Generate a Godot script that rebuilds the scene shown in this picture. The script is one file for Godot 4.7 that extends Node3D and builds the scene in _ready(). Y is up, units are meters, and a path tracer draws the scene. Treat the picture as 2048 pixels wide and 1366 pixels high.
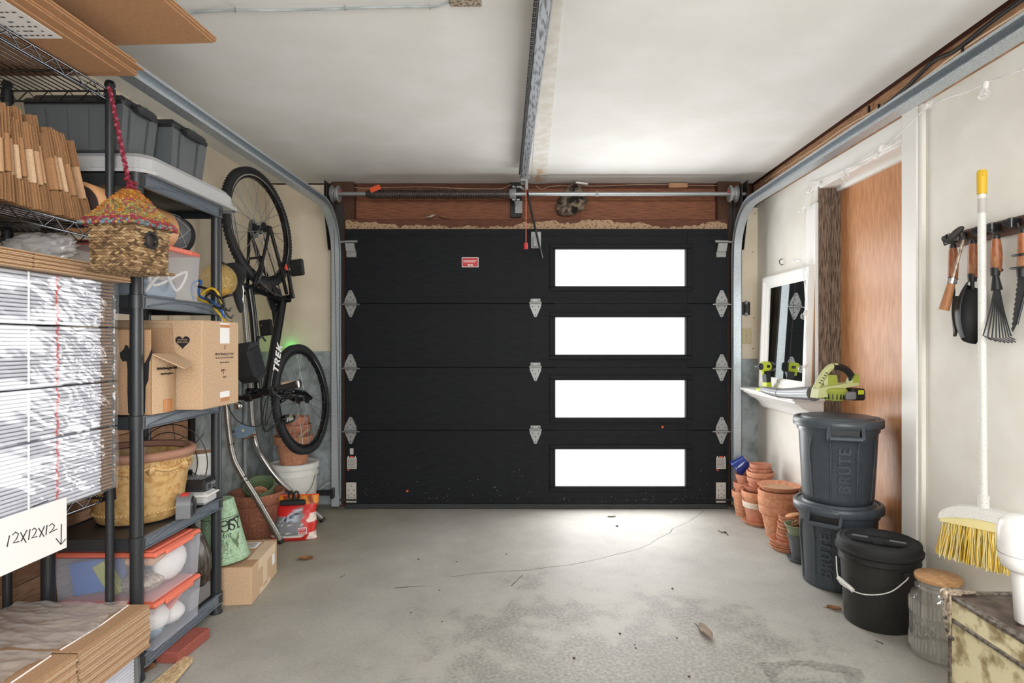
extends Node3D
# A one-car garage, seen from inside towards its closed black sectional door.
# y up, metres; the camera stands at the origin of x and z and looks along -z.

const F := 1200.0
const CX := 1062.0
const CY := 684.0
const EYE := 1.194
var M := {}
var used := {}
var T := {}
var rng := RandomNumberGenerator.new()

class Geo:
	var v := PackedVector3Array()
	var n := PackedVector3Array()
	var uv := PackedVector2Array()
	var cl := PackedColorArray()
	var ix := PackedInt32Array()
	var t := Transform3D()
	var col := Color.WHITE

	func vert(p, q, u := Vector2.ZERO) -> int:
		v.append(t * p)
		n.append((t.basis * q).normalized())
		uv.append(u)
		cl.append(col)
		return v.size() - 1

	func face(a: int, b: int, c: int) -> void:
		var g = (v[c] - v[a]).cross(v[b] - v[a])
		if g.dot(n[a] + n[b] + n[c]) < 0.0:
			ix.append_array([a, c, b])
		else:
			ix.append_array([a, b, c])

	func quad(a, b, c, d, q = null, us = null) -> Geo:
		if q == null:
			q = (c - a).cross(b - a).normalized()
		if us == null:
			us = [Vector2(0, 1), Vector2(1, 1), Vector2(1, 0), Vector2(0, 0)]
		var i = vert(a, q, us[0])
		vert(b, q, us[1])
		vert(c, q, us[2])
		vert(d, q, us[3])
		face(i, i + 1, i + 2)
		face(i, i + 2, i + 3)
		return self

	func tri(a, b, c, q = null) -> Geo:
		if q == null:
			q = (c - a).cross(b - a).normalized()
		var i = vert(a, q)
		vert(b, q)
		vert(c, q)
		face(i, i + 1, i + 2)
		return self

	# a box with bevelled edges; from lo to hi in the current frame
	func bx(lo: Vector3, hi: Vector3, ch := 0.0) -> Geo:
		return box((lo + hi) / 2.0, (hi - lo).abs(), ch)

	func box(c: Vector3, s: Vector3, ch := 0.0, b := Basis()) -> Geo:
		var h = s / 2.0
		ch = minf(ch, minf(h.x, minf(h.y, h.z)) * 0.9)
		var P = func(sx, sy, sz, ax):
			var q = Vector3(sx * (h.x - (0.0 if ax == 0 else ch)), sy * (h.y - (0.0 if ax == 1 else ch)), sz * (h.z - (0.0 if ax == 2 else ch)))
			return c + b * q
		for s1 in [-1, 1]:
			quad(P.call(s1, -1, -1, 0), P.call(s1, 1, -1, 0), P.call(s1, 1, 1, 0), P.call(s1, -1, 1, 0), b * Vector3(s1, 0, 0))
			quad(P.call(-1, s1, -1, 1), P.call(1, s1, -1, 1), P.call(1, s1, 1, 1), P.call(-1, s1, 1, 1), b * Vector3(0, s1, 0))
			quad(P.call(-1, -1, s1, 2), P.call(1, -1, s1, 2), P.call(1, 1, s1, 2), P.call(-1, 1, s1, 2), b * Vector3(0, 0, s1))
		if ch > 0.0:
			for s1 in [-1, 1]:
				for s2 in [-1, 1]:
					quad(P.call(s1, s2, -1, 0), P.call(s1, s2, 1, 0), P.call(s1, s2, 1, 1), P.call(s1, s2, -1, 1), b * Vector3(s1, s2, 0))
					quad(P.call(s1, -1, s2, 0), P.call(s1, 1, s2, 0), P.call(s1, 1, s2, 2), P.call(s1, -1, s2, 2), b * Vector3(s1, 0, s2))
					quad(P.call(-1, s1, s2, 1), P.call(1, s1, s2, 1), P.call(1, s1, s2, 2), P.call(-1, s1, s2, 2), b * Vector3(0, s1, s2))
					for s3 in [-1, 1]:
						tri(P.call(s1, s2, s3, 0), P.call(s1, s2, s3, 1), P.call(s1, s2, s3, 2), b * Vector3(s1, s2, s3))
		return self

	# a profile of (radius, height) turned round the frame's y axis; runs up the outside and down the inside
	func lathe(pr: Array, m := 24, x := Transform3D(), a0 := 0.0, a1 := TAU) -> Geo:
		var k = pr.size()
		var sn = []
		for i in k - 1:
			var d: Vector2 = pr[i + 1] - pr[i]
			sn.append(Vector2(d.y, -d.x).normalized())
		for i in k - 1:
			var na: Vector2 = sn[i]
			var nb: Vector2 = sn[i]
			if i > 0 and sn[i].dot(sn[i - 1]) > 0.6:
				na = (sn[i] + sn[i - 1]).normalized()
			if i < k - 2 and sn[i].dot(sn[i + 1]) > 0.6:
				nb = (sn[i] + sn[i + 1]).normalized()
			var st = v.size()
			for j in m + 1:
				var a = lerpf(a0, a1, float(j) / m)
				var ca = cos(a)
				var sa = sin(a)
				vert(x * Vector3(pr[i].x * ca, pr[i].y, pr[i].x * sa), x.basis * Vector3(na.x * ca, na.y, na.x * sa), Vector2(float(j) / m, float(i) / k))
				vert(x * Vector3(pr[i + 1].x * ca, pr[i + 1].y, pr[i + 1].x * sa), x.basis * Vector3(nb.x * ca, nb.y, nb.x * sa), Vector2(float(j) / m, float(i + 1) / k))
			for j in m:
				var q = st + j * 2
				if pr[i].x > 1e-6:
					face(q, q + 2, q + 1)
				if pr[i + 1].x > 1e-6:
					face(q + 1, q + 2, q + 3)
		return self

	func tube(pts: Array, r, m := 8, closed := false) -> Geo:
		var k = pts.size()
		var tg = []
		for i in k:
			var d: Vector3
			if closed:
				d = pts[(i + 1) % k] - pts[(i + k - 1) % k]
			else:
				d = pts[mini(i + 1, k - 1)] - pts[maxi(i - 1, 0)]
			tg.append(d.normalized())
		var up = Vector3.UP if absf(tg[0].y) < 0.9 else Vector3.RIGHT
		var s = tg[0].cross(up).normalized()
		var st = v.size()
		for i in k:
			s = (s - tg[i] * s.dot(tg[i])).normalized()
			var w = tg[i].cross(s)
			var ri = r[i] if r is Array else r
			for j in m + 1:
				var a = TAU * j / m
				var q = s * cos(a) + w * sin(a)
				vert(pts[i] + q * ri, q, Vector2(float(j) / m, float(i) / k))
		for i in (k if closed else k - 1):
			var i2 = (i + 1) % k
			for j in m:
				var a = st + i * (m + 1) + j
				var b = st + i2 * (m + 1) + j
				face(a, a + 1, b)
				face(b, a + 1, b + 1)
		if not closed:
			for e in [0, k - 1]:
				var q = tg[e] * (-1.0 if e == 0 else 1.0)
				var o = vert(pts[e], q)
				var ring = []
				for j in m:
					ring.append(v.size())
					v.append(v[st + e * (m + 1) + j])
					n.append(n[o])
					uv.append(Vector2.ZERO)
					cl.append(col)
				for j in m:
					face(o, ring[j], ring[(j + 1) % m])
		return self

	# an outline in x, y pushed from z = 0 to h in the frame x
	func prism(poly: Array, h: float, x := Transform3D(), soft := false) -> Geo:
		var pl = PackedVector2Array(poly)
		var id = Geometry2D.triangulate_polygon(pl)
		var area = 0.0
		for i in pl.size():
			area += pl[i].cross(pl[(i + 1) % pl.size()])
		var sg = 1.0 if area > 0.0 else -1.0
		for e in 2:
			var st = v.size()
			for p in pl:
				vert(x * Vector3(p.x, p.y, h * e), x.basis * Vector3(0, 0, (1.0 if e == 1 else -1.0) * signf(h)), p)
			for i in id.size() / 3:
				face(st + id[i * 3], st + id[i * 3 + 1], st + id[i * 3 + 2])
		var k = pl.size()
		for i in k:
			var p = pl[i]
			var q = pl[(i + 1) % k]
			var d = (q - p).normalized()
			var nn = Vector3(d.y, -d.x, 0) * sg
			var na = nn
			var nb = nn
			if soft:
				var dp = (p - pl[(i + k - 1) % k]).normalized()
				var dn = (pl[(i + 2) % k] - q).normalized()
				if dp.dot(d) > 0.7:
					na = (nn + Vector3(dp.y, -dp.x, 0) * sg).normalized()
				if dn.dot(d) > 0.7:
					nb = (nn + Vector3(dn.y, -dn.x, 0) * sg).normalized()
			var a = vert(x * Vector3(p.x, p.y, 0), x.basis * na)
			vert(x * Vector3(q.x, q.y, 0), x.basis * nb)
			vert(x * Vector3(q.x, q.y, h), x.basis * nb)
			vert(x * Vector3(p.x, p.y, h), x.basis * na)
			face(a, a + 1, a + 2)
			face(a, a + 2, a + 3)
		return self

	# a smooth sheet p(u, w) over 0..1; side says where its outside lies (a point inside it)
	func sheet(p: Callable, nu: int, nw: int, inside = null, wrap := false) -> Geo:
		var st = v.size()
		for i in nu + 1:
			for j in nw + 1:
				vert(p.call(float(i) / nu, float(j) / nw), Vector3.UP, Vector2(float(i) / nu, float(j) / nw))
		var c = t * inside if inside != null else null
		for i in nu + 1:
			for j in nw + 1:
				var at = func(a, b):
					if wrap:
						a = posmod(a, nu)
					return v[st + clampi(a, 0, nu) * (nw + 1) + clampi(b, 0, nw)]
				var q = (at.call(i, j + 1) - at.call(i, j - 1)).cross(at.call(i + 1, j) - at.call(i - 1, j)).normalized()
				var w = st + i * (nw + 1) + j
				if q.length() < 0.5:
					q = (v[w] - c).normalized() if c != null else Vector3.UP
				if c != null and q.dot(v[w] - c) < 0.0:
					q = -q
				n[w] = q
		for i in nu:
			for j in nw:
				var a = st + i * (nw + 1) + j
				var b = a + nw + 1
				face(a, a + 1, b)
				face(b, a + 1, b + 1)
		return self

	func ball(c: Vector3, r: Vector3, m := 16, b := Basis()) -> Geo:
		var st = v.size()
		var k = maxi(6, m / 2)
		for i in k + 1:
			var e = PI * i / k
			for j in m + 1:
				var a = TAU * j / m
				var d = Vector3(sin(e) * cos(a), cos(e), sin(e) * sin(a))
				vert(c + b * (d * r), b * (d / r), Vector2(float(j) / m, float(i) / k))
		for i in k:
			for j in m:
				var a = st + i * (m + 1) + j
				var q = a + m + 1
				if i > 0:
					face(a, a + 1, q)
				if i < k - 1:
					face(q, a + 1, q + 1)
		return self

	# a closed outline in (side, out) carried along a path; side stays the same direction
	func sweep(pr: Array, pts: Array, side: Vector3) -> Geo:
		var k = pts.size()
		var m = pr.size()
		var ctr = Vector2.ZERO
		for i in k - 1:
			for j in m:
				var e: Vector2 = pr[(j + 1) % m] - pr[j]
				var q2 = Vector2(e.y, -e.x).normalized()
				var idx = []
				for s in [[i, j], [i, (j + 1) % m], [i + 1, (j + 1) % m], [i + 1, j]]:
					var d = (pts[mini(s[0] + 1, k - 1)] - pts[maxi(s[0] - 1, 0)]).normalized()
					var o = d.cross(side).normalized()
					idx.append(vert(pts[s[0]] + side * pr[s[1]].x + o * pr[s[1]].y, side * q2.x + o * q2.y))
				face(idx[0], idx[1], idx[2])
				face(idx[0], idx[2], idx[3])
		return self

	func mesh() -> ArrayMesh:
		var a = []
		a.resize(Mesh.ARRAY_MAX)
		a[Mesh.ARRAY_VERTEX] = v
		a[Mesh.ARRAY_NORMAL] = n
		a[Mesh.ARRAY_TEX_UV] = uv
		a[Mesh.ARRAY_COLOR] = cl
		a[Mesh.ARRAY_INDEX] = ix
		var m = ArrayMesh.new()
		m.add_surface_from_arrays(Mesh.PRIMITIVE_TRIANGLES, a)
		return m

# ---------------------------------------------------------------- helpers
func at(px: float, py: float, z: float) -> Vector3:      # the point that shows at px, py, z metres ahead
	return Vector3((px - CX) * z / F, EYE - (py - CY) * z / F, -z)

func on_x(px: float, py: float, x: float) -> Vector3:    # the same on the upright plane at x
	return at(px, py, x * F / (px - CX))

func on_floor(px: float, py: float) -> Vector3:
	return at(px, py, EYE * F / (py - CY))

func V2(a: Array) -> Array:
	var o = []
	for p in a:
		o.append(Vector2(p[0], p[1]))
	return o

func V3(a: Array) -> Array:
	var o = []
	for p in a:
		o.append(Vector3(p[0], p[1], p[2]))
	return o

func curve(p: Array, k := 6, closed := false) -> Array:   # Catmull-Rom through the points
	var o = []
	var m = p.size()
	for i in (m if closed else m - 1):
		var a = p[(i + m - 1) % m] if closed else p[maxi(i - 1, 0)]
		var d = p[(i + 2) % m] if closed else p[mini(i + 2, m - 1)]
		for j in k:
			o.append(p[i].cubic_interpolate(p[(i + 1) % m], a, d, float(j) / k))
	if not closed:
		o.append(p[m - 1])
	return o

func numbered(called: String) -> String:
	used[called] = used.get(called, -1) + 1
	return called if used[called] == 0 else "%s_%03d" % [called, used[called]]

func thing(called: String, label: String, category: String, pos := Vector3.ZERO, turn := 0.0, group := "") -> Node3D:
	var o = Node3D.new()
	o.name = numbered(called)
	add_child(o)
	o.position = pos
	o.rotation.y = turn
	o.set_meta("label", label)
	o.set_meta("category", category)
	if group != "":
		o.set_meta("group", group)
	return o

func setting(called: String, label: String) -> Node3D:
	var o = Node3D.new()
	o.name = called
	add_child(o)
	o.set_meta("kind", "structure")
	o.set_meta("label", label)
	return o

func copy(o: Node3D, pos: Vector3, turn := 0.0, label := "") -> Node3D:
	var base = String(o.name).rstrip("0123456789").trim_suffix("_")
	var c = o.duplicate()
	c.name = numbered(base)
	add_child(c)
	c.position = pos
	c.rotation.y = turn
	if label != "":
		c.set_meta("label", label)
	return c

func part(parent: Node3D, called: String, g: Geo, m: Material, label := "", kind := "") -> MeshInstance3D:
	var o = MeshInstance3D.new()
	o.name = called
	o.mesh = g.mesh()
	o.material_override = null
	o.mesh.surface_set_material(0, m)
	parent.add_child(o, true)
	if label != "":
		o.set_meta("label", label)
	if kind != "":
		o.set_meta("kind", kind)
	return o

func W(o: Node3D) -> Geo:        # a builder that takes points of the room for a part of o
	var g = Geo.new()
	var x = Transform3D()
	var q = o
	while q != self and q != null:
		x = q.transform * x
		q = q.get_parent()
	g.t = x.affine_inverse()
	return g

func G() -> Geo:
	return Geo.new()

func lettering(parent: Node3D, called: String, text: String, size: float, x: Transform3D, m: Material, depth := 0.001, font := "Droid Sans", bold := false) -> MeshInstance3D:
	var f = SystemFont.new()
	f.font_names = [font]
	if bold:
		f.font_weight = 700
	var tm = TextMesh.new()
	tm.font = f
	tm.text = text
	tm.font_size = 64
	tm.pixel_size = size / 46.0
	tm.depth = depth
	tm.material = m
	var o = MeshInstance3D.new()
	o.name = called
	o.mesh = tm
	o.transform = x
	parent.add_child(o, true)
	return o

# ---------------------------------------------------------------- materials
func noise(key: String, freq: float, c0: Color, c1: Color, p0 := 0.25, p1 := 0.75, kind := FastNoiseLite.TYPE_SIMPLEX_SMOOTH, oct := 4, side := 512) -> NoiseTexture2D:
	if T.has(key):
		return T[key]
	var f = FastNoiseLite.new()
	f.noise_type = kind
	f.frequency = freq
	f.seed = hash(key) % 1000
	f.fractal_octaves = oct
	var g = Gradient.new()
	g.set_color(0, c0)
	g.set_color(1, c1)
	g.set_offset(0, p0)
	g.set_offset(1, p1)
	var t = NoiseTexture2D.new()
	t.width = side
	t.height = side
	t.seamless = true
	t.noise = f
	t.color_ramp = g
	T[key] = t
	return t

func grey(key: String, freq: float, oct := 4) -> NoiseTexture2D:
	return noise(key, freq, Color.BLACK, Color.WHITE, 0.0, 1.0, FastNoiseLite.TYPE_SIMPLEX_SMOOTH, oct)

func mk(key: String, col: Color, rough := 0.7, metal := 0.0, tex: Texture2D = null, sc := Vector3.ONE, bump: Texture2D = null, deep := 0.0, world := true) -> StandardMaterial3D:
	var m = StandardMaterial3D.new()
	m.resource_name = key
	m.albedo_color = col
	m.roughness = rough
	m.metallic = metal
	if tex:
		m.albedo_texture = tex
	if bump:
		m.heightmap_enabled = true
		m.heightmap_texture = bump
		m.heightmap_scale = deep
	if tex or bump:
		m.uv1_triplanar = true
		m.uv1_world_triplanar = world
		m.uv1_scale = sc
	M[key] = m
	return m

func clear(key: String, col: Color, alpha: float, rough: float) -> StandardMaterial3D:
	var m = mk(key, Color(col.r, col.g, col.b, alpha), rough)
	m.transparency = BaseMaterial3D.TRANSPARENCY_ALPHA
	return m

func C(h: String) -> Color:
	return Color.html(h)

func materials() -> void:
	var soft = noise("soft", 0.012, C("e6e6e6"), C("ffffff"), 0.3, 0.7)
	var spots = noise("spots", 0.05, C("b8b0a2"), C("ffffff"), 0.12, 0.3)
	var fine = grey("fine", 0.12)
	var mid = grey("mid", 0.03)
	var big = grey("big", 0.009)
	var grain = noise("grain", 0.03, C("c6bab0"), C("ffffff"), 0.2, 0.75)
	var fibre = noise("fibre", 0.06, C("ece6df"), C("ffffff"), 0.3, 0.75)
	mk("ceiling", C("e9e9e7"), 0.9, 0, noise("plaster", 0.006, C("f8f8f6"), C("ffffff")), Vector3.ONE * 0.7, big, 0.06)
	mk("tape", C("e6e4de"), 0.9, 0, noise("tapes", 0.02, C("f1eee8"), C("ffffff")), Vector3.ONE, big, 0.05)
	mk("wall_white", C("e9e6de"), 0.7, 0, noise("painted", 0.006, C("f7f6f3"), C("ffffff")), Vector3.ONE, big, 0.08)
	mk("wall_beige", C("e8dbc4"), 0.85, 0, noise("painted", 0.006, C("f7f6f3"), C("ffffff")), Vector3.ONE, big, 0.08)
	mk("concrete_wall", C("b0b9bb"), 0.85, 0, noise("stem", 0.015, C("cfcfca"), C("ffffff"), 0.2, 0.6), Vector3.ONE, mid, 0.15)
	mk("trim_white", C("ebeae6"), 0.45)
	mk("header_wood", C("935d40"), 0.7, 0, grain, Vector3(0.5, 7, 7), mid, 0.05)
	mk("plate_wood", C("d2a47e"), 0.75, 0, grain, Vector3(7, 7, 0.6), mid, 0.05)
	mk("old_wood", C("8c7a6a"), 0.85, 0, noise("weather", 0.02, C("8d8078"), C("ffffff"), 0.3, 0.6), Vector3(14, 0.9, 14), mid, 0.2)
	mk("jamb_wood", C("5d3f2c"), 0.85, 0, grain, Vector3(9, 0.7, 9))
	mk("door_wood", C("cf9567"), 0.42, 0, noise("doorgrain", 0.02, C("e6dcd2"), C("ffffff"), 0.2, 0.75), Vector3(4, 0.6, 4), mid, 0.02)
	mk("plank", C("c49c7c"), 0.8, 0, grain, Vector3(9, 9, 0.8), mid, 0.1)
	mk("plank_b", C("b58c6e"), 0.8, 0, grain, Vector3(11, 11, 0.9), mid, 0.1)
	mk("plaster_flakes", C("b49f88"), 0.95, 0, noise("flake", 0.05, C("a98468"), C("fff6ea"), 0.25, 0.5), Vector3(1.6, 3, 3), fine, 0.06)
	mk("dark_wood", C("6e4430"), 0.8, 0, grain, Vector3(0.6, 9, 9))
	mk("door_black", C("1c1e21"), 0.6, 0, noise("doorgrain2", 0.02, C("d6d8da"), C("ffffff"), 0.25, 0.7), Vector3(0.7, 8, 8), grey("doorbump", 0.03), 0.025)
	mk("black", C("17181a"), 0.5)
	mk("rubber", C("1f2022"), 0.75, 0, spots, Vector3(4, 4, 4))
	mk("seal", C("2c2f31"), 0.7, 0, spots, Vector3(3, 3, 3))
	mk("tyre", C("202123"), 0.7)
	mk("steel", C("b4b7b8"), 0.38, 0.85, noise("galv", 0.05, C("e2e2e2"), C("ffffff")), Vector3(4, 4, 4))
	mk("zinc", C("a3a4a3"), 0.5, 0.45, noise("galv", 0.05, C("e2e2e2"), C("ffffff")), Vector3(6, 6, 6))
	mk("track", C("c6ccd0"), 0.42, 0.6, noise("galv2", 0.05, C("dfe3e6"), C("ffffff")), Vector3(3, 3, 3))
	mk("rail_grey", C("8d9196"), 0.5, 0.5, noise("railspots", 0.03, C("8a8a8c"), C("ffffff"), 0.25, 0.5), Vector3(5, 5, 0.7))
	mk("dark_steel", C("4a4744"), 0.5, 0.6, spots, Vector3(8, 8, 8))
	mk("spring", C("5b4f49"), 0.5, 0.6)
	mk("chrome", C("d4d4d2"), 0.18, 1.0)
	mk("tube_steel", C("b3b1ac"), 0.3, 0.9, noise("galv", 0.05, C("e2e2e2"), C("ffffff")), Vector3(3, 3, 3))
	mk("white_plastic", C("ecebe8"), 0.35)
	mk("white_old", C("d9d8d2"), 0.45, 0, spots, Vector3(5, 5, 5))
	mk("paper", C("eeecea"), 0.8)
	mk("ivory", C("cdbf93"), 0.5)
	mk("red", C("c23634"), 0.5)
	mk("red_label", C("c5282c"), 0.45)
	mk("orange", C("e2572b"), 0.5)
	mk("ink", C("1b1a1c"), 0.8)
	mk("grey_ink", C("55514e"), 0.8)
	mk("label_grey", C("b9b4ac"), 0.7)
	mk("cardboard", C("ba9674"), 0.85, 0, fibre, Vector3(4, 4, 4))
	mk("cardboard_light", C("ccae8e"), 0.85, 0, fibre, Vector3(4, 4, 4))
	mk("cardboard_dark", C("a57c56"), 0.9, 0, fibre, Vector3(5, 5, 5))
	mk("cardboard_sheet", C("b98d66"), 0.85, 0, fibre, Vector3(8, 8, 1))
	mk("flute", C("ae8760"), 0.95, 0, noise("flutes", 0.12, C("8a6a4c"), C("ffffff"), 0.3, 0.6), Vector3(9, 9, 9))
	mk("white_sheet", C("cfd1dc"), 0.7)
	mk("brown_tape", C("b9793e"), 0.35)
	mk("pale_tape", C("dcc4a6"), 0.5)
	clear("film", C("f4f6f8"), 0.1, 0.07)
	clear("bag_film", C("e9e7e4"), 0.38, 0.14)
	clear("bin_clear", C("dfe3ee"), 0.24, 0.3)
	clear("glass", C("dfe8e0"), 0.03, 0.03)
	clear("bulb_glass", C("ffffff"), 0.1, 0.02)
	mk("coral", C("e77860"), 0.4)
	mk("shelf_black", C("2a2d30"), 0.38, 0, spots, Vector3(6, 6, 6))
	mk("shelf_sheen", C("68727c"), 0.32, 0, noise("dusty", 0.05, C("dadada"), C("ffffff")), Vector3(4, 4, 4))  # paler copy of the black plastic, with the rail's sheen in the colour
	mk("wire_black", C("6a6c70"), 0.22, 1.0)
	mk("tote_grey", C("565a5c"), 0.5)
	mk("tote_black", C("232527"), 0.45)
	mk("tray_grey", C("b8b9ba"), 0.4)
	mk("rope_red", C("a5222f"), 0.8)
	mk("tan_vinyl", C("d6a172"), 0.4)
	mk("quilt", C("7c7d82"), 0.9, 0, noise("felt", 0.12, C("8a8a8e"), C("ffffff")), Vector3(7, 7, 7))
	mk("leather", C("3c3230"), 0.45)
	mk("amber", C("d8a23a"), 0.1)
	mk("blue", C("1f5fae"), 0.4)
	mk("yellow", C("d5ac22"), 0.5)
	mk("pot_yellow", C("cdaa74"), 0.3, 0, noise("glaze", 0.02, C("d9c0a0"), C("ffffff"), 0.2, 0.5), Vector3(3, 3, 3), big, 0.05)
	mk("pot_rim", C("a87c68"), 0.6, 0, fibre, Vector3(5, 5, 5))
	mk("terracotta", C("d49a79"), 0.85, 0, noise("clay", 0.02, C("e6d6cc"), C("ffffff"), 0.3, 0.65), Vector3(3, 3, 3))
	mk("terracotta_b", C("c68a70"), 0.85, 0, noise("clay", 0.02, C("e6d6cc"), C("ffffff"), 0.3, 0.65), Vector3(4, 4, 4))
	mk("terracotta_old", C("b5806a"), 0.9, 0, noise("lime", 0.03, C("ffffff"), C("d6bfb2"), 0.2, 0.5), Vector3(3, 3, 3))
	mk("lime", C("d6cdc0"), 0.95, 0, noise("lime2", 0.05, C("b08a74"), C("ffffff"), 0.3, 0.45), Vector3(5, 5, 5))
	mk("dust", C("b79274"), 0.95, 0, spots, Vector3(8, 8, 8))
	mk("blue_glaze", C("23367e"), 0.12)
	mk("green_glaze", C("7f8c6c"), 0.35)
	mk("green_pot", C("5f7150"), 0.5)
	mk("mint", C("a6c2a2"), 0.5, 0, noise("mints", 0.03, C("a9b79f"), C("ffffff"), 0.2, 0.5), Vector3(5, 5, 5))
	mk("grey_pot", C("63686c"), 0.6)
	mk("can_grey", C("454d54"), 0.36, 0, soft, Vector3(3, 3, 3), fine, 0.02)
	mk("can_lid", C("4c545a"), 0.4, 0, soft, Vector3(3, 3, 3), fine, 0.02)
	mk("bucket_black", C("232323"), 0.42, 0, noise("scuff", 0.06, C("a8a49c"), C("3a3a3a"), 0.08, 0.22), Vector3(5, 5, 5))
	M.bucket_black.albedo_color = C("a8a6a2")
	M.film.metallic_specular = 0.41
	M.door_black.metallic_specular = 0.28
	mk("lime_tool", C("b6c22e"), 0.4)
	mk("lime_dull", C("9aa445"), 0.45)
	mk("pale_tool", C("b9bd86"), 0.45)
	mk("grey_tool", C("74767a"), 0.35)
	mk("beech", C("d9ab7a"), 0.5, 0, grain, Vector3(2, 8, 8))
	mk("tool_wood", C("a86840"), 0.4, 0, grain, Vector3(10, 1.5, 10))
	mk("handle_wood", C("b07a4e"), 0.6, 0, grain, Vector3(12, 1.5, 12))
	mk("rack_wood", C("6a4a3a"), 0.6, 0, grain, Vector3(8, 8, 1))
	mk("trunk_cream", C("d9d0aa"), 0.55, 0, noise("rust", 0.012, C("a89a86"), C("ffffff"), 0.15, 0.55), Vector3(2.2, 2.2, 2.2))
	mk("trunk_top", C("5d4c44"), 0.5, 0, noise("topwear", 0.012, C("9c8c84"), C("ffffff"), 0.3, 0.7), Vector3(2, 2, 2))
	mk("trunk_edge", C("7d746c"), 0.45, 0.5, noise("edgewear", 0.02, C("9c948a"), C("ffffff"), 0.25, 0.6), Vector3(4, 4, 4))
	mk("bracket", C("c9b9a6"), 0.45, 0.5, noise("edgewear", 0.02, C("9c948a"), C("ffffff"), 0.25, 0.6), Vector3(6, 6, 6))
	mk("bristle", C("d8b545"), 0.6)
	mk("bristle_pale", C("e2d49a"), 0.6)
	mk("brick_red", C("b4695c"), 0.9, 0, noise("speck", 0.12, C("8c5a50"), C("ffffff"), 0.25, 0.6), Vector3(5, 5, 5), fine, 0.1)
	mk("paver", C("8f9694"), 0.9, 0, noise("speck", 0.12, C("8c5a50"), C("ffffff"), 0.25, 0.6), Vector3(5, 5, 5), fine, 0.1)
	mk("pale_wood", C("e0c79c"), 0.8, 0, grain, Vector3(6, 6, 2))
	mk("leaf", C("8a5f3c"), 0.8)
	mk("leaf_grey", C("a39383"), 0.85)
	mk("twig", C("4a3a2e"), 0.9)
	mk("rag", C("8a7a68"), 1.0, 0, noise("rags", 0.008, C("3b3836"), C("ffffff"), 0.35, 0.65), Vector3(4, 4, 4), mid, 0.15)
	mk("bag_dark", C("585048"), 0.35, 0, noise("bagw", 0.02, C("6a6058"), C("ffffff")), Vector3(9, 2, 9))
	mk("frame_black", C("141517"), 0.2)
	mk("anodised", C("3a3c3f"), 0.35, 0.6)
	mk("cloth_black", C("2c2d2f"), 0.9)
	mk("beige_grip", C("b59f84"), 0.7)
	mk("reflector", C("ff5a3c"), 0.3)
	mk("slate_blue", C("7d93a8"), 0.4, 0.3, spots, Vector3(5, 5, 5))
	mk("mirror", C("d8dcdc"), 0.03, 1.0)
	var k = mk("tinted", Color.WHITE, 0.9)
	k.vertex_color_use_as_albedo = true
	var k2 = mk("tinted_gloss", Color.WHITE, 0.4)
	k2.vertex_color_use_as_albedo = true
	# frosted door panes, lit by day; also the unseen window and lamp
	var p = mk("window_glow", C("f2f5f8"), 0.5)
	p.emission_enabled = true
	p.emission = C("f4f7fa")
	p.emission_energy_multiplier = 1.05
	var ld = mk("led_green", C("40ff70"), 0.4)
	ld.emission_enabled = true
	ld.emission = C("50ff80")
	ld.emission_energy_multiplier = 1.0

func _ready() -> void:
	rng.seed = 7
	view_and_light()
	materials()
	room()
	garage_door()
	tracks_and_opener()
	side_door_and_shelf()
	left_racks()
	rack_goods()
	unit_goods()
	bike()
	left_corner()
	cans_and_tools()
	pots()
	wall_tools()
	foreground()
	ceiling_bits()

func area(called: String, pos: Vector3, turn: Vector3, size: Vector2, energy: float, col: Color) -> void:
	var l = AreaLight3D.new()
	l.name = called
	add_child(l)
	l.position = pos
	l.rotation = turn
	l.area_size = size
	l.light_energy = energy
	l.light_color = col
	l.area_range = 14.0
	l.shadow_enabled = true

func view_and_light() -> void:
	var cam = Camera3D.new()
	cam.name = "camera"
	add_child(cam)
	cam.position = Vector3(0, EYE, 0)
	cam.projection = Camera3D.PROJECTION_FRUSTUM
	cam.near = 0.05
	cam.far = 60.0
	cam.size = 0.05 * 1366.0 / F
	cam.frustum_offset = Vector2(-0.05 * (CX - 1024.0) / F, 0.05 * (CY - 683.0) / F)
	cam.current = true
	var e = Environment.new()
	e.background_mode = Environment.BG_SKY
	var s = Sky.new()
	var m = ProceduralSkyMaterial.new()
	m.sky_top_color = C("c9d6e2")
	m.sky_horizon_color = C("e8edf0")
	m.ground_bottom_color = C("8a8c8c")
	m.ground_horizon_color = C("c8cccc")
	s.sky_material = m
	e.sky = s
	e.tonemap_mode = Environment.TONE_MAPPER_LINEAR
	e.tonemap_exposure = 1.25
	e.sdfgi_enabled = true
	e.ssao_enabled = true
	e.ssil_enabled = true
	var we = WorldEnvironment.new()
	we.name = "environment"
	we.environment = e
	add_child(we)
	# daylight through the four frosted panes of the garage door
	for y in [1.7265, 1.237, 0.7855, 0.291]:
		area("window_daylight", Vector3(0.643, y, -4.285), Vector3(0, PI, 0), Vector2(0.93, 0.26), 0.72, C("fafafa"))
	# unseen window behind the camera, placed to light what faces it
	area("unseen_window_light", Vector3(0.6, 1.5, 1.42), Vector3(0, 0, 0), Vector2(1.8, 1.3), 7.2, C("f2f5fa"))
	# unseen ceiling lamp behind the camera, placed to brighten the room
	area("unseen_ceiling_light", Vector3(0.1, 2.262, 0.35), Vector3(-PI / 2, 0, 0), Vector2(1.2, 0.22), 3.0, C("fdfaf4"))

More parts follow.
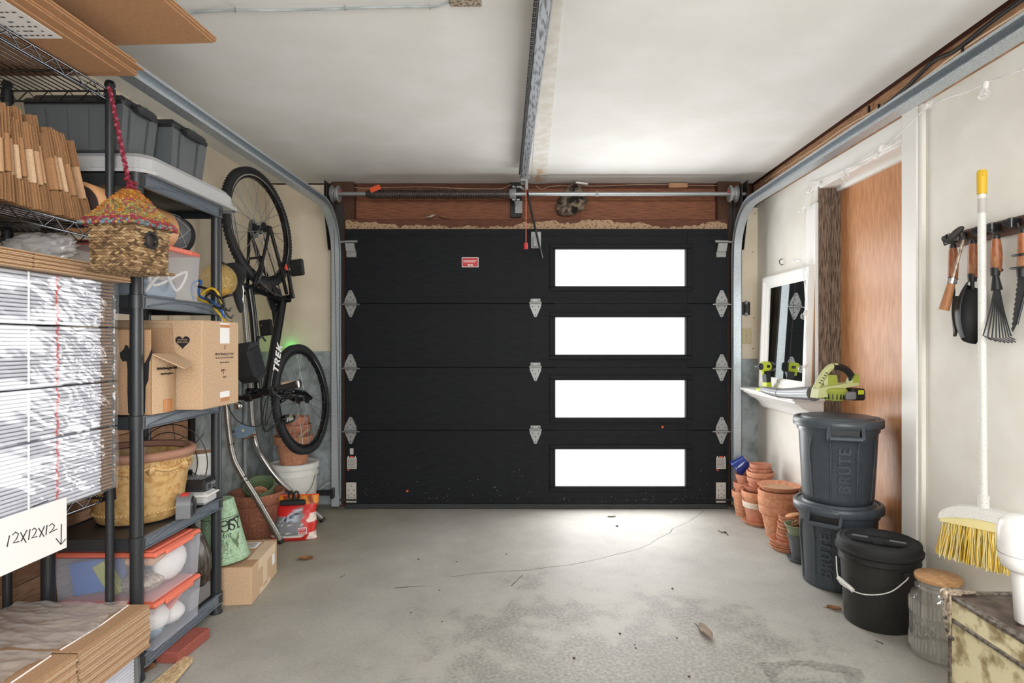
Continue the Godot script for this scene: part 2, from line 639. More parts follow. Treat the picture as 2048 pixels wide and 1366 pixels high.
# ---------------------------------------------------------------- the room
func floor_picture() -> Image:
	var w = 1200
	var h = 1000          # x -1.95..1.70, z -4.60..-1.60
	var im = Image.create(w, h, false, Image.FORMAT_RGB8)
	var a = FastNoiseLite.new()
	a.seed = 3
	a.frequency = 0.006
	a.fractal_octaves = 5
	var b = FastNoiseLite.new()
	b.seed = 9
	b.frequency = 0.16
	b.fractal_octaves = 3
	var c = FastNoiseLite.new()
	c.seed = 21
	c.frequency = 0.02
	c.fractal_octaves = 4
	var na = a.get_image(w, h, false, false, false).get_data()
	var nb = b.get_image(w, h, false, false, false).get_data()
	var nc = c.get_image(w, h, false, false, false).get_data()
	var buf = PackedByteArray()
	buf.resize(w * h * 3)
	for y in h:
		var z = -4.6 + 3.0 * y / h
		for x in w:
			var X = -1.95 + 3.65 * x / w
			var i = y * w + x
			var fa = na[i] / 255.0 - 0.5
			var fb = nb[i] / 255.0 - 0.5
			var fc = nc[i] / 255.0 - 0.5
			# worn, open-grained concrete in the middle foreground, trowelled smooth elsewhere
			var d = Vector2((X - 0.35) / 0.75, (z + 2.0) / 0.75).length() + fc * 1.3 + fa * 1.2
			var worn = clampf((1.15 - d) * 2.2, 0.0, 1.0)
			var v = 0.655 + fa * 0.10 + fc * 0.045 + fb * (0.07 + 0.17 * worn) - 0.055 * worn
			var warm = clampf((-0.75 - X) * 1.2 + fc * 0.9, 0.0, 1.0) * clampf((-z - 2.3) * 0.8, 0.0, 1.0)
			v -= 0.10 * warm
			if fc > 0.27 and X < 0.1 and z < -2.4:       # pale mineral streaks
				v += 0.35 * minf(fc - 0.27, 0.12)
			if fb > 0.34:
				v -= 0.14
			# the tongue-shaped damp mark
			var e = Vector2((X - 0.98) / 0.20, (z + 2.12) / 0.14)
			var r = e.length() + fc * 0.55
			if r > 0.62 and r < 1.05 and X > 0.84:
				v -= 0.09 - fb * 0.12
			v = clampf(v, 0.0, 1.0)
			buf[i * 3] = int(255 * clampf(v + 0.008 + 0.012 * warm, 0, 1))
			buf[i * 3 + 1] = int(255 * v)
			buf[i * 3 + 2] = int(255 * clampf(v - 0.020 - 0.05 * warm, 0, 1))
	im.set_data(w, h, false, Image.FORMAT_RGB8, buf)
	# the long crack, a branch and the short scratches
	var lines = [[[1408, 1022], [1380, 1042], [1345, 1058], [1340, 1066], [1318, 1076], [1300, 1088], [1278, 1098], [1255, 1104], [1232, 1109], [1205, 1116], [1170, 1124], [1140, 1130], [1100, 1134], [1060, 1140], [1020, 1142], [960, 1146], [900, 1154]], [[1045, 1150], [1030, 1164], [1022, 1172]], [[850, 1172], [815, 1174], [790, 1176]], [[690, 1150], [680, 1155]]]
	for l in lines:
		for k in l.size() - 1:
			var p = on_floor(l[k][0], l[k][1])
			var q = on_floor(l[k + 1][0], l[k + 1][1])
			for s in 160:
				var o = p.lerp(q, s / 160.0)
				var px = int((o.x + 1.95) / 3.65 * w)
				var py = int((o.z + 4.6) / 3.0 * h + 1.4 * sin(s * 0.3 + k) * sin(k * 2.1))
				if px > 0 and px < w and py > 0 and py < h:
					im.set_pixel(px, py, im.get_pixel(px, py).darkened(0.34))
	return im

func room() -> void:
	var fl = StandardMaterial3D.new()
	fl.resource_name = "concrete_floor"
	fl.albedo_texture = ImageTexture.create_from_image(floor_picture())
	fl.albedo_color = C("f4f3f0")
	fl.roughness = 0.62
	fl.heightmap_enabled = true
	fl.heightmap_texture = fl.albedo_texture
	fl.heightmap_scale = 0.25
	var o = setting("floor", "worn grey concrete garage floor with a long crack")
	var g = G()
	var u = func(x, z): return Vector2((x + 1.95) / 3.65, (z + 4.6) / 3.0)
	g.quad(Vector3(-2.1, 0, -4.6), Vector3(1.9, 0, -4.6), Vector3(1.9, 0, 1.7), Vector3(-2.1, 0, 1.7), Vector3.UP, [u.call(-2.1, -4.6), u.call(1.9, -4.6), u.call(1.9, 1.7), u.call(-2.1, 1.7)])
	g.bx(Vector3(-2.1, -0.12, -4.6), Vector3(1.9, -0.001, 1.7))
	part(o, "slab", g, fl)
	o = setting("ceiling", "flat off-white plasterboard ceiling")
	part(o, "plasterboard", G().bx(Vector3(-2.05, 2.365, -4.43), Vector3(1.635, 2.40, 1.7)), M.ceiling)
	part(o, "roof_deck", G().bx(Vector3(-2.1, 2.48, -4.7), Vector3(1.95, 2.56, 1.7)), M.dark_wood)
	var st = G()
	st.prism(V2([[0.0, 4.43], [0.112, 4.43], [0.108, 1.0], [0.06, 1.0]]), 0.003, Transform3D(Basis(Vector3(1, 0, 0), Vector3(0, 0, -1), Vector3(0, 1, 0)), Vector3(0, 2.362, 0)))
	part(o, "joint_tape", st, M.tape, "slightly yellowed joint tape strip")
	part(o, "stain", G().prism(V2([[0.04, 4.05], [0.075, 4.05], [0.082, 4.14], [0.06, 4.2], [0.075, 4.36], [0.03, 4.38], [0.03, 4.26], [0.046, 4.2]]), 0.002, Transform3D(Basis(Vector3(1, 0, 0), Vector3(0, 0, -1), Vector3(0, 1, 0)), Vector3(0, 2.3605, 0))), M.pale_tape, "torn brownish patch of joint tape")
	# right wall with a door opening, boarded studs above it
	o = setting("wall_right", "off-white painted plasterboard wall")
	g = G()
	g.bx(Vector3(1.66, 0, -4.55), Vector3(1.77, 2.20, -3.446))
	g.bx(Vector3(1.66, 0, -2.652), Vector3(1.77, 2.20, 1.7))
	g.bx(Vector3(1.66, 2.085, -3.446), Vector3(1.77, 2.20, -2.652))
	part(o, "plasterboard", g, M.wall_white)
	part(o, "outer_boards", G().bx(Vector3(1.86, 0, -4.6), Vector3(1.92, 2.5, 1.7)), M.dark_wood)
	part(o, "top_plate", G().bx(Vector3(1.672, 2.20, -4.5), Vector3(1.80, 2.275, 1.7), 0.003), M.plate_wood)
	part(o, "top_plate", G().bx(Vector3(1.668, 2.279, -4.5), Vector3(1.80, 2.37, 1.7), 0.003), M.plate_wood)
	part(o, "blocking", G().bx(Vector3(1.675, 2.37, -4.5), Vector3(1.80, 2.48, 1.7)), M.dark_wood)
	# left wall: plasterboard above a concrete stem, boards nearer the camera
	o = setting("wall_left", "beige wall above a grey concrete stem wall")
	part(o, "plasterboard", G().bx(Vector3(-2.05, 0, -4.55), Vector3(-1.93, 2.42, 1.7)), M.wall_beige)
	part(o, "concrete_stem", G().bx(Vector3(-1.96, 0, -4.5), Vector3(-1.89, 1.125, -3.36), 0.006), M.concrete_wall)
	part(o, "concrete_stem", G().bx(Vector3(-1.96, 0, -3.35), Vector3(-1.925, 0.35, 1.7)), M.concrete_wall)
	for i in 12:
		part(o, "plank", G().bx(Vector3(-1.93, 0.003 + i * 0.095, -3.335), Vector3(-1.905, 0.095 + i * 0.095, 1.65), 0.003), [M.plank, M.plank_b][i % 2])
	part(o, "edge_board", G().bx(Vector3(-1.93, 0.0, -3.372), Vector3(-1.885, 1.14, -3.337), 0.002), M.black)
	for z in [-2.9, -3.02, -3.2]:
		part(o, "batten", G().bx(Vector3(-1.93, 1.14, z - 0.012), Vector3(-1.92, 2.36, z + 0.012), 0.002), M.wall_beige)
	part(o, "pipe", G().tube([Vector3(-1.872, 0, -3.93), Vector3(-1.872, 1.12, -3.93)], 0.012, 10), M.concrete_wall, "grey painted pipe")
	# the wall that holds the garage door
	o = setting("wall_back", "end wall with timber header around the garage door")
	part(o, "plasterboard", G().bx(Vector3(-2.05, 0, -4.6), Vector3(-1.454, 2.355, -4.43)), M.wall_beige)
	part(o, "concrete_stem", G().bx(Vector3(-1.92, 0, -4.5), Vector3(-1.46, 1.125, -4.395), 0.006), M.concrete_wall)
	part(o, "plasterboard", G().bx(Vector3(1.525, 0, -4.6), Vector3(1.70, 2.18, -4.40)), M.wall_beige)
	part(o, "concrete_stem", G().bx(Vector3(1.50, 0, -4.5), Vector3(1.665, 1.07, -4.385), 0.004), M.concrete_wall)
	part(o, "jamb", G().bx(Vector3(-1.455, 0, -4.5), Vector3(-1.29, 2.36, -4.37), 0.003), M.jamb_wood)
	part(o, "jamb", G().bx(Vector3(1.36, 0, -4.5), Vector3(1.528, 2.36, -4.37), 0.003), M.jamb_wood)
	part(o, "outer_boards", G().bx(Vector3(-2.1, 0, -4.72), Vector3(1.95, 2.5, -4.6)), M.dark_wood)
	part(o, "header_board", G().bx(Vector3(-1.36, 2.06, -4.55), Vector3(1.43, 2.235, -4.43), 0.003), M.header_wood)
	part(o, "header_board", G().bx(Vector3(-1.36, 2.237, -4.55), Vector3(1.43, 2.33, -4.435), 0.003), M.header_wood)
	part(o, "header_board", G().bx(Vector3(-1.36, 2.333, -4.55), Vector3(1.43, 2.48, -4.45), 0.003), M.dark_wood)
	part(o, "lintel", G().bx(Vector3(-1.345, 1.97, -4.5), Vector3(1.42, 2.082, -4.34), 0.004), M.dark_wood)
	var jag = [Vector2(-1.34, 1.985)]
	jag.append(Vector2(1.415, 1.985))
	var f = FastNoiseLite.new()
	f.seed = 5
	f.frequency = 2.2
	for i in 140:
		var x = 1.415 - 2.755 * i / 139.0
		jag.append(Vector2(x, clampf(2.05 + 0.06 * f.get_noise_2d(x, 0.3) + 0.022 * f.get_noise_2d(x * 9.0, 4.0), 2.015, 2.078)))
	part(o, "peeling_plaster", G().prism(jag, 0.007, Transform3D(Basis(), Vector3(0, 0, -4.3405))), M.plaster_flakes, "torn band of pale crumbling plaster")
	part(o, "spring_pad", G().bx(at(1021, 436, 4.43) + Vector3(0, 0, 0.0), at(1043, 366, 4.43) + Vector3(0, 0, 0.03), 0.003), M.black, "black upright mounting board")
	part(o, "shim", G().bx(at(1335, 378, 4.43), at(1372, 369, 4.43) + Vector3(0, 0, 0.05), 0.002), M.plate_wood)
	# the wall behind the camera, with an unseen window placed to light the room
	o = setting("wall_front", "off-white wall behind the camera")
	g = G()
	g.bx(Vector3(-2.1, 0, 1.5), Vector3(1.95, 0.8, 1.62))
	g.bx(Vector3(-2.1, 2.2, 1.5), Vector3(1.95, 2.5, 1.62))
	g.bx(Vector3(-2.1, 0.8, 1.5), Vector3(-0.35, 2.2, 1.62))
	g.bx(Vector3(1.55, 0.8, 1.5), Vector3(1.95, 2.2, 1.62))
	part(o, "plasterboard", g, M.wall_white)
	o = setting("unseen_window_1", "unseen frosted window behind the camera, lighting the room")
	part(o, "pane", G().bx(Vector3(-0.35, 0.8, 1.55), Vector3(1.55, 2.2, 1.57)), M.window_glow)
	g = G()
	for x in [-0.325, 0.6, 1.525]:
		g.bx(Vector3(x - 0.025, 0.8, 1.5), Vector3(x + 0.025, 2.2, 1.56), 0.004)
	part(o, "window_frame", g, M.trim_white)

# ---------------------------------------------------------------- the garage door
func garage_door() -> void:
	var d = setting("door_1", "black sectional garage door with four frosted windows")
	d.position = Vector3(0, 0, -4.30)
	var L = -1.333
	var R = 1.408
	var secs = [[0.035, 0.56, 0.155, 0.427], [0.562, 1.011, 0.649, 0.922], [1.013, 1.47, 1.101, 1.373], [1.472, 2.004, 1.592, 1.861]]
	var a = 0.168
	var b = 1.118
	for s in secs:
		var g = G()
		var y0 = s[2] - 0.004
		var y1 = s[3] + 0.004
		g.bx(Vector3(L, s[0], -0.045), Vector3(a, s[1], 0), 0.003)
		g.bx(Vector3(b, s[0], -0.045), Vector3(R, s[1], 0), 0.003)
		g.bx(Vector3(a - 0.001, s[0], -0.045), Vector3(b + 0.001, y0, -0.0001), 0.0)
		g.bx(Vector3(a - 0.001, y1, -0.045), Vector3(b + 0.001, s[1], -0.0001), 0.0)
		for y in [s[0] + 0.038, s[1] - 0.045]:                    # the pressed ribs beside each joint
			g.bx(Vector3(L + 0.002, y - 0.003, 0), Vector3(R - 0.002, y + 0.003, 0.0014), 0.0012)
		var sec = part(d, "section", g, M.door_black)
		var fr = G()
		var ox = 0.036
		var oy = 0.030
		fr.bx(Vector3(a - ox, y0 - oy, 0), Vector3(b + ox, y0, 0.009), 0.004)
		fr.bx(Vector3(a - ox, y1, 0), Vector3(b + ox, y1 + oy, 0.009), 0.004)
		fr.bx(Vector3(a - ox, y0, 0), Vector3(a, y1, 0.009), 0.004)
		fr.bx(Vector3(b, y0, 0), Vector3(b + ox, y1, 0.009), 0.004)
		part(sec, "window_frame", fr, M.door_black)
		var gs = G()
		for q in [[a, y0, b, y0 + 0.007], [a, y1 - 0.007, b, y1], [a, y0, a + 0.007, y1], [b - 0.012, y0, b, y1]]:
			gs.bx(Vector3(q[0], q[1], -0.03), Vector3(q[2], q[3], 0.004), 0.002)
		part(sec, "gasket", gs, M.black)
		part(sec, "pane", G().bx(Vector3(a, y0, -0.034), Vector3(b, y1, -0.026)), M.window_glow, "frosted white pane")
	part(d, "bottom_seal", G().bx(Vector3(L, 0.001, -0.055), Vector3(R, 0.034, 0.012), 0.006), M.seal)
	part(d, "top_rail", G().bx(Vector3(L + 0.004, 1.955, 0), Vector3(R - 0.004, 1.96, 0.003)), M.door_black)
	# hinges: pointed plates with a pin; roller stems on the outer ones
	for x in [-1.29, 0.032, 1.363]:
		for y in [1.468, 1.011, 0.561]:
			var side = absf(x) > 0.5
			var h = part(d, "hinge", G().prism(V2([[-0.008, -0.095], [0.008, -0.095], [0.04, -0.02], [0.04, 0.012], [-0.04, 0.012], [-0.04, -0.02]]), 0.006, Transform3D(Basis(), Vector3(x, y, 0.0032)), false), M.zinc)
			var up = G()
			if side:
				up.prism(V2([[-0.04, 0.012], [0.04, 0.012], [0.04, 0.03], [0.009, 0.095], [-0.009, 0.095], [-0.04, 0.03]]), 0.012, Transform3D(Basis(), Vector3(x, y, 0.0032)))
			else:
				up.bx(Vector3(x - 0.036, y + 0.012, 0.003), Vector3(x + 0.036, y + 0.036, 0.010), 0.002)
			part(h, "upper_leaf", up, M.zinc)
			part(h, "pin", G().tube([Vector3(x - 0.045, y + 0.005, 0.014), Vector3(x + 0.045, y + 0.005, 0.014)], 0.0075, 10), M.zinc)
			var bo = G()
			for q in [[0, -0.08], [-0.022, -0.02], [0.022, -0.02], [0, -0.045], [-0.022, 0.024], [0.022, 0.024]] + ([[0, 0.045], [0, 0.08]] if side else []):
				bo.tube([Vector3(x + q[0], y + q[1], 0.008), Vector3(x + q[0], y + q[1], 0.0165 if q[1] > 0.01 and side else 0.011)], 0.0045, 8)
			part(h, "bolt_and_hole_discs", bo, M.dark_steel)  # small dark discs, standing for the holes in the plate
			if side:
				var sg = signf(x)
				part(h, "roller_stem", G().tube([Vector3(x - sg * 0.07, y - 0.006, 0.028), Vector3(x + sg * 0.09, y - 0.006, 0.028)], 0.0055, 8), M.steel)
				part(h, "roller", G().lathe(V2([[0.004, -0.008], [0.02, -0.008], [0.022, 0.0], [0.02, 0.008], [0.004, 0.008]]), 16, Transform3D(Basis(Vector3(0, 1, 0), Vector3(-1, 0, 0), Vector3(0, 0, 1)), Vector3(x + sg * 0.088, y - 0.006, 0.028))), M.white_old)
	for x in [-1.285, 1.36]:
		var sg = signf(x)
		var tb = part(d, "top_bracket", G().bx(Vector3(x - 0.035, 1.80, 0.003), Vector3(x + 0.035, 1.845, 0.012), 0.002), M.zinc)
		part(tb, "slide", G().prism(V2([[-0.03, 0.0], [0.035, 0.0], [0.025, 0.06], [-0.04, 0.06]]), 0.02, Transform3D(Basis(Vector3(sg * -1.0, 0, 0), Vector3(0, 1, 0), Vector3(0, 0, 1)), Vector3(x, 1.838, 0.012))), M.zinc)
		part(tb, "roller_stem", G().tube([Vector3(x - sg * 0.05, 1.912, 0.03), Vector3(x + sg * 0.085, 1.905, 0.03)], 0.008, 10), M.zinc)
		part(tb, "cap", G().bx(Vector3(x - 0.04, 1.902, 0.004), Vector3(x + 0.04, 1.915, 0.04), 0.002), M.zinc)
		var bb = part(d, "bottom_bracket", G().bx(Vector3(x - 0.037, 0.045, 0.004), Vector3(x + 0.035, 0.19, 0.012), 0.003), M.label_grey)
		var ho = G()
		for q in [[0, 0.02], [-0.02, 0.05], [0.02, 0.05], [0, 0.075], [-0.02, 0.085], [0.02, 0.085], [-0.02, 0.1], [0.0, 0.1], [0.02, 0.1]]:
			ho.tube([Vector3(x + q[0], 0.185 - q[1], 0.01), Vector3(x + q[0], 0.185 - q[1], 0.0135)], 0.004, 8)
		part(bb, "bolt_and_hole_discs", ho, M.dark_steel)
		part(bb, "roller_stem", G().tube([Vector3(x - sg * 0.05, 0.068, 0.022), Vector3(x + sg * 0.09, 0.068, 0.022)], 0.007, 8), M.dark_steel)
		var wl = part(d, "warning_label", G().bx(Vector3(x - 0.033, 0.285, 0.001), Vector3(x + 0.036, 0.365, 0.002)), M.label_grey, "small printed warning label")
		var tx = G()
		for i in 7:
			tx.bx(Vector3(x - 0.028, 0.295 + i * 0.009, 0.002), Vector3(x + 0.030 - 0.004 * (i % 3), 0.298 + i * 0.009, 0.0024))
		part(wl, "print", tx, M.grey_ink)
		part(wl, "orange_print", G().bx(Vector3(x - 0.012, 0.367, 0.001), Vector3(x + 0.014, 0.376, 0.002)).bx(Vector3(x - 0.03, 0.273, 0.001), Vector3(x - 0.016, 0.281, 0.002)), M.orange)
		var wt = G()
		for q in [-0.024, 0.026]:
			wt.prism(V2([[-0.006, 0], [0.006, 0], [0, 0.011]]), 0.001, Transform3D(Basis(), Vector3(x + q, 0.367, 0.001)))
		part(wl, "triangles", wt, M.paper)
	part(d, "small_label", G().bx(Vector3(-1.297, 0.388, 0.001), Vector3(-1.272, 0.432, 0.002)), M.label_grey)
	var rl = part(d, "red_label", G().bx(Vector3(-0.495, 1.73, 0.001), Vector3(-0.376, 1.80, 0.002)), M.paper, "red rectangular maker's label with white border")
	part(rl, "red_field", G().bx(Vector3(-0.491, 1.734, 0.002), Vector3(-0.380, 1.796, 0.0024)), M.red_label)
	var pr = G()
	for i in 2:
		pr.bx(Vector3(-0.484, 1.775 - i * 0.009, 0.0024), Vector3(-0.388 - i * 0.01, 1.779 - i * 0.009, 0.0028))
	pr.bx(Vector3(-0.452, 1.74, 0.0024), Vector3(-0.44, 1.752, 0.0028))
	for i in 3:
		pr.bx(Vector3(-0.437, 1.741 + i * 0.004, 0.0024), Vector3(-0.415, 1.7435 + i * 0.004, 0.0028))
	part(rl, "print", pr, M.paper)
	for q in [[0.942, 0.585], [-0.886, 0.126]]:
		part(d, "orange_dot", G().tube([Vector3(q[0], q[1], 0.0), Vector3(q[0], q[1], 0.005)], 0.008, 12), M.orange, "small orange dot")
	var dirt = G()
	for i in 90:
		var p = Vector3(rng.randf_range(-1.2, 1.3), 0.06 + 0.32 * rng.randf() * rng.randf(), 0.001)
		if p.x > a - 0.05 and p.x < b + 0.05 and p.y > 0.12:
			p.y = rng.randf_range(0.045, 0.11)
		dirt.box(p, Vector3(1, 1, 0.5) * rng.randf_range(0.0015, 0.0035), 0.0, Basis(Vector3(0, 0, 1), rng.randf() * 3.0))
	part(d, "splashed_dirt", dirt, M.label_grey, "dried specks of mud", "stuff")
	var ab = part(d, "opener_bracket", G().bx(at(1062, 497, 4.30) - Vector3(0, 0, -4.303), at(1082, 464, 4.30) - Vector3(0, 0, -4.312), 0.002), M.zinc)
	part(ab, "clevis", G().box(at(1070, 484, 4.26) - Vector3(0, 0, -4.3), Vector3(0.03, 0.07, 0.03), 0.004), M.zinc)

# ---------------------------------------------------------------- tracks, shaft, opener
func tracks_and_opener() -> void:
	for s in [-1, 1]:
		var x = -1.385 if s < 0 else 1.46
		var o = thing("door_track", "galvanised door track along the " + ("beige wall, curving over the bicycle" if s < 0 else "off-white wall, curving above the mirror"), "door track", Vector3(x, 0.0, -4.27), 0.0, "garage door tracks")
		var pts = [Vector3(0, 0.03, 0)]
		for i in 4:
			pts.append(Vector3(0, 0.3 + i * 0.45, 0))
		for i in 17:
			var a = PI / 2 * i / 16.0
			pts.append(Vector3(0, 1.80 + 0.33 * sin(a), 0.33 - 0.33 * cos(a)))
		for i in 5:
			pts.append(Vector3(0, 2.13, 0.6 + i * 0.55))
		# a C section open towards the door, 5 cm deep, its lips rolled
		var w = 0.027 * s
		var pr = V2([[w, -0.027], [w, 0.027], [-w, 0.027], [-w, 0.016], [-w * 0.8, 0.016], [-w * 0.8, 0.0235], [w * 0.86, 0.0235], [w * 0.86, -0.0235], [-w * 0.8, -0.0235], [-w * 0.8, -0.016], [-w, -0.016], [-w, -0.027]])
		if s > 0:
			pr.reverse()
		part(o, "channel", G().sweep(pr, pts, Vector3(1, 0, 0)), M.track)
		part(o, "stiffening_angle", G().bx(Vector3(s * 0.02, 2.157, 0.55), Vector3(s * 0.045, 2.160, 2.8)).bx(Vector3(s * 0.043, 2.125, 0.55), Vector3(s * 0.046, 2.160, 2.8)), M.track)
		part(o, "wall_angle", G().bx(Vector3(s * 0.03, 0.02, -0.11), Vector3(s * 0.034, 2.05, 0.02)).bx(Vector3(-s * 0.02, 0.02, -0.098), Vector3(s * 0.04, 2.2, -0.094)), M.dark_steel, "dark upright mounting angle")
		var fl = G()
		fl.prism(V2([[-0.06, 1.85], [0.02, 1.85], [0.10, 2.1], [0.10, 2.32], [-0.06, 2.32]]), 0.004, Transform3D(Basis(Vector3(0, 0, 1), Vector3(0, 1, 0), Vector3(-1, 0, 0)), Vector3(s * 0.05, 0, 0)))
		part(o, "flag_bracket", fl, M.dark_steel)
		var hg = G()
		for z in [2.6]:
			hg.bx(Vector3(-0.015, 2.16, z), Vector3(0.015, 2.362, z + 0.004))
		part(o, "hanger", hg, M.zinc)
		var bl = G()
		for i in 5:
			for k in 2:
				var z = 0.9 + i * 0.42 + k * 0.03
				bl.tube([Vector3(s * 0.021, 2.135, z), Vector3(s * 0.0265, 2.135, z)], 0.005, 8)
		part(o, "bolt_and_hole_discs", bl, M.dark_steel)  # pairs of dark discs, standing for the track's holes
		# the photo-eye by the foot of the track
		var e = thing("safety_sensor", "small black sensor clipped to the foot of the door track " + ("by the white bucket" if s < 0 else "by the clay pots"), "sensor", Vector3(x, 0.13, -4.22))
		part(e, "clip", G().box(Vector3(s * 0.01, 0, 0), Vector3(0.02, 0.07, 0.05), 0.004), M.black)
		part(e, "eye", G().box(Vector3(s * 0.07, 0.005, 0.0), Vector3(0.10 if s < 0 else 0.05, 0.035, 0.035), 0.006), M.black)
		part(e, "wire", G().tube(curve(V3([[s * 0.11, 0.02, 0], [s * 0.06, 0.06, -0.03], [s * 0.03, 0.10, -0.06], [s * 0.045, 0.45, -0.07], [s * 0.045, 0.9, -0.075]])), 0.002, 6), M.white_old)
	# torsion shaft with spring and drums
	var sh = thing("torsion_shaft", "steel torsion shaft with long dark spring and cable drums above door", "torsion shaft", Vector3(0, 2.235, -4.22))
	var gx = Basis(Vector3(0, 1, 0), Vector3(-1, 0, 0), Vector3(0, 0, 1))
	part(sh, "tube", G().tube([Vector3(-1.42, 0, 0), Vector3(1.515, 0, 0)], 0.0155, 14), M.steel)
	var tp = []
	for i in 800:
		var a = TAU * i / 10.0
		tp.append(Vector3(lerpf(-1.085, -0.145, i / 799.0), 0.029 * cos(a), 0.029 * sin(a)))
	part(sh, "spring", G().tube(tp, 0.0048, 5), M.spring, "tightly wound dark torsion spring")
	for x in [-1.375, 1.42]:
		part(sh, "drum", G().lathe(V2([[0.016, -0.03], [0.055, -0.03], [0.06, -0.022], [0.046, -0.018], [0.044, 0.012], [0.06, 0.018], [0.055, 0.028], [0.016, 0.028]]), 24, Transform3D(gx, Vector3(x, 0, 0))), M.zinc)
		part(sh, "bearing_plate", G().box(Vector3(x + signf(x) * 0.045, -0.01, -0.04), Vector3(0.006, 0.14, 0.20), 0.002), M.dark_steel)
		part(sh, "lift_cable", G().tube([Vector3(x, 0, 0.045), Vector3(x - signf(x) * 0.02, -2.12, -0.02)], 0.0018, 5), M.dark_steel)
		part(sh, "set_screw", G().box(Vector3(x - signf(x) * 0.035, 0.012, 0.02), Vector3(0.012, 0.012, 0.012), 0.002), M.red)
	part(sh, "spring_cone", G().lathe(V2([[0.016, 0.0], [0.03, 0.0], [0.033, 0.05], [0.018, 0.09], [0.016, 0.09]]), 18, Transform3D(gx, Vector3(-1.07, 0, 0))), M.dark_steel)
	part(sh, "spring_cone", G().lathe(V2([[0.016, 0.0], [0.04, 0.0], [0.04, 0.015], [0.03, 0.05], [0.016, 0.05]]), 18, Transform3D(gx, Vector3(-0.105, 0, 0))), M.zinc)
	var cb = part(sh, "centre_bracket", G().box(Vector3(-0.115, 0.0, -0.07), Vector3(0.006, 0.11, 0.17), 0.002).box(Vector3(-0.09, -0.055, -0.165), Vector3(0.055, 0.09, 0.006), 0.002), M.zinc)
	var bo = G()
	for q in [[-0.13, 0.05], [-0.13, -0.04], [-0.10, 0.05], [-0.10, -0.04]]:
		bo.tube([Vector3(q[0], q[1], 0.0), Vector3(q[0] + 0.02, q[1], 0.0)], 0.008, 8)
	part(cb, "bolt_and_hole_discs", bo, M.steel)
	part(sh, "coupler_collar", G().tube([Vector3(0.455, 0, 0), Vector3(0.475, 0, 0)], 0.019, 12), M.zinc)
	part(sh, "warning_tag", G().box(Vector3(-1.085, 0.028, 0.04), Vector3(0.075, 0.035, 0.002), 0.0, Basis(Vector3(0, 0, 1), 0.4)), M.orange, "orange paper tag")
	# opener rail with its chain, arm and release cord
	var a = Vector3(-0.047, 2.29, -3.95)
	var b = Vector3(0.065, 2.29, -1.45)
	var rr = thing("opener_rail", "grey steel opener rail with black chain under the ceiling", "opener rail", a)
	var d = (b - a)
	var ln = d.length()
	var bs = Basis.looking_at(d.normalized(), Vector3.UP)
	var g = G()
	g.t = Transform3D(bs, Vector3.ZERO)
	g.bx(Vector3(-0.022, -0.02, -ln), Vector3(0.022, 0.03, 0), 0.004)
	g.bx(Vector3(-0.030, 0.026, -ln), Vector3(0.030, 0.032, 0), 0.001)
	part(rr, "rail", g, M.rail_grey)
	g = G()
	g.t = Transform3D(bs, Vector3.ZERO)
	for i in 150:
		var z = -0.1 - i * (ln - 0.15) / 150.0
		g.box(Vector3(0.031, -0.018, z), Vector3(0.006 + 0.004 * (i % 2), 0.012, 0.012), 0.001)
	part(rr, "chain", g, M.black, "black roller chain", "stuff")
	g = W(rr)
	g.box(Vector3(-0.05, 2.28, -4.0), Vector3(0.04, 0.05, 0.10), 0.004)
	g.box(Vector3(-0.03, 2.25, -3.99), Vector3(0.02, 0.08, 0.04), 0.004)
	g.tube([Vector3(-0.075, 2.285, -3.98), Vector3(-0.01, 2.285, -3.98)], 0.008, 8)
	g.tube([Vector3(-0.07, 2.24, -4.05), Vector3(-0.03, 2.30, -4.4)], 0.008, 6)
	part(rr, "header_pulley", g, M.zinc)
	g = W(rr)
	g.tube([at(1052, 372, 4.0), at(1060, 410, 4.08), at(1084, 516, 4.2)], 0.008, 8)
	part(rr, "arm", g, M.black, "straight black opener arm")
	g = W(rr)
	g.tube([at(1052, 368, 3.98), at(1052, 488, 3.98)], 0.003, 6)
	part(rr, "release_cord", g, M.coral, "thin pink-red release cord")
	g = W(rr)
	g.tube([at(1051.5, 486, 3.98), at(1051.5, 498, 3.98)], 0.014, 10)
	part(rr, "release_knob", g, M.red)
	# the opener itself hangs just above the top of the picture
	var op = thing("door_opener", "white plastic edge of the ceiling opener at top of picture", "door opener", Vector3(0.075, 2.12, -1.62))
	g = G()
	var pf = []
	for i in 13:
		var an = PI * i / 12.0
		pf.append(Vector2(0.13 * cos(an), 0.05 + 0.05 * sin(an)))
	pf.append(Vector2(-0.13, -0.3))
	pf.append(Vector2(0.13, -0.3))
	g.prism(pf, 0.15, Transform3D(Basis(Vector3(1, 0, 0), Vector3(0, 0, -1), Vector3(0, 1, 0)), Vector3(0, 0.078, 0.005)), true)
	part(op, "housing", g, M.white_plastic)
	g = G()
	for i in 7:
		g.tube([Vector3(-0.09 + i * 0.03, 0.0775, -0.02 - 0.03 * sin(PI * (i + 1) / 8.0)), Vector3(-0.09 + i * 0.03, 0.079, -0.02 - 0.03 * sin(PI * (i + 1) / 8.0))], 0.005, 8)
	part(op, "vent_holes", g, M.label_grey)
	part(op, "hanger", G().bx(Vector3(-0.1, 0.22, 0.1), Vector3(-0.09, 0.245, 0.2)).bx(Vector3(0.09, 0.22, 0.1), Vector3(0.1, 0.245, 0.2)), M.zinc)

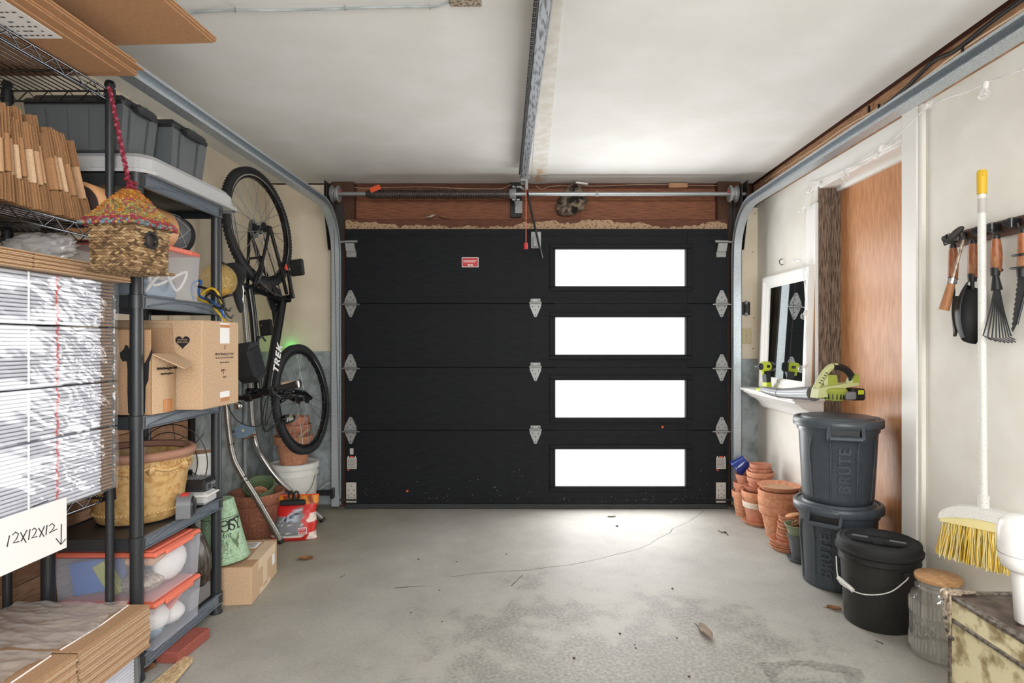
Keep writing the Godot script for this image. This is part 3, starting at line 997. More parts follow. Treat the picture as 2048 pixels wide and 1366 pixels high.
func ceiling_bits() -> void:
	var o = thing("ceiling_cable", "thin grey cable stapled across the ceiling by flat cardboard", "cable", Vector3(-0.7, 2.365, -2.1))
	var g = W(o)
	g.tube(curve([at(330, 32, 2.12), at(400, 24, 2.12), at(470, 20, 2.1), at(560, 21, 2.1), at(690, 17, 2.09), at(800, 14, 2.085), at(870, 13, 2.08), at(895, 6, 2.07), at(925, 0, 2.05)]), 0.0042, 8)
	part(o, "cable", g, M.concrete_wall)
	for px in [470, 690, 860]:
		part(o, "staple", W(o).box(at(px, 20 - (px - 470) * 0.017, 2.09), Vector3(0.004, 0.012, 0.012)), M.zinc)
	o = thing("junction_box", "small metal junction box cover at the ceiling's top edge", "junction box", at(930, 2, 2.04))
	part(o, "cover", G().box(Vector3(0, 0.012, 0.0), Vector3(0.11, 0.03, 0.07), 0.004), M.bracket)
	# unseen lamp fitting, out of view, placed to brighten the room
	o = thing("unseen_ceiling_lamp", "unseen white ceiling lamp behind the camera, brightening the room", "lamp", Vector3(0.1, 2.27, 0.35))
	part(o, "housing", G().bx(Vector3(-0.66, 0.012, -0.14), Vector3(0.66, 0.094, 0.14), 0.01), M.white_plastic)
	part(o, "lamp_diffuser", G().bx(Vector3(-0.62, -0.002, -0.12), Vector3(0.62, 0.012, 0.12), 0.003), M.window_glow)
	# dry seed pods on the lintel and a wad of fibre stuffed above the shaft
	for q in [[862, 433, 0.3], [888, 434, -0.2]]:
		o = thing("dry_pod", "dry brown seed pod lying on the timber ledge " + ("nearer the spring's middle" if q[0] == 862 else "to the right of its twin"), "seed pod", at(q[0], q[1] + 2, 4.38))
		part(o, "pod", G().ball(Vector3(0, 0.008, 0), Vector3(0.04, 0.011, 0.014), 14, Basis(Vector3(0, 0, 1), q[2])), M.bracket if q[0] == 862 else M.leaf)
	o = thing("insulation_wad", "ragged grey wad of insulation stuffed above the door header", "insulation", at(1142, 434, 4.38))
	var f = FastNoiseLite.new()
	f.seed = 12
	f.frequency = 9.0
	g = G()
	g.sheet(func(u, w):
		var an = TAU * u
		var e = PI * w
		var r = Vector3(0.095 * sin(e) * cos(an), -0.115 * cos(e), 0.05 * sin(e) * sin(an))
		r.x = r.x * (1.0 - 0.25 * cos(e) * -1.0) + 0.03 * (1.0 - cos(e)) - 0.02
		return r * (1.0 + 0.35 * f.get_noise_3dv(r)) + Vector3(0, 0.12, 0.02), 32, 24, Vector3(0.01, 0.12, 0.02))
	part(o, "fibre", g, M.rag)
	part(o, "torn_paper", G().box(Vector3(0.075, 0.235, 0.04), Vector3(0.09, 0.012, 0.03), 0.004, Basis(Vector3(0, 0, 1), -0.12)), M.paper)
	o = thing("header_wire", "slack pale wire strung along the header above the shaft", "wire", at(900, 374, 4.40))
	g = W(o)
	g.tube(curve([at(700, 370, 4.39), at(718, 376, 4.39), at(780, 375, 4.39), at(850, 374, 4.39), at(930, 377, 4.39), at(1000, 377, 4.39), at(1022, 369, 4.39)]), 0.0016, 5)
	g.tube(curve([at(1072, 372, 4.39), at(1085, 378, 4.39), at(1110, 372, 4.39), at(1200, 372, 4.39), at(1290, 369, 4.39), at(1400, 371, 4.39), at(1470, 372, 4.39)]), 0.0016, 5)
	part(o, "wire", g, M.pale_tape)
	# cables on the exposed plates above the right wall
	o = thing("black_cable", "black cable sagging along the bare timber plate above door track", "cable", on_x(1850, 150, 1.66))
	g = W(o)
	var pp = []
	for q in [[2120, -55], [2040, 2], [1985, 42], [1935, 82], [1905, 104], [1880, 114], [1858, 130], [1822, 166], [1795, 190], [1770, 210], [1752, 226]]:
		pp.append(on_x(q[0], q[1], 1.655))
	g.tube(curve(pp, 4), 0.0075, 8)
	part(o, "cable", g, M.black)
	o = thing("cream_cable", "flat cream cable stapled along the bare timber plate above door track", "cable", on_x(1850, 160, 1.66))
	g = W(o)
	pp = []
	for q in [[2120, -32], [2048, 18], [1925, 98], [1830, 170], [1755, 217], [1690, 255], [1640, 290], [1570, 335], [1530, 362]]:
		pp.append(on_x(q[0], q[1], 1.662))
	g.tube(curve(pp, 4), 0.004, 6)
	part(o, "cable", g, M.pale_tape)
	for q in [[1925, 98], [1758, 215], [1738, 218]]:
		part(o, "staple", W(o).box(on_x(q[0], q[1], 1.655), Vector3(0.012, 0.035, 0.006), 0.002), M.black)

# ---------------------------------------------------------------- side door, shelf, mirror, switches
func side_door_and_shelf() -> void:
	var d = setting("door_2", "reddish varnished wooden side door in a white frame")
	part(d, "door_leaf", G().bx(Vector3(1.772, 0.01, -3.44), Vector3(1.812, 2.065, -2.655), 0.003), M.door_wood)
	part(d, "header_jamb", G().bx(Vector3(1.655, 2.075, -3.446), Vector3(1.82, 2.095, -2.652), 0.002), M.trim_white)
	part(d, "door_stop", G().bx(Vector3(1.745, 2.055, -3.43), Vector3(1.771, 2.076, -2.66), 0.002), M.trim_white)
	part(d, "jamb", G().bx(Vector3(1.655, 0, -3.462), Vector3(1.72, 2.09, -3.440), 0.002), M.old_wood, "weathered bare grey-brown wood jamb")
	part(d, "jamb", G().bx(Vector3(1.72, 0, -3.462), Vector3(1.80, 2.09, -3.432), 0.002), M.old_wood, "weathered bare grey-brown wood jamb")
	part(d, "jamb", G().bx(Vector3(1.655, 0, -2.658), Vector3(1.80, 2.09, -2.645), 0.002), M.trim_white)
	var t = setting("trim_1", "white casing board at the near side of the side door")
	part(t, "board", G().bx(Vector3(1.636, 0, -2.652), Vector3(1.664, 2.198, -2.545), 0.004), M.trim_white)
	part(t, "back_band", G().bx(Vector3(1.642, 0, -2.545), Vector3(1.662, 2.198, -2.52), 0.004), M.wall_white)
	t = setting("trim_2", "white casing board at the far side of the side door")
	part(t, "board", G().bx(Vector3(1.638, 0, -3.58), Vector3(1.664, 2.0, -3.455), 0.004), M.trim_white)
	t = setting("trim_3", "white casing board over the side door")
	part(t, "board", G().bx(Vector3(1.640, 2.085, -3.58), Vector3(1.664, 2.19, -2.652), 0.004), M.trim_white)
	# moulded wall shelf
	var o = thing("wall_shelf", "white moulded wall shelf under the framed mirror", "shelf", Vector3(1.66, 0.875, -3.8))
	part(o, "top_board", G().bx(Vector3(-0.185, -0.018, -0.45), Vector3(-0.001, 0.0, 0.42), 0.004), M.trim_white)
	var pf = V2([[0.0, -0.135], [-0.03, -0.135], [-0.045, -0.12], [-0.055, -0.10], [-0.085, -0.075], [-0.12, -0.06], [-0.15, -0.035], [-0.165, -0.03], [-0.165, -0.018], [0.0, -0.018]])
	part(o, "moulding", G().prism(pf, 0.82, Transform3D(Basis(), Vector3(-0.001, 0, -0.42)), true), M.trim_white)
	# framed mirror leaning on the wall
	var m = thing("framed_mirror", "white framed mirror leaning on the wall shelf", "mirror", Vector3(1.615, 0.877, -3.82), 0.0)
	m.rotation.z = -0.035
	var fr = G()
	var hw = 0.36
	var hh = 0.765
	var bars = [[Vector3(0, 0, -hw), Vector3(0, hh, -hw), Vector3(0, 0, 1)], [Vector3(0, 0, hw), Vector3(0, hh, hw), Vector3(0, 0, -1)], [Vector3(0, 0, -hw), Vector3(0, 0, hw), Vector3(0, 1, 0)], [Vector3(0, hh, -hw), Vector3(0, hh, hw), Vector3(0, -1, 0)]]
	var names = []
	for b in bars:
		fr = G()
		var a: Vector3 = b[0]
		var c: Vector3 = b[1]
		var inn: Vector3 = b[2]
		var dr = (c - a).normalized()
		# a raised moulding, mitred at the corners: rows of (inwards, out into the room)
		var rows = [[0.0, 0.0], [0.0, 0.022], [0.012, 0.034], [0.035, 0.036], [0.055, 0.024], [0.068, 0.024], [0.082, 0.012], [0.082, 0.0]]
		for i in rows.size() - 1:
			var p0 = a + inn * rows[i][0] + dr * rows[i][0] - Vector3(rows[i][1], 0, 0)
			var p1 = c + inn * rows[i][0] - dr * rows[i][0] - Vector3(rows[i][1], 0, 0)
			var q1 = c + inn * rows[i + 1][0] - dr * rows[i + 1][0] - Vector3(rows[i + 1][1], 0, 0)
			var q0 = a + inn * rows[i + 1][0] + dr * rows[i + 1][0] - Vector3(rows[i + 1][1], 0, 0)
			var nn = (p1 - p0).cross(q0 - p0).normalized()
			var mid = Vector3(0.01, 0, 0) + a.lerp(c, 0.5) + inn * 0.04
			if nn.dot((p0 + q1) / 2.0 - mid) < 0.0:
				nn = -nn
			fr.quad(p0, p1, q1, q0, nn)
		part(m, "frame_bar", fr, M.trim_white)
	part(m, "backing", G().bx(Vector3(-0.001, 0.0, -hw), Vector3(0.008, hh, hw)), M.cardboard)
	part(m, "glass", G().bx(Vector3(-0.010, 0.075, -hw + 0.075), Vector3(-0.004, hh - 0.075, hw - 0.075)), M.mirror)
	o = thing("wall_hook", "small metal hook screwed to the wall above the mirror", "hook", on_x(1566, 524, 1.655))
	part(o, "hook", G().tube(curve(V3([[0, 0.02, 0], [-0.02, 0.015, 0], [-0.025, -0.005, 0.005], [-0.012, -0.02, 0.006], [0.0, -0.015, 0.004]])), 0.003, 6), M.dark_steel)
	# switch and open box
	o = thing("light_switch", "ivory toggle light switch plate on beige strip beside garage door", "light switch", at(1493, 672, 4.40))
	part(o, "plate", G().box(Vector3(0, 0, 0.003), Vector3(0.072, 0.118, 0.006), 0.003), M.ivory)
	part(o, "toggle", G().box(Vector3(0, 0.002, 0.012), Vector3(0.01, 0.024, 0.02), 0.002, Basis(Vector3(1, 0, 0), 0.4)), M.white_old)
	part(o, "screw", G().tube([Vector3(0, 0.038, 0.005), Vector3(0, 0.038, 0.0075)], 0.004, 8), M.zinc)
	part(o, "screw", G().tube([Vector3(0, -0.038, 0.005), Vector3(0, -0.038, 0.0075)], 0.004, 8), M.zinc)
	o = thing("outlet_box", "uncovered steel electrical box in the beige strip above the switch", "electrical box", at(1492, 617, 4.40))
	part(o, "opening", G().box(Vector3(0, 0, 0.002), Vector3(0.058, 0.095, 0.004)), M.black)  # black plate paints the shade inside the open box
	part(o, "yoke", G().box(Vector3(0, 0, 0.008), Vector3(0.02, 0.115, 0.008), 0.002), M.zinc)
	part(o, "device", G().box(Vector3(0, 0, 0.014), Vector3(0.028, 0.06, 0.018), 0.003), M.dark_steel)
	var nl = G()
	for q in [[1510, 427], [1480, 504], [1506, 504], [1480, 635], [1508, 636], [1480, 697], [1506, 697]]:
		nl.tube([at(q[0], q[1], 4.401), at(q[0], q[1], 4.397)], 0.004, 8)
	part(get_node("wall_back"), "nail_heads", nl, M.dark_steel)
	# string lights with clear globes
	o = thing("string_lights", "white cord of clear globe string lights along the right wall", "string lights", on_x(1853, 215, 1.64))
	var g = W(o)
	var pp = []
	for q in [[2130, 100], [2048, 138], [1995, 156], [1972, 166], [1930, 185], [1893, 196], [1862, 214], [1845, 222], [1820, 248], [1780, 285], [1764, 290], [1735, 312], [1700, 334], [1660, 352], [1638, 360], [1624, 364], [1613, 366], [1610, 400], [1606, 440], [1602, 500], [1600, 520]]:
		pp.append(on_x(q[0], q[1], 1.628))
	for q in [[1607, 545], [1611, 600], [1613, 640], [1611, 690], [1614, 730], [1606, 760]]:
		pp.append(on_x(q[0], q[1], 1.592 + 0.0))
	g.tube(curve(pp, 3), 0.0028, 6)
	part(o, "cord", g, M.white_plastic)
	for q in [[1972, 165, 1967, 190, 1], [1853, 214, 1862, 203, 0], [1762, 292, 1756, 312, 1], [1692, 338, 1690, 355, 1], [1628, 366, 1622, 378, 1], [1612, 412, 1602, 420, 1], [1601, 521, 1588, 523, 1], [1612, 622, 1610, 628, 1], [1614, 728, 1610, 732, 1]]:
		var x = 1.612 if q[1] < 500 else 1.588
		var p = on_x(q[0], q[1], x)
		var e = on_x(q[2], q[3], x - 0.012)
		var dv = (e - p).normalized()
		var lamp = part(o, "socket", W(o).tube([p, p + dv * 0.028], 0.010, 10), M.white_plastic)
		part(lamp, "globe", W(o).ball(p + dv * 0.045, Vector3.ONE * 0.0205, 16), M.bulb_glass)
		part(lamp, "filament", W(o).tube(curve([p + dv * 0.028, p + dv * 0.05 + Vector3(0, 0, 0.006), p + dv * 0.05 - Vector3(0, 0, 0.006), p + dv * 0.029]), 0.0007, 4), M.zinc)

# ---------------------------------------------------------------- left: racks
func left_racks() -> void:
	# black wire rack nearest the camera
	var o = thing("wire_rack", "black wire shelving rack loaded with packing boxes", "shelving rack", Vector3(-1.63, 0, -1.6))
	var X0 = -1.807
	var X1 = -1.453
	var Z0 = -2.07
	var Z1 = -1.10
	for x in [X0, X1]:
		for z in [Z0, Z1]:
			var g = W(o)
			g.tube([Vector3(x, 0.012, z), Vector3(x, 2.075, z)], 0.0135, 14)
			for k in 40:
				g.tube([Vector3(x, 0.03 + k * 0.05, z), Vector3(x, 0.032 + k * 0.05, z)], 0.0142, 12)
			var ps = part(o, "post", g, M.shelf_black)
			part(ps, "cap", W(o).lathe(V2([[0, 2.075], [0.016, 2.075], [0.017, 2.082], [0.012, 2.094], [0.0, 2.096]]), 14, Transform3D(Basis(), Vector3(x, 0, z))), M.black)
			part(ps, "foot", W(o).lathe(V2([[0, 0], [0.02, 0], [0.02, 0.012], [0, 0.012]]), 12, Transform3D(Basis(), Vector3(x, 0, z))), M.black)
	for y in [0.69, 1.575, 2.06]:
		var g = W(o)
		for dy in [0.0, -0.035]:
			g.tube([Vector3(X1, y + dy, Z0), Vector3(X1, y + dy, Z1)], 0.0036, 6)
			g.tube([Vector3(X0, y + dy, Z0), Vector3(X0, y + dy, Z1)], 0.0036, 6)
			g.tube([Vector3(X0, y + dy, Z0), Vector3(X1, y + dy, Z0)], 0.0036, 6)
			g.tube([Vector3(X0, y + dy, Z1), Vector3(X1, y + dy, Z1)], 0.0036, 6)
		for x in [X0, X1]:
			var zz = []
			for k in 25:
				zz.append(Vector3(x, y - (0.0 if k % 2 == 0 else 0.035), lerpf(Z0, Z1, k / 24.0)))
			g.tube(zz, 0.0024, 5)
		for z in [Z0, Z1]:
			var zz = []
			for k in 11:
				zz.append(Vector3(lerpf(X0, X1, k / 10.0), y - (0.0 if k % 2 == 0 else 0.035), z))
			g.tube(zz, 0.0024, 5)
		var sf = part(o, "shelf", g, M.wire_black)
		g = W(o)
		for k in 15:
			var x = lerpf(X0, X1, (k + 0.5) / 15.0)
			g.tube([Vector3(x, y + 0.005, Z0), Vector3(x, y + 0.005, Z1)], 0.0022, 5)
		part(sf, "deck_wires", g, M.wire_black, "", "stuff")
		g = W(o)
		for k in 3:
			var z = lerpf(Z0, Z1, (k + 0.5) / 3.0)
			g.tube([Vector3(X0, y - 0.002, z), Vector3(X1, y - 0.002, z)], 0.0036, 6)
		part(sf, "cross_rods", g, M.wire_black)
		for x in [X0, X1]:
			for z in [Z0, Z1]:
				part(sf, "collar", W(o).lathe(V2([[0.0142, y - 0.04], [0.019, y - 0.04], [0.017, y + 0.006], [0.0142, y + 0.006]]), 12, Transform3D(Basis(), Vector3(x, 0, z))), M.black)
	# black plastic unit behind it
	o = thing("plastic_shelf_unit", "black plastic five-tier shelf unit against the left wall", "shelf unit", Vector3(-1.54, 0, -2.37))
	var A0 = -1.70
	var A1 = -1.388
	var B0 = -2.645
	var B1 = -2.112
	var lv = [0.09, 0.507, 0.932, 1.357, 1.785]
	for x in [A0, A1]:
		for z in [B0, B1]:
			for k in 4:
				var ps = part(o, "post", W(o).lathe(V2([[0.0, lv[k]], [0.0215, lv[k]], [0.021, lv[k + 1] - 0.045], [0.0, lv[k + 1] - 0.045]]), 20, Transform3D(Basis(), Vector3(x, 0, z))), M.shelf_black)
			part(o, "foot", W(o).lathe(V2([[0, 0], [0.026, 0], [0.027, 0.008], [0.022, 0.02], [0.0225, 0.05], [0.0, 0.05]]), 16, Transform3D(Basis(), Vector3(x, 0, z))), M.shelf_black)
	for y in lv:
		var g = W(o)
		g.bx(Vector3(A0 - 0.02, y - 0.018, B0 - 0.02), Vector3(A1 + 0.01, y - 0.004, B1 + 0.01))
		var sf = part(o, "shelf", g, M.shelf_black)
		g = W(o)
		# the long rail is a shallow channel with a bowed rib
		g.bx(Vector3(A1 + 0.012, y - 0.045, B0), Vector3(A1 + 0.020, y, B1), 0.003)
		g.bx(Vector3(A1 + 0.018, y - 0.006, B0), Vector3(A1 + 0.029, y, B1), 0.003)
		g.bx(Vector3(A1 + 0.018, y - 0.045, B0), Vector3(A1 + 0.029, y - 0.040, B1), 0.002)
		var bow = []
		for k in 13:
			bow.append(Vector3(A1 + 0.022, y - 0.036 + 0.024 * sin(PI * k / 12.0), lerpf(B0 + 0.06, B1 - 0.03, k / 12.0)))
		g.tube(bow, 0.003, 6)
		part(sf, "front_rail", g, M.shelf_sheen, "moulded rail with its sheen painted grey")
		g = W(o)
		g.bx(Vector3(A0, y - 0.045, B1 + 0.012), Vector3(A1, y, B1 + 0.022), 0.003)
		g.bx(Vector3(A0, y - 0.045, B0 - 0.022), Vector3(A1, y, B0 - 0.012), 0.003)
		g.bx(Vector3(A0 - 0.024, y - 0.045, B0), Vector3(A0 - 0.014, y, B1), 0.003)
		part(sf, "side_rails", g, M.shelf_black)
		for x in [A0, A1]:
			for z in [B0, B1]:
				part(sf, "collar", W(o).lathe(V2([[0.0, y - 0.046], [0.0262, y - 0.046], [0.0268, y + 0.002], [0.0235, y + 0.004], [0.0, y + 0.004]]), 20, Transform3D(Basis(), Vector3(x, 0, z))), M.shelf_black)

func film(o: Node3D, lo: Vector3, hi: Vector3, seed: int, m: Material, amp := 0.010) -> void:
	# shrink film: the +x face, the top and the far end of a bundle, puckered towards the far end
	var f = FastNoiseLite.new()
	f.seed = seed
	f.frequency = 1.0
	f.fractal_type = FastNoiseLite.FRACTAL_RIDGED
	f.fractal_octaves = 2
	var g = W(o)
	g.sheet(func(u, w):
		var z = lerpf(hi.z, lo.z, u)
		var y = lerpf(lo.y, hi.y, w)
		var k = clampf((u - 0.55) * 3.0, 0.06, 1.0)
		var e = f.get_noise_3d((z * 0.6 + (y - lo.y) * 0.7) * 7.0, (y - z * 0.45) * 16.0, seed) * 0.5 + 0.5
		var edge = minf(w, 1.0 - w) * 2.0
		var out = 0.003 + amp * e * k * (0.35 + 0.65 * edge)
		var pinch = 0.010 * pow(clampf(u * 1.02, 0, 1), 24.0)
		return Vector3(hi.x + out - pinch, y, z), 130, 26, Vector3(lo.x, (lo.y + hi.y) / 2.0, (lo.z + hi.z) / 2.0))
	g.sheet(func(u, w):
		var x = lerpf(hi.x + 0.002, lo.x, u)
		var y = lerpf(lo.y, hi.y, w)
		var e = f.get_noise_3d(x * 22.0, y * 30.0, seed + 5.0)
		return Vector3(x, y, lo.z - 0.004 - 0.010 * (e * 0.5 + 0.5) * sin(PI * w)), 30, 12, Vector3(lo.x, (lo.y + hi.y) / 2.0, hi.z))
	part(o, "film", g, m, "glossy crinkled shrink film")

func rack_goods() -> void:
	# four shrink-wrapped bundles of flat white boxes
	var lab = ["topmost shrink-wrapped bundle of flat white boxes on the wire rack", "second shrink-wrapped bundle of flat white boxes from the top", "third shrink-wrapped bundle of flat white boxes from the top", "lowest shrink-wrapped bundle of flat white boxes above the paper sign"]
	var ys = [[1.243, 1.394], [1.063, 1.241], [0.912, 1.061], [0.700, 0.910]]
	for i in 4:
		var y0 = ys[i][0]
		var y1 = ys[i][1]
		var o = thing("wrapped_bundle", lab[i], "bundle", Vector3(-1.6, y0, -1.6), 0.0, "shrink-wrapped bundles of flat white boxes")
		var n = int(round((y1 - y0 - 0.004) / 0.0112))
		var dy = (y1 - y0 - 0.004) / n
		var g = W(o)
		var e = W(o)
		var k = W(o)
		for j in n:
			var y = y0 + 0.002 + (j + 0.5) * dy
			var x = -1.409 + rng.randf_range(-0.003, 0.002)
			g.box(Vector3((-1.79 + x) / 2.0, y, -1.56), Vector3(x + 1.79, dy * 0.76, 0.82), 0.003)
			k.box(Vector3((-1.79 + x) / 2.0, y, -2.0), Vector3(x + 1.79 - 0.004, dy * 0.55, 0.05 + rng.randf_range(-0.006, 0.006)), 0.002)
			for z in [-1.785 + rng.randf_range(-0.004, 0.004), -1.565 + rng.randf_range(-0.004, 0.004)]:
				e.box(Vector3(x, y - dy * 0.1, z), Vector3(0.004, dy * 0.95, 0.004), 0.0, Basis(Vector3(1, 0, 0), rng.randf_range(-0.7, 0.7)))
		part(o, "flat_boxes", g, M.white_sheet, "", "stuff")
		part(o, "kraft_ends", k, M.flute, "brown corrugated ends", "stuff")
		part(o, "red_marks", e, M.red, "ragged column of red marks", "stuff")
		part(o, "seam", W(o).bx(Vector3(-1.403, y0 + 0.003, -1.677), Vector3(-1.400, y1 - 0.003, -1.671), 0.001), M.paper, "white film seam")
		film(o, Vector3(-1.79, y0 + 0.001, -2.03), Vector3(-1.404, y1 - 0.001, -1.145), 30 + i, M.film)
	# brown sheets lying on the bundles
	for i in 4:
		for s in 2:
			var o = thing("cardboard_flat", ["lowest", "second", "third", "topmost"][i] + " thin brown corrugated flat on the white bundles, " + ["under the birdhouse", "nearer the camera"][s], "cardboard", Vector3(-1.57, 1.396 + i * 0.0115, -1.9 + s * 0.395), rng.randf_range(-0.006, 0.006), "brown flats on the white bundles")
			var x = rng.randf_range(-0.004, 0.004)
			var g = G()
			g.bx(Vector3(-0.2, 0, -0.15), Vector3(0.20 + x, 0.003, 0.24), 0.0005)
			g.bx(Vector3(-0.2, 0.0078, -0.15), Vector3(0.20 + x, 0.0108, 0.24), 0.0005)
			part(o, "liners", g, M.cardboard_light)
			part(o, "flutes", G().bx(Vector3(-0.198, 0.003, -0.148), Vector3(0.197 + x, 0.0078, 0.237)), M.flute)
	# the hand-lettered card below
	var o = thing("paper_sign", "white card hand-lettered 12X12X12 with a down arrow", "sign", Vector3(-1.396, 0.576, -1.6))
	part(o, "card", G().bx(Vector3(-0.004, 0.0, -0.205), Vector3(0.0, 0.152, 0.35), 0.001), M.paper)
	var bs = Basis(Vector3(0, 0, -1), Vector3(0, 1, 0), Vector3(1, 0, 0))
	var g = W(o)
	var strokes = [[[14, 1094], [19, 1071]], [[25, 1070], [31, 1064], [37, 1068], [33, 1078], [26, 1086], [38, 1083]], [[41, 1065], [52, 1085]], [[54, 1060], [42, 1083]], [[57, 1080], [60, 1058]], [[64, 1060], [69, 1056], [73, 1060], [70, 1068], [63, 1076], [74, 1073]], [[77, 1056], [88, 1073]], [[89, 1052], [79, 1074]], [[92, 1070], [94, 1050]], [[98, 1052], [104, 1047], [109, 1051], [106, 1058], [98, 1066], [114, 1058]], [[123, 1048], [122, 1088]], [[112, 1077], [122, 1089], [131, 1078]], [[66, 1013], [96, 1001]]]
	for s in strokes:
		var p = []
		for q in s:
			p.append(on_x(q[0], q[1], -1.3955))
		g.tube(p, 0.0014, 5)
	part(o, "handwriting", g, M.ink, "12X12X12 in black marker")
	# bundles of brown flat boxes at the foot of the rack, under film
	var lb = thing("wrapped_bundle", "film-wrapped bundle of pale flat boxes on the floor under brown stack", "bundle", Vector3(-1.6, 0, -1.6), 0.0, "shrink-wrapped bundles on the floor")
	g = W(lb)
	for j in 13:
		g.bx(Vector3(-1.78, 0.002 + j * 0.0115, -2.02), Vector3(-1.335, 0.012 + j * 0.0115, -1.13), 0.002)
	part(lb, "flat_boxes", g, M.white_sheet, "", "stuff")
	film(lb, Vector3(-1.78, 0.002, -2.03), Vector3(-1.33, 0.152, -1.12), 50, M.film, 0.014)
	var rows = [["bundle of brown flat boxes under crinkled film, farther of the two floor stacks", -2.05, -1.735], ["bundle of brown flat boxes under crinkled film, nearest the camera", -1.722, -1.15]]
	for r in rows:
		o = thing("flat_box_bundle", r[0], "bundle", Vector3(-1.5, 0.156, -1.6), 0.0, "bundles of brown flat boxes on the floor")
		for j in 16:
			var x = -1.302 + rng.randf_range(-0.004, 0.003)
			var y = 0.1565 + j * 0.0088
			g = W(o)
			g.bx(Vector3(-1.76, y, r[1]), Vector3(x, y + 0.0030, r[2]), 0.0006)
			g.bx(Vector3(-1.76, y + 0.0030, r[1]), Vector3(x - 0.006, y + 0.0088, r[2]))
			g.bx(Vector3(-1.76, y + 0.0040, r[1]), Vector3(x + 0.001, y + 0.0068, r[2]), 0.0006)
			part(o, "flat_box", g, M.cardboard_light if j % 3 else M.cardboard)
		var f = FastNoiseLite.new()
		f.seed = 8
		f.frequency = 1.0
		f.fractal_type = FastNoiseLite.FRACTAL_RIDGED
		g = W(o)
		g.sheet(func(u, w):
			var z = lerpf(r[1] + 0.004, r[2], u)
			var x = lerpf(-1.75, -1.365 + 0.008 * sin(z * 40.0) - 0.015 * sin(z * 11.0), w)
			var e = f.get_noise_2d(x * 3.0 + z * 4.0, z * 11.0 - x * 4.0) * 0.5 + 0.5
			return Vector3(x, 0.2985 + 0.016 * e, z), 90, 70, Vector3(-1.5, 0.1, -1.8))
		part(o, "film", g, M.bag_film, "loose crinkled clear film")
		part(o, "film_edge", W(o).tube([Vector3(-1.37, 0.299, r[1] + 0.01), Vector3(-1.36, 0.2985, (r[1] + r[2]) / 2.0), Vector3(-1.368, 0.299, r[2] - 0.01)], 0.0025, 6), M.paper)
	# flat boxes standing on the middle wire shelf
	var protos = []
	var ord = "first second third fourth fifth sixth seventh eighth ninth tenth eleventh twelfth thirteenth fourteenth fifteenth sixteenth seventeenth eighteenth nineteenth twentieth twenty-first twenty-second twenty-third twenty-fourth twenty-fifth twenty-sixth twenty-seventh".split(" ")
	for i in 27:
		var z = -1.985 + i * 0.0255
		var lean = clampf(0.34 - i * 0.022, 0.02, 0.4)
		var hi = 0.262 + 0.02 * sin(i * 2.3) + rng.randf_range(-0.006, 0.01)
		var b: Node3D
		if i < 3:
			b = thing("folded_box", "folded brown cardboard box standing on edge on the middle wire shelf", "cardboard box", Vector3.ZERO, 0.0, "folded boxes standing on the wire rack")
			g = G()
			var pc = []
			for k in 9:
				var an = PI * k / 8.0
				pc.append(Vector2(-0.006 + 0.006 * sin(an), -0.0072 * cos(an)))
			pc.append_array(V2([[-0.35, 0.0072], [-0.35, -0.0072]]))
			g.prism(pc, 0.105, Transform3D(Basis(Vector3(1, 0, 0), Vector3(0, 0, -1), Vector3(0, 1, 0)), Vector3(0, 0.085, 0)), true)
			part(b, "panel", g, [M.cardboard, M.cardboard_light, M.cardboard_dark][i])
			for q in [[0.0, 0.086], [0.189, 0.275]]:
				g = G()
				for k in 4:
					g.bx(Vector3(-0.35, q[0], -0.0095 + k * 0.0050), Vector3(-0.002 - 0.005 * (k % 2), q[1] - 0.004 * ((k + i) % 3), -0.0062 + k * 0.0050), 0.0006)
				part(b, "flap", g, [M.flute, M.cardboard_dark, M.flute][i], "raw corrugated flap edges")
			protos.append(b)
		else:
			b = copy(protos[[0, 1, 2, 1, 0, 2, 0][i % 7]], Vector3.ZERO)
		b.set_meta("label", ord[i] + " folded brown cardboard box from the far end of middle wire shelf")
		b.position = Vector3(-1.452 + rng.randf_range(-0.014, 0.005), 1.587, z)
		b.rotation = Vector3(lean, rng.randf_range(-0.02, 0.02), 0)
		b.scale = Vector3(1, hi / 0.275, 1)
	# large flats on top of the rack
	for i in 6:
		o = thing("cardboard_sheet", ["lowest", "second", "third", "fourth", "fifth", "topmost"][i] + " large brown cardboard sheet lying on top of wire rack", "cardboard", Vector3(-1.5, 2.0705 + i * 0.0055, -1.4), 0.0, "large sheets on top of the wire rack")
		var x = [0.165, 0.195, 0.2, 0.228, 0.234, 0.225][i]
		var zf = [-0.55, -0.59, -0.585, -0.575, -0.53, -0.52][i]
		part(o, "sheet", G().bx(Vector3(-0.33, 0, zf), Vector3(x, 0.0048, 0.75), 0.0008), M.cardboard_sheet)
	o = thing("printed_sheet", "white printed paper stuck under the cardboard on top of the rack", "paper", Vector3(-1.37, 2.0688, -1.6))
	part(o, "paper", G().bx(Vector3(-0.12, 0, -0.13), Vector3(0.02, 0.0012, 0.3)), M.paper)
	g = G()
	for k in 16:
		for w in 7:
			if rng.randf() < 0.75:
				g.bx(Vector3(-0.11 + w * 0.017, -0.0005, -0.115 + k * 0.024), Vector3(-0.11 + w * 0.017 + rng.randf_range(0.006, 0.014), 0.0003, -0.109 + k * 0.024))
	part(o, "print", g, M.grey_ink, "lines of small black print", "stuff")
	for i in 4:
		o = thing("cardboard_sheet", ["lowest", "second", "third", "topmost"][i] + " large brown cardboard sheet resting across the left door track", "cardboard", Vector3(-1.42, 2.166 + i * 0.0058, -1.4), 0.0, "large sheets on the door track")
		o.rotation.y = -0.05
		part(o, "sheet", G().bx(Vector3(-0.3, 0, -0.57 - 0.004 * i), Vector3(0.36 + [0.0, 0.008, -0.006, 0.004][i], 0.005, 0.75), 0.0008), M.cardboard_sheet)
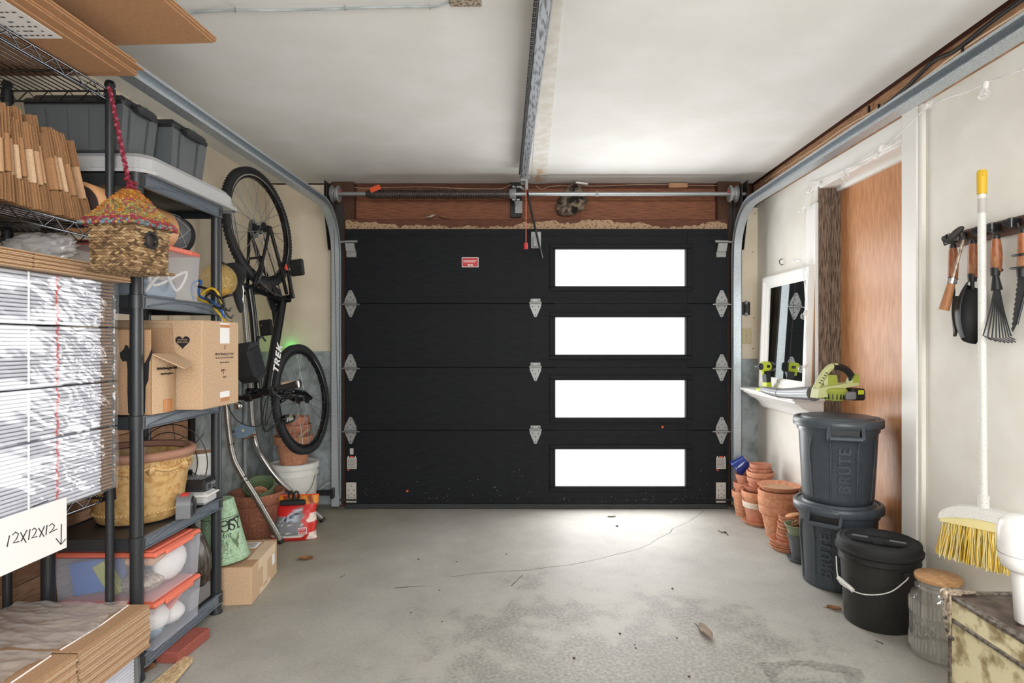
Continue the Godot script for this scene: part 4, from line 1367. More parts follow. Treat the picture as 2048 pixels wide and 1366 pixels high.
	# woven birdhouse on a red braided cord
	o = thing("birdhouse", "woven rush birdhouse with colourful knitted roof hanging on red cord", "birdhouse", Vector3(-1.242, 1.412, -1.86), 1.42)
	o.scale = Vector3.ONE * 0.9
	var s = 0.083
	var h = 0.165
	var cols = [C("7d6346"), C("9a7d5a"), C("5c4630"), C("b0946c"), C("866846")]
	for side in 4:
		g = G()
		g.t = Transform3D(Basis(Vector3(0, 1, 0), side * PI / 2), Vector3.ZERO)
		var ny = 17
		for j in ny:
			for k in 11:
				var y = (j + 0.5) / ny * h
				var ex = (k + 0.5 + (0.5 if j % 2 else 0.0)) / 11.0 * 2.0 * s - s
				if absf(ex) > s - 0.004:
					ex = signf(ex) * (s - 0.004)
				if side == 0 and Vector2(ex + 0.0, y - 0.105).length() < 0.03:
					continue
				g.col = cols[rng.randi() % 5].srgb_to_linear()
				var sp = 0.93 + 0.07 * y / h
				g.ball(Vector3(ex * sp, y, (s - 0.003) * sp), Vector3(0.0115, 0.0046, 0.0055), 8, Basis(Vector3(0, 0, 1), 0.35 if j % 2 else -0.35))
		part(o, "woven_wall", g, M.tinted, "", "stuff")
	part(o, "hole_lining", G().lathe(V2([[0.03, 0.0], [0.030, 0.012], [0.022, 0.012], [0.022, 0.0]]), 18, Transform3D(Basis(Vector3(1, 0, 0), Vector3(0, 0, 1), Vector3(0, -1, 0)), Vector3(0, 0.105, s - 0.012))), M.ink)
	part(o, "core", G().bx(Vector3(-s * 0.92, 0.004, -s * 0.92), Vector3(s * 0.92, h, s * 0.92 - 0.004)), M.leather, "dark filler painting the shaded inside")  # solid dark fill gives the hole and weave gaps their shade
	g = G()
	for k in 9:
		for j in 9:
			g.col = cols[(k + j * 2) % 4].srgb_to_linear()
			g.ball(Vector3(-s * 1.05 + k * s * 0.26, -0.002, -s * 1.05 + j * s * 0.26), Vector3(0.015, 0.006, 0.009), 8, Basis(Vector3(0, 1, 0), 0.5 if k % 2 else -0.5))
	part(o, "woven_base", g, M.tinted, "", "stuff")
	var yarn = [C("b9802f"), C("bd6f30"), C("a8914c"), C("b39a58"), C("85805c"), C("a03a42"), C("728c94"), C("ac525a")]
	g = G()
	var courses = 17
	for j in courses:
		var w = float(j) / (courses - 1)
		var hr = lerpf(0.018, s * 1.22, w)
		var y = lerpf(h + 0.112, h - 0.012, w)
		var per = int(4 * maxf(3.0, hr * 2.0 / 0.0095))
		for k in per:
			var tt = 4.0 * k / per
			var e = int(tt)
			var fr = (tt - e) * 2.0 - 1.0
			var p = [Vector3(fr, 0, 1), Vector3(1, 0, -fr), Vector3(-fr, 0, -1), Vector3(-1, 0, fr)][e] * hr
			var c: Color
			if j < 5:
				c = yarn[rng.randi() % 2]
			elif j < courses - 3:
				c = yarn[[0, 1, 2, 3, 4, 3, 7][rng.randi() % 7]]
			elif j == courses - 3:
				c = yarn[[5, 7, 5][rng.randi() % 3]]
			else:
				c = yarn[[6, 5, 7, 6, 3][rng.randi() % 5]]
			g.col = c.darkened(rng.randf() * 0.25).srgb_to_linear()
			g.ball(p + Vector3(0, y + rng.randf_range(-0.002, 0.002), 0), Vector3(0.0078, 0.0058, 0.0078), 6)
	part(o, "knitted_roof", g, M.tinted, "orange, yellow, red and blue knitted yarn roof", "stuff")
	g = G()
	g.prism(V2([[-s * 1.12, 0], [s * 1.12, 0], [0.012, 0.122], [-0.012, 0.122]]), s * 0.4, Transform3D(Basis(), Vector3(0, h - 0.01, -s * 0.2)))
	g.prism(V2([[-s * 1.12, 0], [s * 1.12, 0], [0.012, 0.122], [-0.012, 0.122]]), s * 0.4, Transform3D(Basis(Vector3(0, 1, 0), PI / 2), Vector3(-s * 0.2, h - 0.01, 0)))
	part(o, "roof_frame", g, M.leather)
	g = W(o)
	var ca = at(219, 176, 2.03)
	var cb = Vector3(-1.242, 1.412 + (h + 0.115) * 0.9, -1.86)
	for k in 48:
		var p = ca.lerp(cb, k / 47.0)
		g.col = (C("7a2030") if k % 3 else C("a8485a")).srgb_to_linear()
		g.ball(p + Vector3(0.003 * (1 if k % 2 else -1), 0, 0), Vector3(0.0052, 0.0068, 0.0052), 8)
	for k in 10:
		g.ball(cb + Vector3(rng.randf_range(-0.016, 0.016), rng.randf_range(0.005, 0.035), rng.randf_range(-0.012, 0.012)), Vector3.ONE * 0.0065, 8)
	part(o, "braided_cord", g, M.tinted, "braided dark red hanging cord", "stuff")
	# a crumpled clear bag behind the birdhouse
	o = thing("plastic_bag", "crumpled clear plastic bag between the wire rack and red-lidded bin", "plastic bag", Vector3(-1.62, 1.45, -1.98))
	var f2 = FastNoiseLite.new()
	f2.seed = 4
	f2.frequency = 11.0
	f2.fractal_type = FastNoiseLite.FRACTAL_RIDGED
	g = G()
	g.sheet(func(u, w):
		var an = TAU * u
		var e = PI * w
		var r = Vector3(0.12 * sin(e) * cos(an), -0.05 * cos(e), 0.055 * sin(e) * sin(an))
		return r * (0.85 + 0.3 * f2.get_noise_3dv(r * 1.5)) + Vector3(0, 0.055, 0), 40, 28, Vector3(0, 0.05, 0))
	part(o, "film", g, M.bag_film)

# ---------------------------------------------------------------- left: things on the plastic unit
func clear_bin(label: String, pos: Vector3, size: Vector3, turn := 0.0) -> Node3D:
	# a see-through tub, wider at its brim, under a coral lid with clip-on ends
	var o = thing("storage_bin", label, "storage bin", pos, turn)
	var hx = size.x / 2.0
	var hz = size.z / 2.0
	var h = size.y - 0.02
	var g = G()
	var lo = 0.93
	var b = []
	var tp = []
	for q in [[-1, -1], [1, -1], [1, 1], [-1, 1]]:
		b.append(Vector3(q[0] * hx * lo, 0.002, q[1] * hz * lo))
		tp.append(Vector3(q[0] * hx * 0.975, h, q[1] * hz * 0.975))
	for i in 4:
		var j = (i + 1) % 4
		var nn = (b[j] - b[i]).cross(tp[i] - b[i]).normalized()
		if nn.dot(b[i] + b[j]) < 0:
			nn = -nn
		g.quad(b[i], b[j], tp[j], tp[i], nn)
	g.quad(b[0], b[1], b[2], b[3], Vector3.DOWN)
	part(o, "tub", g, M.bin_clear, "milky clear plastic tub")
	g = G()
	g.bx(Vector3(-hx, h, -hz), Vector3(hx, h + 0.018, hz), 0.008)
	g.bx(Vector3(-hx * 0.86, h + 0.014, -hz * 0.86), Vector3(hx * 0.86, h + 0.0215, hz * 0.86), 0.003)
	g.bx(Vector3(hx - 0.004, h - 0.004, -hz * 0.55), Vector3(hx + 0.006, h + 0.016, hz * 0.62), 0.004)
	part(o, "lid", g, M.coral, "coral red lid")
	return o

func tote(label: String, pos: Vector3, size: Vector3) -> void:
	var o = thing("storage_tote", label, "storage tote", pos, 0.0, "dark grey totes on top of the unit")
	var hx = size.x / 2.0
	var hz = size.z / 2.0
	var h = size.y - 0.035
	var g = G()
	# tapered tub with upright ribs
	var ring = func(y, k): return [Vector3(-hx * k, y, -hz * k), Vector3(hx * k, y, -hz * k), Vector3(hx * k, y, hz * k), Vector3(-hx * k, y, hz * k)]
	var a = ring.call(0.0, 0.88)
	var b = ring.call(h, 0.97)
	for i in 4:
		var j = (i + 1) % 4
		var nn = (a[j] - a[i]).cross(b[i] - a[i]).normalized()
		if nn.dot(a[i] + a[j]) < 0:
			nn = -nn
		g.quad(a[i], a[j], b[j], b[i], nn)
		for k in ([0.12, 0.34, 0.56, 0.78] if i % 2 == 0 else [0.2, 0.72]):
			var p0 = a[i].lerp(a[j], k)
			var p1 = a[i].lerp(a[j], k + 0.09)
			var q0 = b[i].lerp(b[j], k) - Vector3(0, 0.02, 0)
			var q1 = b[i].lerp(b[j], k + 0.09) - Vector3(0, 0.02, 0)
			var w = nn * 0.006
			g.quad(p0 + w, p1 + w, q1 + w, q0 + w, nn)
			g.quad(p0, p0 + w, q0 + w, q0, null)
			g.quad(p1 + w, p1, q1, q1 + w, null)
	g.quad(a[0], a[1], a[2], a[3], Vector3.DOWN)
	part(o, "tub", g, M.tote_grey)
	g = G()
	g.bx(Vector3(-hx, h - 0.012, -hz), Vector3(hx, h + 0.018, hz), 0.010)
	g.bx(Vector3(-hx * 0.9, h + 0.012, -hz * 0.82), Vector3(hx * 0.9, h + 0.035, hz * 0.82), 0.012)
	part(o, "lid", g, M.tote_black)
	g = G()
	g.bx(Vector3(hx - 0.005, h - 0.02, -hz * 0.45), Vector3(hx + 0.03, h + 0.010, hz * 0.6), 0.010)
	part(o, "latch_handle", g, M.tote_black)
	part(o, "label", G().bx(Vector3(hx + 0.022, h + 0.0102, hz * 0.1), Vector3(hx + 0.029, h + 0.0108, hz * 0.35)), M.mint)

func unit_goods() -> void:
	# big pale tray on top, with two totes
	var o = thing("storage_tray", "pale grey shallow plastic tub upside down on the shelf unit", "plastic tub", Vector3(-1.575, 1.79, -2.437))
	var g = G()
	var rr = [[0.232, 0.345, 0.0], [0.235, 0.348, 0.012], [0.222, 0.332, 0.018], [0.218, 0.325, 0.058], [0.205, 0.305, 0.076], [0.10, 0.2, 0.078], [0.0, 0.0, 0.078]]
	for i in rr.size() - 1:
		var R = func(k):
			var pts = []
			var cr = minf(0.06, rr[k][0])
			for q in [[1, 1, 0], [-1, 1, 1], [-1, -1, 2], [1, -1, 3]]:
				for s in 6:
					var an = PI / 2 * (q[2] + s / 5.0)
					pts.append(Vector3(q[0] * maxf(rr[k][0] - cr, 0) + cr * cos(an) * (1 if rr[k][0] > 0 else 0), rr[k][2], q[1] * maxf(rr[k][1] - cr, 0) + cr * sin(an) * (1 if rr[k][0] > 0 else 0)))
			return pts
		var p = R.call(i)
		var q = R.call(i + 1)
		for k in p.size():
			var j = (k + 1) % p.size()
			var nn = (p[j] - p[k]).cross(q[k] - p[k])
			if nn.length() < 1e-9:
				nn = (q[j] - q[k]).cross(q[k] - p[k])
			if nn.length() < 1e-9:
				continue
			nn = nn.normalized()
			if nn.dot((p[k] + q[j]) / 2.0 - Vector3(0, 0.03, 0)) < 0:
				nn = -nn
			g.quad(p[k], p[j], q[j], q[k], nn)
	part(o, "shell", g, M.tray_grey)
	part(o, "rim_band", G().bx(Vector3(-0.233, 0.0005, -0.29), Vector3(0.238, 0.009, 0.29), 0.003), M.tray_grey)
	tote("dark grey storage tote with black lid, nearer one on top of unit", Vector3(-1.60, 1.868, -2.195), Vector3(0.36, 0.20, 0.20))
	tote("dark grey storage tote with black lid, the one nearer the bicycle", Vector3(-1.56, 1.868, -2.445), Vector3(0.36, 0.20, 0.25))
	# second tier: bin, rolled mat, amber globe, bungee cords
	o = clear_bin("clear bin with coral lid under the rolled mat on upper tier", Vector3(-1.545, 1.358, -2.3125), Vector3(0.36, 0.205, 0.345))
	g = G()
	g.bx(Vector3(-0.14, 0.006, -0.14), Vector3(0.1, 0.08, 0.14), 0.01)
	part(o, "contents", g, M.slate_blue, "blurred bluish things inside")
	part(o, "cords", G().tube(curve(V3([[0.12, 0.02, 0.1], [0.14, 0.1, 0.02], [0.13, 0.04, -0.08], [0.145, 0.12, -0.12], [0.12, 0.05, 0.05], [0.14, 0.14, 0.1]])), 0.006, 8), M.paper)
	o = thing("rolled_mat", "rolled tan vinyl mat with grey quilted and black layers, on the upper bin", "rolled mat", Vector3(-1.535, 1.565, -2.33))
	var gz = Basis(Vector3(1, 0, 0), Vector3(0, 0, -1), Vector3(0, 1, 0))
	g = G()
	g.lathe(V2([[0.0, -0.30], [0.06, -0.30], [0.082, -0.30], [0.087, -0.295], [0.087, 0.14], [0.08, 0.14]]), 40, Transform3D(gz, Vector3(0, 0.0875, 0)))
	part(o, "tan_layer", g, M.tan_vinyl)
	g = G()
	g.lathe(V2([[0.083, 0.10], [0.085, 0.23], [0.08, 0.235], [0.07, 0.235]]), 40, Transform3D(gz, Vector3(0, 0.0875, 0)))
	part(o, "quilted_layer", g, M.quilt, "grey diamond-quilted cloth")
	g = G()
	for k in 14:
		var pts = []
		for s in 7:
			var an = TAU * k / 14.0 + s * 0.12 * (1 if k % 2 else -1)
			pts.append(Vector3(0.0855 * cos(an), 0.0875 + 0.0855 * sin(an), -(0.14 + s * 0.0145)))
		g.tube(pts, 0.0012, 4)
	part(o, "quilting", g, M.label_grey)
	g = G()
	g.lathe(V2([[0.0, 0.12], [0.076, 0.12], [0.082, 0.27], [0.072, 0.27], [0.066, 0.2]]), 32, Transform3D(gz, Vector3(0, 0.0865, 0)))
	part(o, "black_layer", g, M.cloth_black)
	g = G()
	g.lathe(V2([[0.02, -0.302], [0.06, -0.304], [0.064, -0.302], [0.07, -0.304], [0.074, -0.302]]), 32, Transform3D(gz, Vector3(0, 0.0875, 0)))
	part(o, "rolled_end", g, M.leather)
	o = thing("glass_globe", "amber crackled glass globe resting behind the far shelf post", "glass globe", at(436, 598, 2.745))
	var am = StandardMaterial3D.new()
	am.resource_name = "amber_glass"
	am.albedo_color = Color(0.93, 0.78, 0.42, 0.34)
	am.transparency = BaseMaterial3D.TRANSPARENCY_ALPHA
	am.roughness = 0.12
	am.heightmap_enabled = true
	am.heightmap_texture = noise("crackle", 0.06, Color.BLACK, Color.WHITE, 0.2, 0.8, FastNoiseLite.TYPE_CELLULAR, 1)
	am.heightmap_scale = 0.6
	am.uv1_triplanar = true
	am.uv1_scale = Vector3(4, 4, 4)
	part(o, "globe", G().ball(Vector3(0, 0.083, 0), Vector3.ONE * 0.081, 32), am, "crackled amber glass")
	part(o, "solar_cap", G().lathe(V2([[0, 0.152], [0.03, 0.152], [0.03, 0.166], [0.026, 0.17], [0, 0.17]]), 20), M.black)
	part(o, "sediment", G().lathe(V2([[0, 0.012], [0.03, 0.016], [0.052, 0.03], [0.06, 0.042], [0, 0.046]]), 24), M.amber, "amber resin in the base")
	part(o, "prong", G().tube(curve(V3([[0.0, -0.002, 0.0], [0.045, 0.012, 0.01], [0.07, 0.02, 0.0]])), 0.005, 6), M.black)
	var bc = [["blue", "blue bungee cord looped on the upper tier's far corner", M.blue, [[388, 600], [383, 578], [389, 564], [402, 563], [397, 580], [402, 595], [418, 600], [440, 618], [448, 636]]], ["yellow", "yellow and black bungee cord hanging off the upper tier's corner", M.yellow, [[386, 588], [400, 598], [418, 608], [434, 622], [444, 634], [452, 645]]], ["black", "black bungee cord tangled on the upper tier's far corner", M.black, [[392, 572], [405, 575], [425, 582], [438, 596], [446, 612], [436, 616], [420, 604], [412, 594], [424, 586], [444, 600], [450, 622]]], ["orange", "orange bungee cord tangled among the blue and black ones", M.yellow, [[402, 590], [412, 581], [424, 577], [434, 584], [440, 598], [446, 608]]]]
	var bi = 0
	for q in bc:
		var pts = []
		for p in q[3]:
			pts.append(at(p[0], p[1], 2.615 - 0.012 * bi - 0.01 * pts.size() * 0.3))
		o = thing("bungee_cord", q[1], "bungee cord", pts[0], 0.0, "bungee cords on the shelf corner")
		part(o, "cord", W(o).tube(curve(pts, 6), 0.0052, 8), q[2])
		var e = pts[pts.size() - 1]
		part(o, "hook", W(o).tube(curve([e, e + Vector3(0.012, -0.02, 0.0), e + Vector3(0.03, -0.03, 0.005), e + Vector3(0.036, -0.015, 0.004)]), 0.0035, 6), M.dark_steel)
		bi += 1
	# third tier: two moving boxes
	o = thing("cardboard_box", "tall closed cardboard box with black heart print and white tape remnants", "cardboard box", Vector3(-1.4605, 0.933, -2.4435))
	g = G()
	g.bx(Vector3(-0.2, 0, -0.1435), Vector3(0.1995, 0.345, 0.1435), 0.003)
	part(o, "carton", g, M.cardboard_light)
	var fx = Transform3D(Basis(Vector3(0, 0, -1), Vector3(0, 1, 0), Vector3(1, 0, 0)), Vector3(0.2, 0, 0))    # print on the side towards the room
	part(o, "tape", G().bx(Vector3(0.1995, 0.255, -0.065), Vector3(0.2003, 0.338, 0.01)), M.paper, "white paper tape remnant")
	part(o, "tape", G().bx(Vector3(0.1995, 0.02, -0.065), Vector3(0.2003, 0.058, 0.01)), M.paper, "white paper tape remnant")
	part(o, "torn_tape", G().bx(Vector3(0.2, 0.018, -0.065), Vector3(0.2007, 0.034, 0.01)).bx(Vector3(0.2, 0.32, -0.065), Vector3(0.2007, 0.332, 0.01)), M.brown_tape)
	lettering(o, "print", "We're Moving For You!", 0.0105, fx * Transform3D(Basis(), Vector3(0.025, 0.212, 0.0006)), M.ink, 0.0004)
	lettering(o, "print", "This box is yours to reuse, fill it again!", 0.0062, fx * Transform3D(Basis(), Vector3(0.025, 0.197, 0.0006)), M.grey_ink, 0.0004)
	lettering(o, "print", "Reuse & recycle me", 0.0062, fx * Transform3D(Basis(), Vector3(0.025, 0.178, 0.0006)), M.ink, 0.0004)
	g = G()
	g.t = fx * Transform3D(Basis(), Vector3(-0.02, 0, 0))
	g.prism(V2([[0.042, 0.232], [0.05, 0.232], [0.046, 0.24]]), 0.0006).prism(V2([[0.045, 0.242], [0.053, 0.243], [0.048, 0.25]]), 0.0006)
	g.bx(Vector3(0.02, 0.14, 0), Vector3(0.026, 0.15, 0.0006)).prism(V2([[0.03, 0.15], [0.042, 0.15], [0.037, 0.142], [0.037, 0.132], [0.041, 0.130], [0.031, 0.130], [0.035, 0.132], [0.035, 0.142]]), 0.0006).bx(Vector3(0.046, 0.14, 0), Vector3(0.05, 0.15, 0.0006))
	g.bx(Vector3(0.03, 0.118, 0), Vector3(0.06, 0.120, 0.0006)).bx(Vector3(0.03, 0.114, 0), Vector3(0.055, 0.116, 0.0006))
	part(o, "symbols", g, M.ink)
	var hp = []
	for i in 40:
		var a = TAU * i / 40.0
		hp.append(Vector2(0.00175 * 16.0 * pow(sin(a), 3.0), 0.00175 * (13.0 * cos(a) - 5.0 * cos(2 * a) - 2.0 * cos(3 * a) - cos(4 * a))))
	part(o, "heart", G().prism(hp, 0.0006, Transform3D(Basis(), Vector3(0.125, 0.262, 0.1437))), M.ink, "black heart print")
	lettering(o, "heart_print", "ADOPTION\nSAVES DOGS", 0.0055, Transform3D(Basis(), Vector3(0.125, 0.265, 0.1445)), M.cardboard_light, 0.0004)
	part(o, "panel_fold", G().bx(Vector3(-0.02, 0.33, 0.1437), Vector3(0.085, 0.3315, 0.1443)).bx(Vector3(0.084, 0.2, 0.1437), Vector3(0.0855, 0.3315, 0.1443)), M.cardboard_dark)
	# the open one in front, with a dog silhouette
	o = thing("cardboard_box", "opened cardboard box with black dog silhouette and loose flaps", "cardboard box", Vector3(-1.497, 0.933, -2.212))
	g = G()
	var t4 = 0.004
	g.bx(Vector3(-0.21, 0, 0.068), Vector3(0.14, 0.305, 0.072), 0.001)
	part(o, "front_panel", g, M.cardboard)
	part(o, "back_panel", G().bx(Vector3(-0.21, 0, -0.072), Vector3(0.14, 0.235, -0.068), 0.001), M.cardboard)
	part(o, "base", G().bx(Vector3(-0.21, 0, -0.07), Vector3(0.14, 0.004, 0.07)), M.cardboard)
	g = G()
	g.sheet(func(u, w):
		var z = lerpf(0.07, -0.07, u)
		return Vector3(0.142 + 0.014 * sin(PI * u) * (1.0 - w * 0.4), lerpf(0.002, 0.215, w), z), 14, 8, Vector3(0, 0.1, 0))
	part(o, "side_panel", g, M.cardboard_light)  # side panel and flap get paler board: their brighter light in the colour
	g = G()
	g.prism(V2([[0, 0], [0.14, 0.0], [0.13, 0.11], [0.04, 0.14]]), 0.004, Transform3D(Basis(Vector3(0, 0, -1), Vector3(0.86, -0.36, 0.34).normalized(), Vector3(0.36, 0.86, 0).normalized()), Vector3(0.143, 0.216, 0.072)))
	part(o, "side_flap", g, M.cardboard_light, "flap folded out towards the room")
	part(o, "rear_flap", G().box(Vector3(-0.03, 0.27, -0.075), Vector3(0.32, 0.09, 0.004), 0.001, Basis(Vector3(1, 0, 0), 0.15)), M.cardboard)
	part(o, "tape", G().bx(Vector3(0.146, 0.004, -0.03), Vector3(0.158, 0.05, 0.02), 0.002), M.brown_tape)
	var dog = V2([[-0.105, 0.18], [-0.10, 0.165], [-0.085, 0.155], [-0.055, 0.155], [-0.05, 0.13], [-0.05, 0.06], [-0.045, 0.0], [-0.02, 0.0], [-0.015, 0.06], [0.03, 0.075], [0.045, 0.06], [0.05, 0.0], [0.075, 0.0], [0.08, 0.08], [0.10, 0.10], [0.105, 0.15], [0.13, 0.18], [0.125, 0.195], [0.10, 0.17], [0.075, 0.15], [0.0, 0.148], [-0.02, 0.16], [-0.03, 0.185], [-0.045, 0.2], [-0.065, 0.205], [-0.075, 0.192]])
	for i in dog.size():
		dog[i] = Vector2(0.083 + dog[i].x * 0.5, dog[i].y * 1.2)
	part(o, "dog_print", G().prism(dog, 0.0006, Transform3D(Basis(), Vector3(0.0, 0.006, 0.0722))), M.ink, "black dog silhouette")
	var h2 = []
	for p in hp:
		h2.append(p * 0.5)
	part(o, "heart_print", G().prism(h2, 0.0006, Transform3D(Basis(), Vector3(-0.12, 0.11, 0.0722))), M.ink)
	var fx2 = Transform3D(Basis(Vector3(0, 0, -1), Vector3(0, 1, 0), Vector3(1, 0, 0)), Vector3(0.1572, 0, 0))
	lettering(o, "print", "We're Moving For You!", 0.0085, fx2 * Transform3D(Basis(), Vector3(0.0, 0.165, -0.001)), M.ink, 0.003)
	lettering(o, "print", "Reuse & recycle me", 0.006, fx2 * Transform3D(Basis(), Vector3(0.0, 0.145, -0.001)), M.ink, 0.003)
	var bl = part(o, "barcode_label", G().box(Vector3(-0.085, 0.26, 0.0725), Vector3(0.085, 0.06, 0.001), 0.0, Basis(Vector3(0, 0, 1), -0.2)), M.paper, "white barcode sticker")
	g = G()
	g.t = Transform3D(Basis(Vector3(0, 0, 1), -0.2), Vector3(-0.085, 0.26, 0.073))
	var bxp = -0.035
	while bxp < 0.033:
		var w = rng.randf_range(0.0008, 0.0026)
		g.bx(Vector3(bxp, -0.024, 0), Vector3(bxp + w, 0.016, 0.0006))
		bxp += w + rng.randf_range(0.0008, 0.002)
	g.bx(Vector3(-0.036, 0.02, 0), Vector3(0.02, 0.025, 0.0006))
	part(bl, "bars", g, M.ink)
	# fourth tier: glazed pot, wire hoops, paint can, battery packs
	o = thing("glazed_pot", "large yellow glazed clay planter with brown rim and beaded garland", "planter", Vector3(-1.545, 0.508, -2.365))
	g = G()
	g.lathe(V2([[0, 0], [0.135, 0], [0.142, 0.006], [0.147, 0.02], [0.150, 0.03], [0.180, 0.245], [0.172, 0.245], [0.14, 0.03], [0, 0.025]]), 56)
	part(o, "body", g, M.pot_yellow)
	g = G()
	g.lathe(V2([[0.181, 0.236], [0.192, 0.238], [0.199, 0.250], [0.198, 0.264], [0.188, 0.272], [0.172, 0.270], [0.168, 0.25]]), 56)
	part(o, "rim", g, M.pot_rim, "unglazed brown rolled rim")
	g = G()
	for k in 64:
		var a = TAU * k / 64.0
		for q in [[0.1515, 0.038, 0.006], [0.1725, 0.186, 0.0055], [0.1795, 0.225, 0.0055]]:
			g.ball(Vector3(q[0] * cos(a), q[1], q[0] * sin(a)), Vector3.ONE * q[2], 8)
	part(o, "beading", g, M.pot_yellow, "", "stuff")
	g = G()
	for k in 8:
		var sw = []
		for s in 9:
			var a = TAU * (k + s / 8.0) / 8.0
			var r = 0.177
			sw.append(Vector3(r * cos(a), 0.218 - 0.020 * sin(PI * s / 8.0), r * sin(a)))
		g.tube(sw, 0.0075, 7)
		var a2 = TAU * k / 8.0
		g.ball(Vector3(0.178 * cos(a2), 0.205, 0.178 * sin(a2)), Vector3(0.014, 0.02, 0.014), 8)
	part(o, "garland", g, M.pot_yellow)
	o = thing("wire_hoops", "dark wire plant-support hoops behind the yellow planter", "wire hoops", Vector3(-1.52, 0.51, -2.60))
	g = W(o)
	for q in [[345, 925, 70, 76], [338, 925, 57, 60], [345, 940, 30, 28]]:
		var pts = []
		for k in 40:
			var a = TAU * k / 40.0
			pts.append(at(q[0] + q[2] * cos(a), q[1] - q[3] * sin(a) , 2.60 - 0.03 * sin(a)))
		g.tube(pts, 0.0022, 6, true)
	g.tube([at(345, 845, 2.58), at(352, 890, 2.58)], 0.002, 5)
	g.tube([at(408, 868, 2.60), at(372, 905, 2.60)], 0.0018, 5)
	g.tube([at(375, 938, 2.60), at(393, 950, 2.60)], 0.0018, 5)
	part(o, "wires", g, M.dark_steel)
	o = thing("paint_can", "dirty white paint can with red label behind the battery packs", "paint can", Vector3(-1.495, 0.509, -2.69))
	g = G()
	g.lathe(V2([[0, 0], [0.08, 0], [0.082, 0.004], [0.08, 0.008], [0.08, 0.182], [0.083, 0.188], [0.08, 0.194], [0.072, 0.194], [0.072, 0.188], [0.0, 0.188]]), 36)
	part(o, "can", g, M.white_old)
	part(o, "lid_dirt", G().lathe(V2([[0, 0.1885], [0.07, 0.1885], [0.07, 0.190], [0, 0.191]]), 28), M.dust)
	part(o, "label", G().lathe(V2([[0.0805, 0.03], [0.081, 0.03], [0.081, 0.11], [0.0805, 0.11]]), 12, Transform3D(), 1.35, 1.75), M.red)
	part(o, "logo", G().lathe(V2([[0.0812, 0.075], [0.0818, 0.075], [0.0818, 0.13], [0.0812, 0.13]]), 12, Transform3D(), 1.3, 1.75), M.ink)
	var dr = G()
	for k in 4:
		dr.lathe(V2([[0.0808, 0.03], [0.0814, 0.03], [0.0814, 0.08 + 0.01 * (k % 2)], [0.0808, 0.08]]), 3, Transform3D(), 0.75 + k * 0.12, 0.80 + k * 0.12)
	part(o, "drips", dr, M.red)
	# tool battery packs near the far post
	o = thing("battery_pack", "black and grey flat battery case on top of the clear one", "battery case", Vector3(-1.435, 0.565, -2.555), 0.05)
	g = G()
	g.bx(Vector3(-0.07, 0, -0.05), Vector3(0.07, 0.052, 0.05), 0.012)
	part(o, "case", g, M.anodised)
	g = G()
	for k in 7:
		g.bx(Vector3(-0.066 + k * 0.018, 0.051, -0.042), Vector3(-0.058 + k * 0.018, 0.055, 0.042), 0.001)
	part(o, "ribs", g, M.grey_tool)
	part(o, "panel", G().bx(Vector3(0.069, 0.008, -0.038), Vector3(0.073, 0.034, 0.04), 0.002), M.grey_tool)
	g = G()
	for k in 3:
		g.bx(Vector3(0.073, 0.012, 0.008 + k * 0.011), Vector3(0.075, 0.03, 0.013 + k * 0.011))
	for k in 4:
		g.bx(Vector3(0.073, 0.014, -0.034 + k * 0.008), Vector3(0.0745, 0.02, -0.029 + k * 0.008))
	part(o, "slots", g, M.black)
	o = thing("battery_pack", "pale clear plastic case under the black battery case", "battery case", Vector3(-1.435, 0.509, -2.555), 0.05)
	part(o, "case", G().bx(Vector3(-0.07, 0, -0.05), Vector3(0.075, 0.054, 0.05), 0.012), M.tray_grey)
	part(o, "rim", G().bx(Vector3(-0.075, 0.036, -0.055), Vector3(0.082, 0.044, 0.055), 0.003), M.white_plastic)
	o = thing("tape_measure", "grey and red rounded tape measure at the foot of the yellow planter", "tape measure", Vector3(-1.355, 0.509, -2.36), 0.35)
	var pf = []
	for i in 13:
		var a = PI * i / 12.0
		pf.append(Vector2(0.042 * cos(a), 0.05 + 0.038 * sin(a)))
	pf.append_array(V2([[-0.042, 0.0], [0.042, 0.0]]))
	part(o, "case", G().prism(pf, 0.05, Transform3D(Basis(Vector3(0, 0, -1), Vector3(0, 1, 0), Vector3(1, 0, 0)), Vector3(-0.03, 0, 0)), true), M.grey_tool)
	part(o, "side_plate", G().prism(pf, 0.006, Transform3D(Basis(Vector3(0, 0, -0.75), Vector3(0, 0.8, 0), Vector3(1, 0, 0)), Vector3(0.02, 0.006, 0)), true), M.anodised)
	part(o, "red_button", G().box(Vector3(-0.005, 0.086, 0.005), Vector3(0.028, 0.012, 0.035), 0.004), M.red)
	part(o, "clip", G().box(Vector3(0.032, 0.04, 0.0), Vector3(0.003, 0.05, 0.02), 0.001), M.dark_steel)
	# bottom tier: two bins, a draped bag and a paver
	o = clear_bin("lower clear storage bin with coral lid on the bottom tier", Vector3(-1.52, 0.088, -2.285), Vector3(0.37, 0.172, 0.30))
	part(o, "contents", G().ball(Vector3(0.06, 0.07, 0.04), Vector3(0.1, 0.06, 0.09), 14).ball(Vector3(0.08, 0.05, -0.06), Vector3(0.08, 0.045, 0.07), 14), M.paper, "white wrapped bundles inside")
	part(o, "blue_item", G().ball(Vector3(0.1, 0.035, 0.06), Vector3(0.05, 0.03, 0.05), 12), M.slate_blue)
	part(o, "pink_item", G().box(Vector3(0.1, 0.09, -0.02), Vector3(0.08, 0.012, 0.16), 0.004, Basis(Vector3(1, 0, 0), 0.3)), M.coral)
	o = clear_bin("upper clear storage bin with coral lid holding blue and green boxes", Vector3(-1.52, 0.2635, -2.285), Vector3(0.37, 0.178, 0.30))
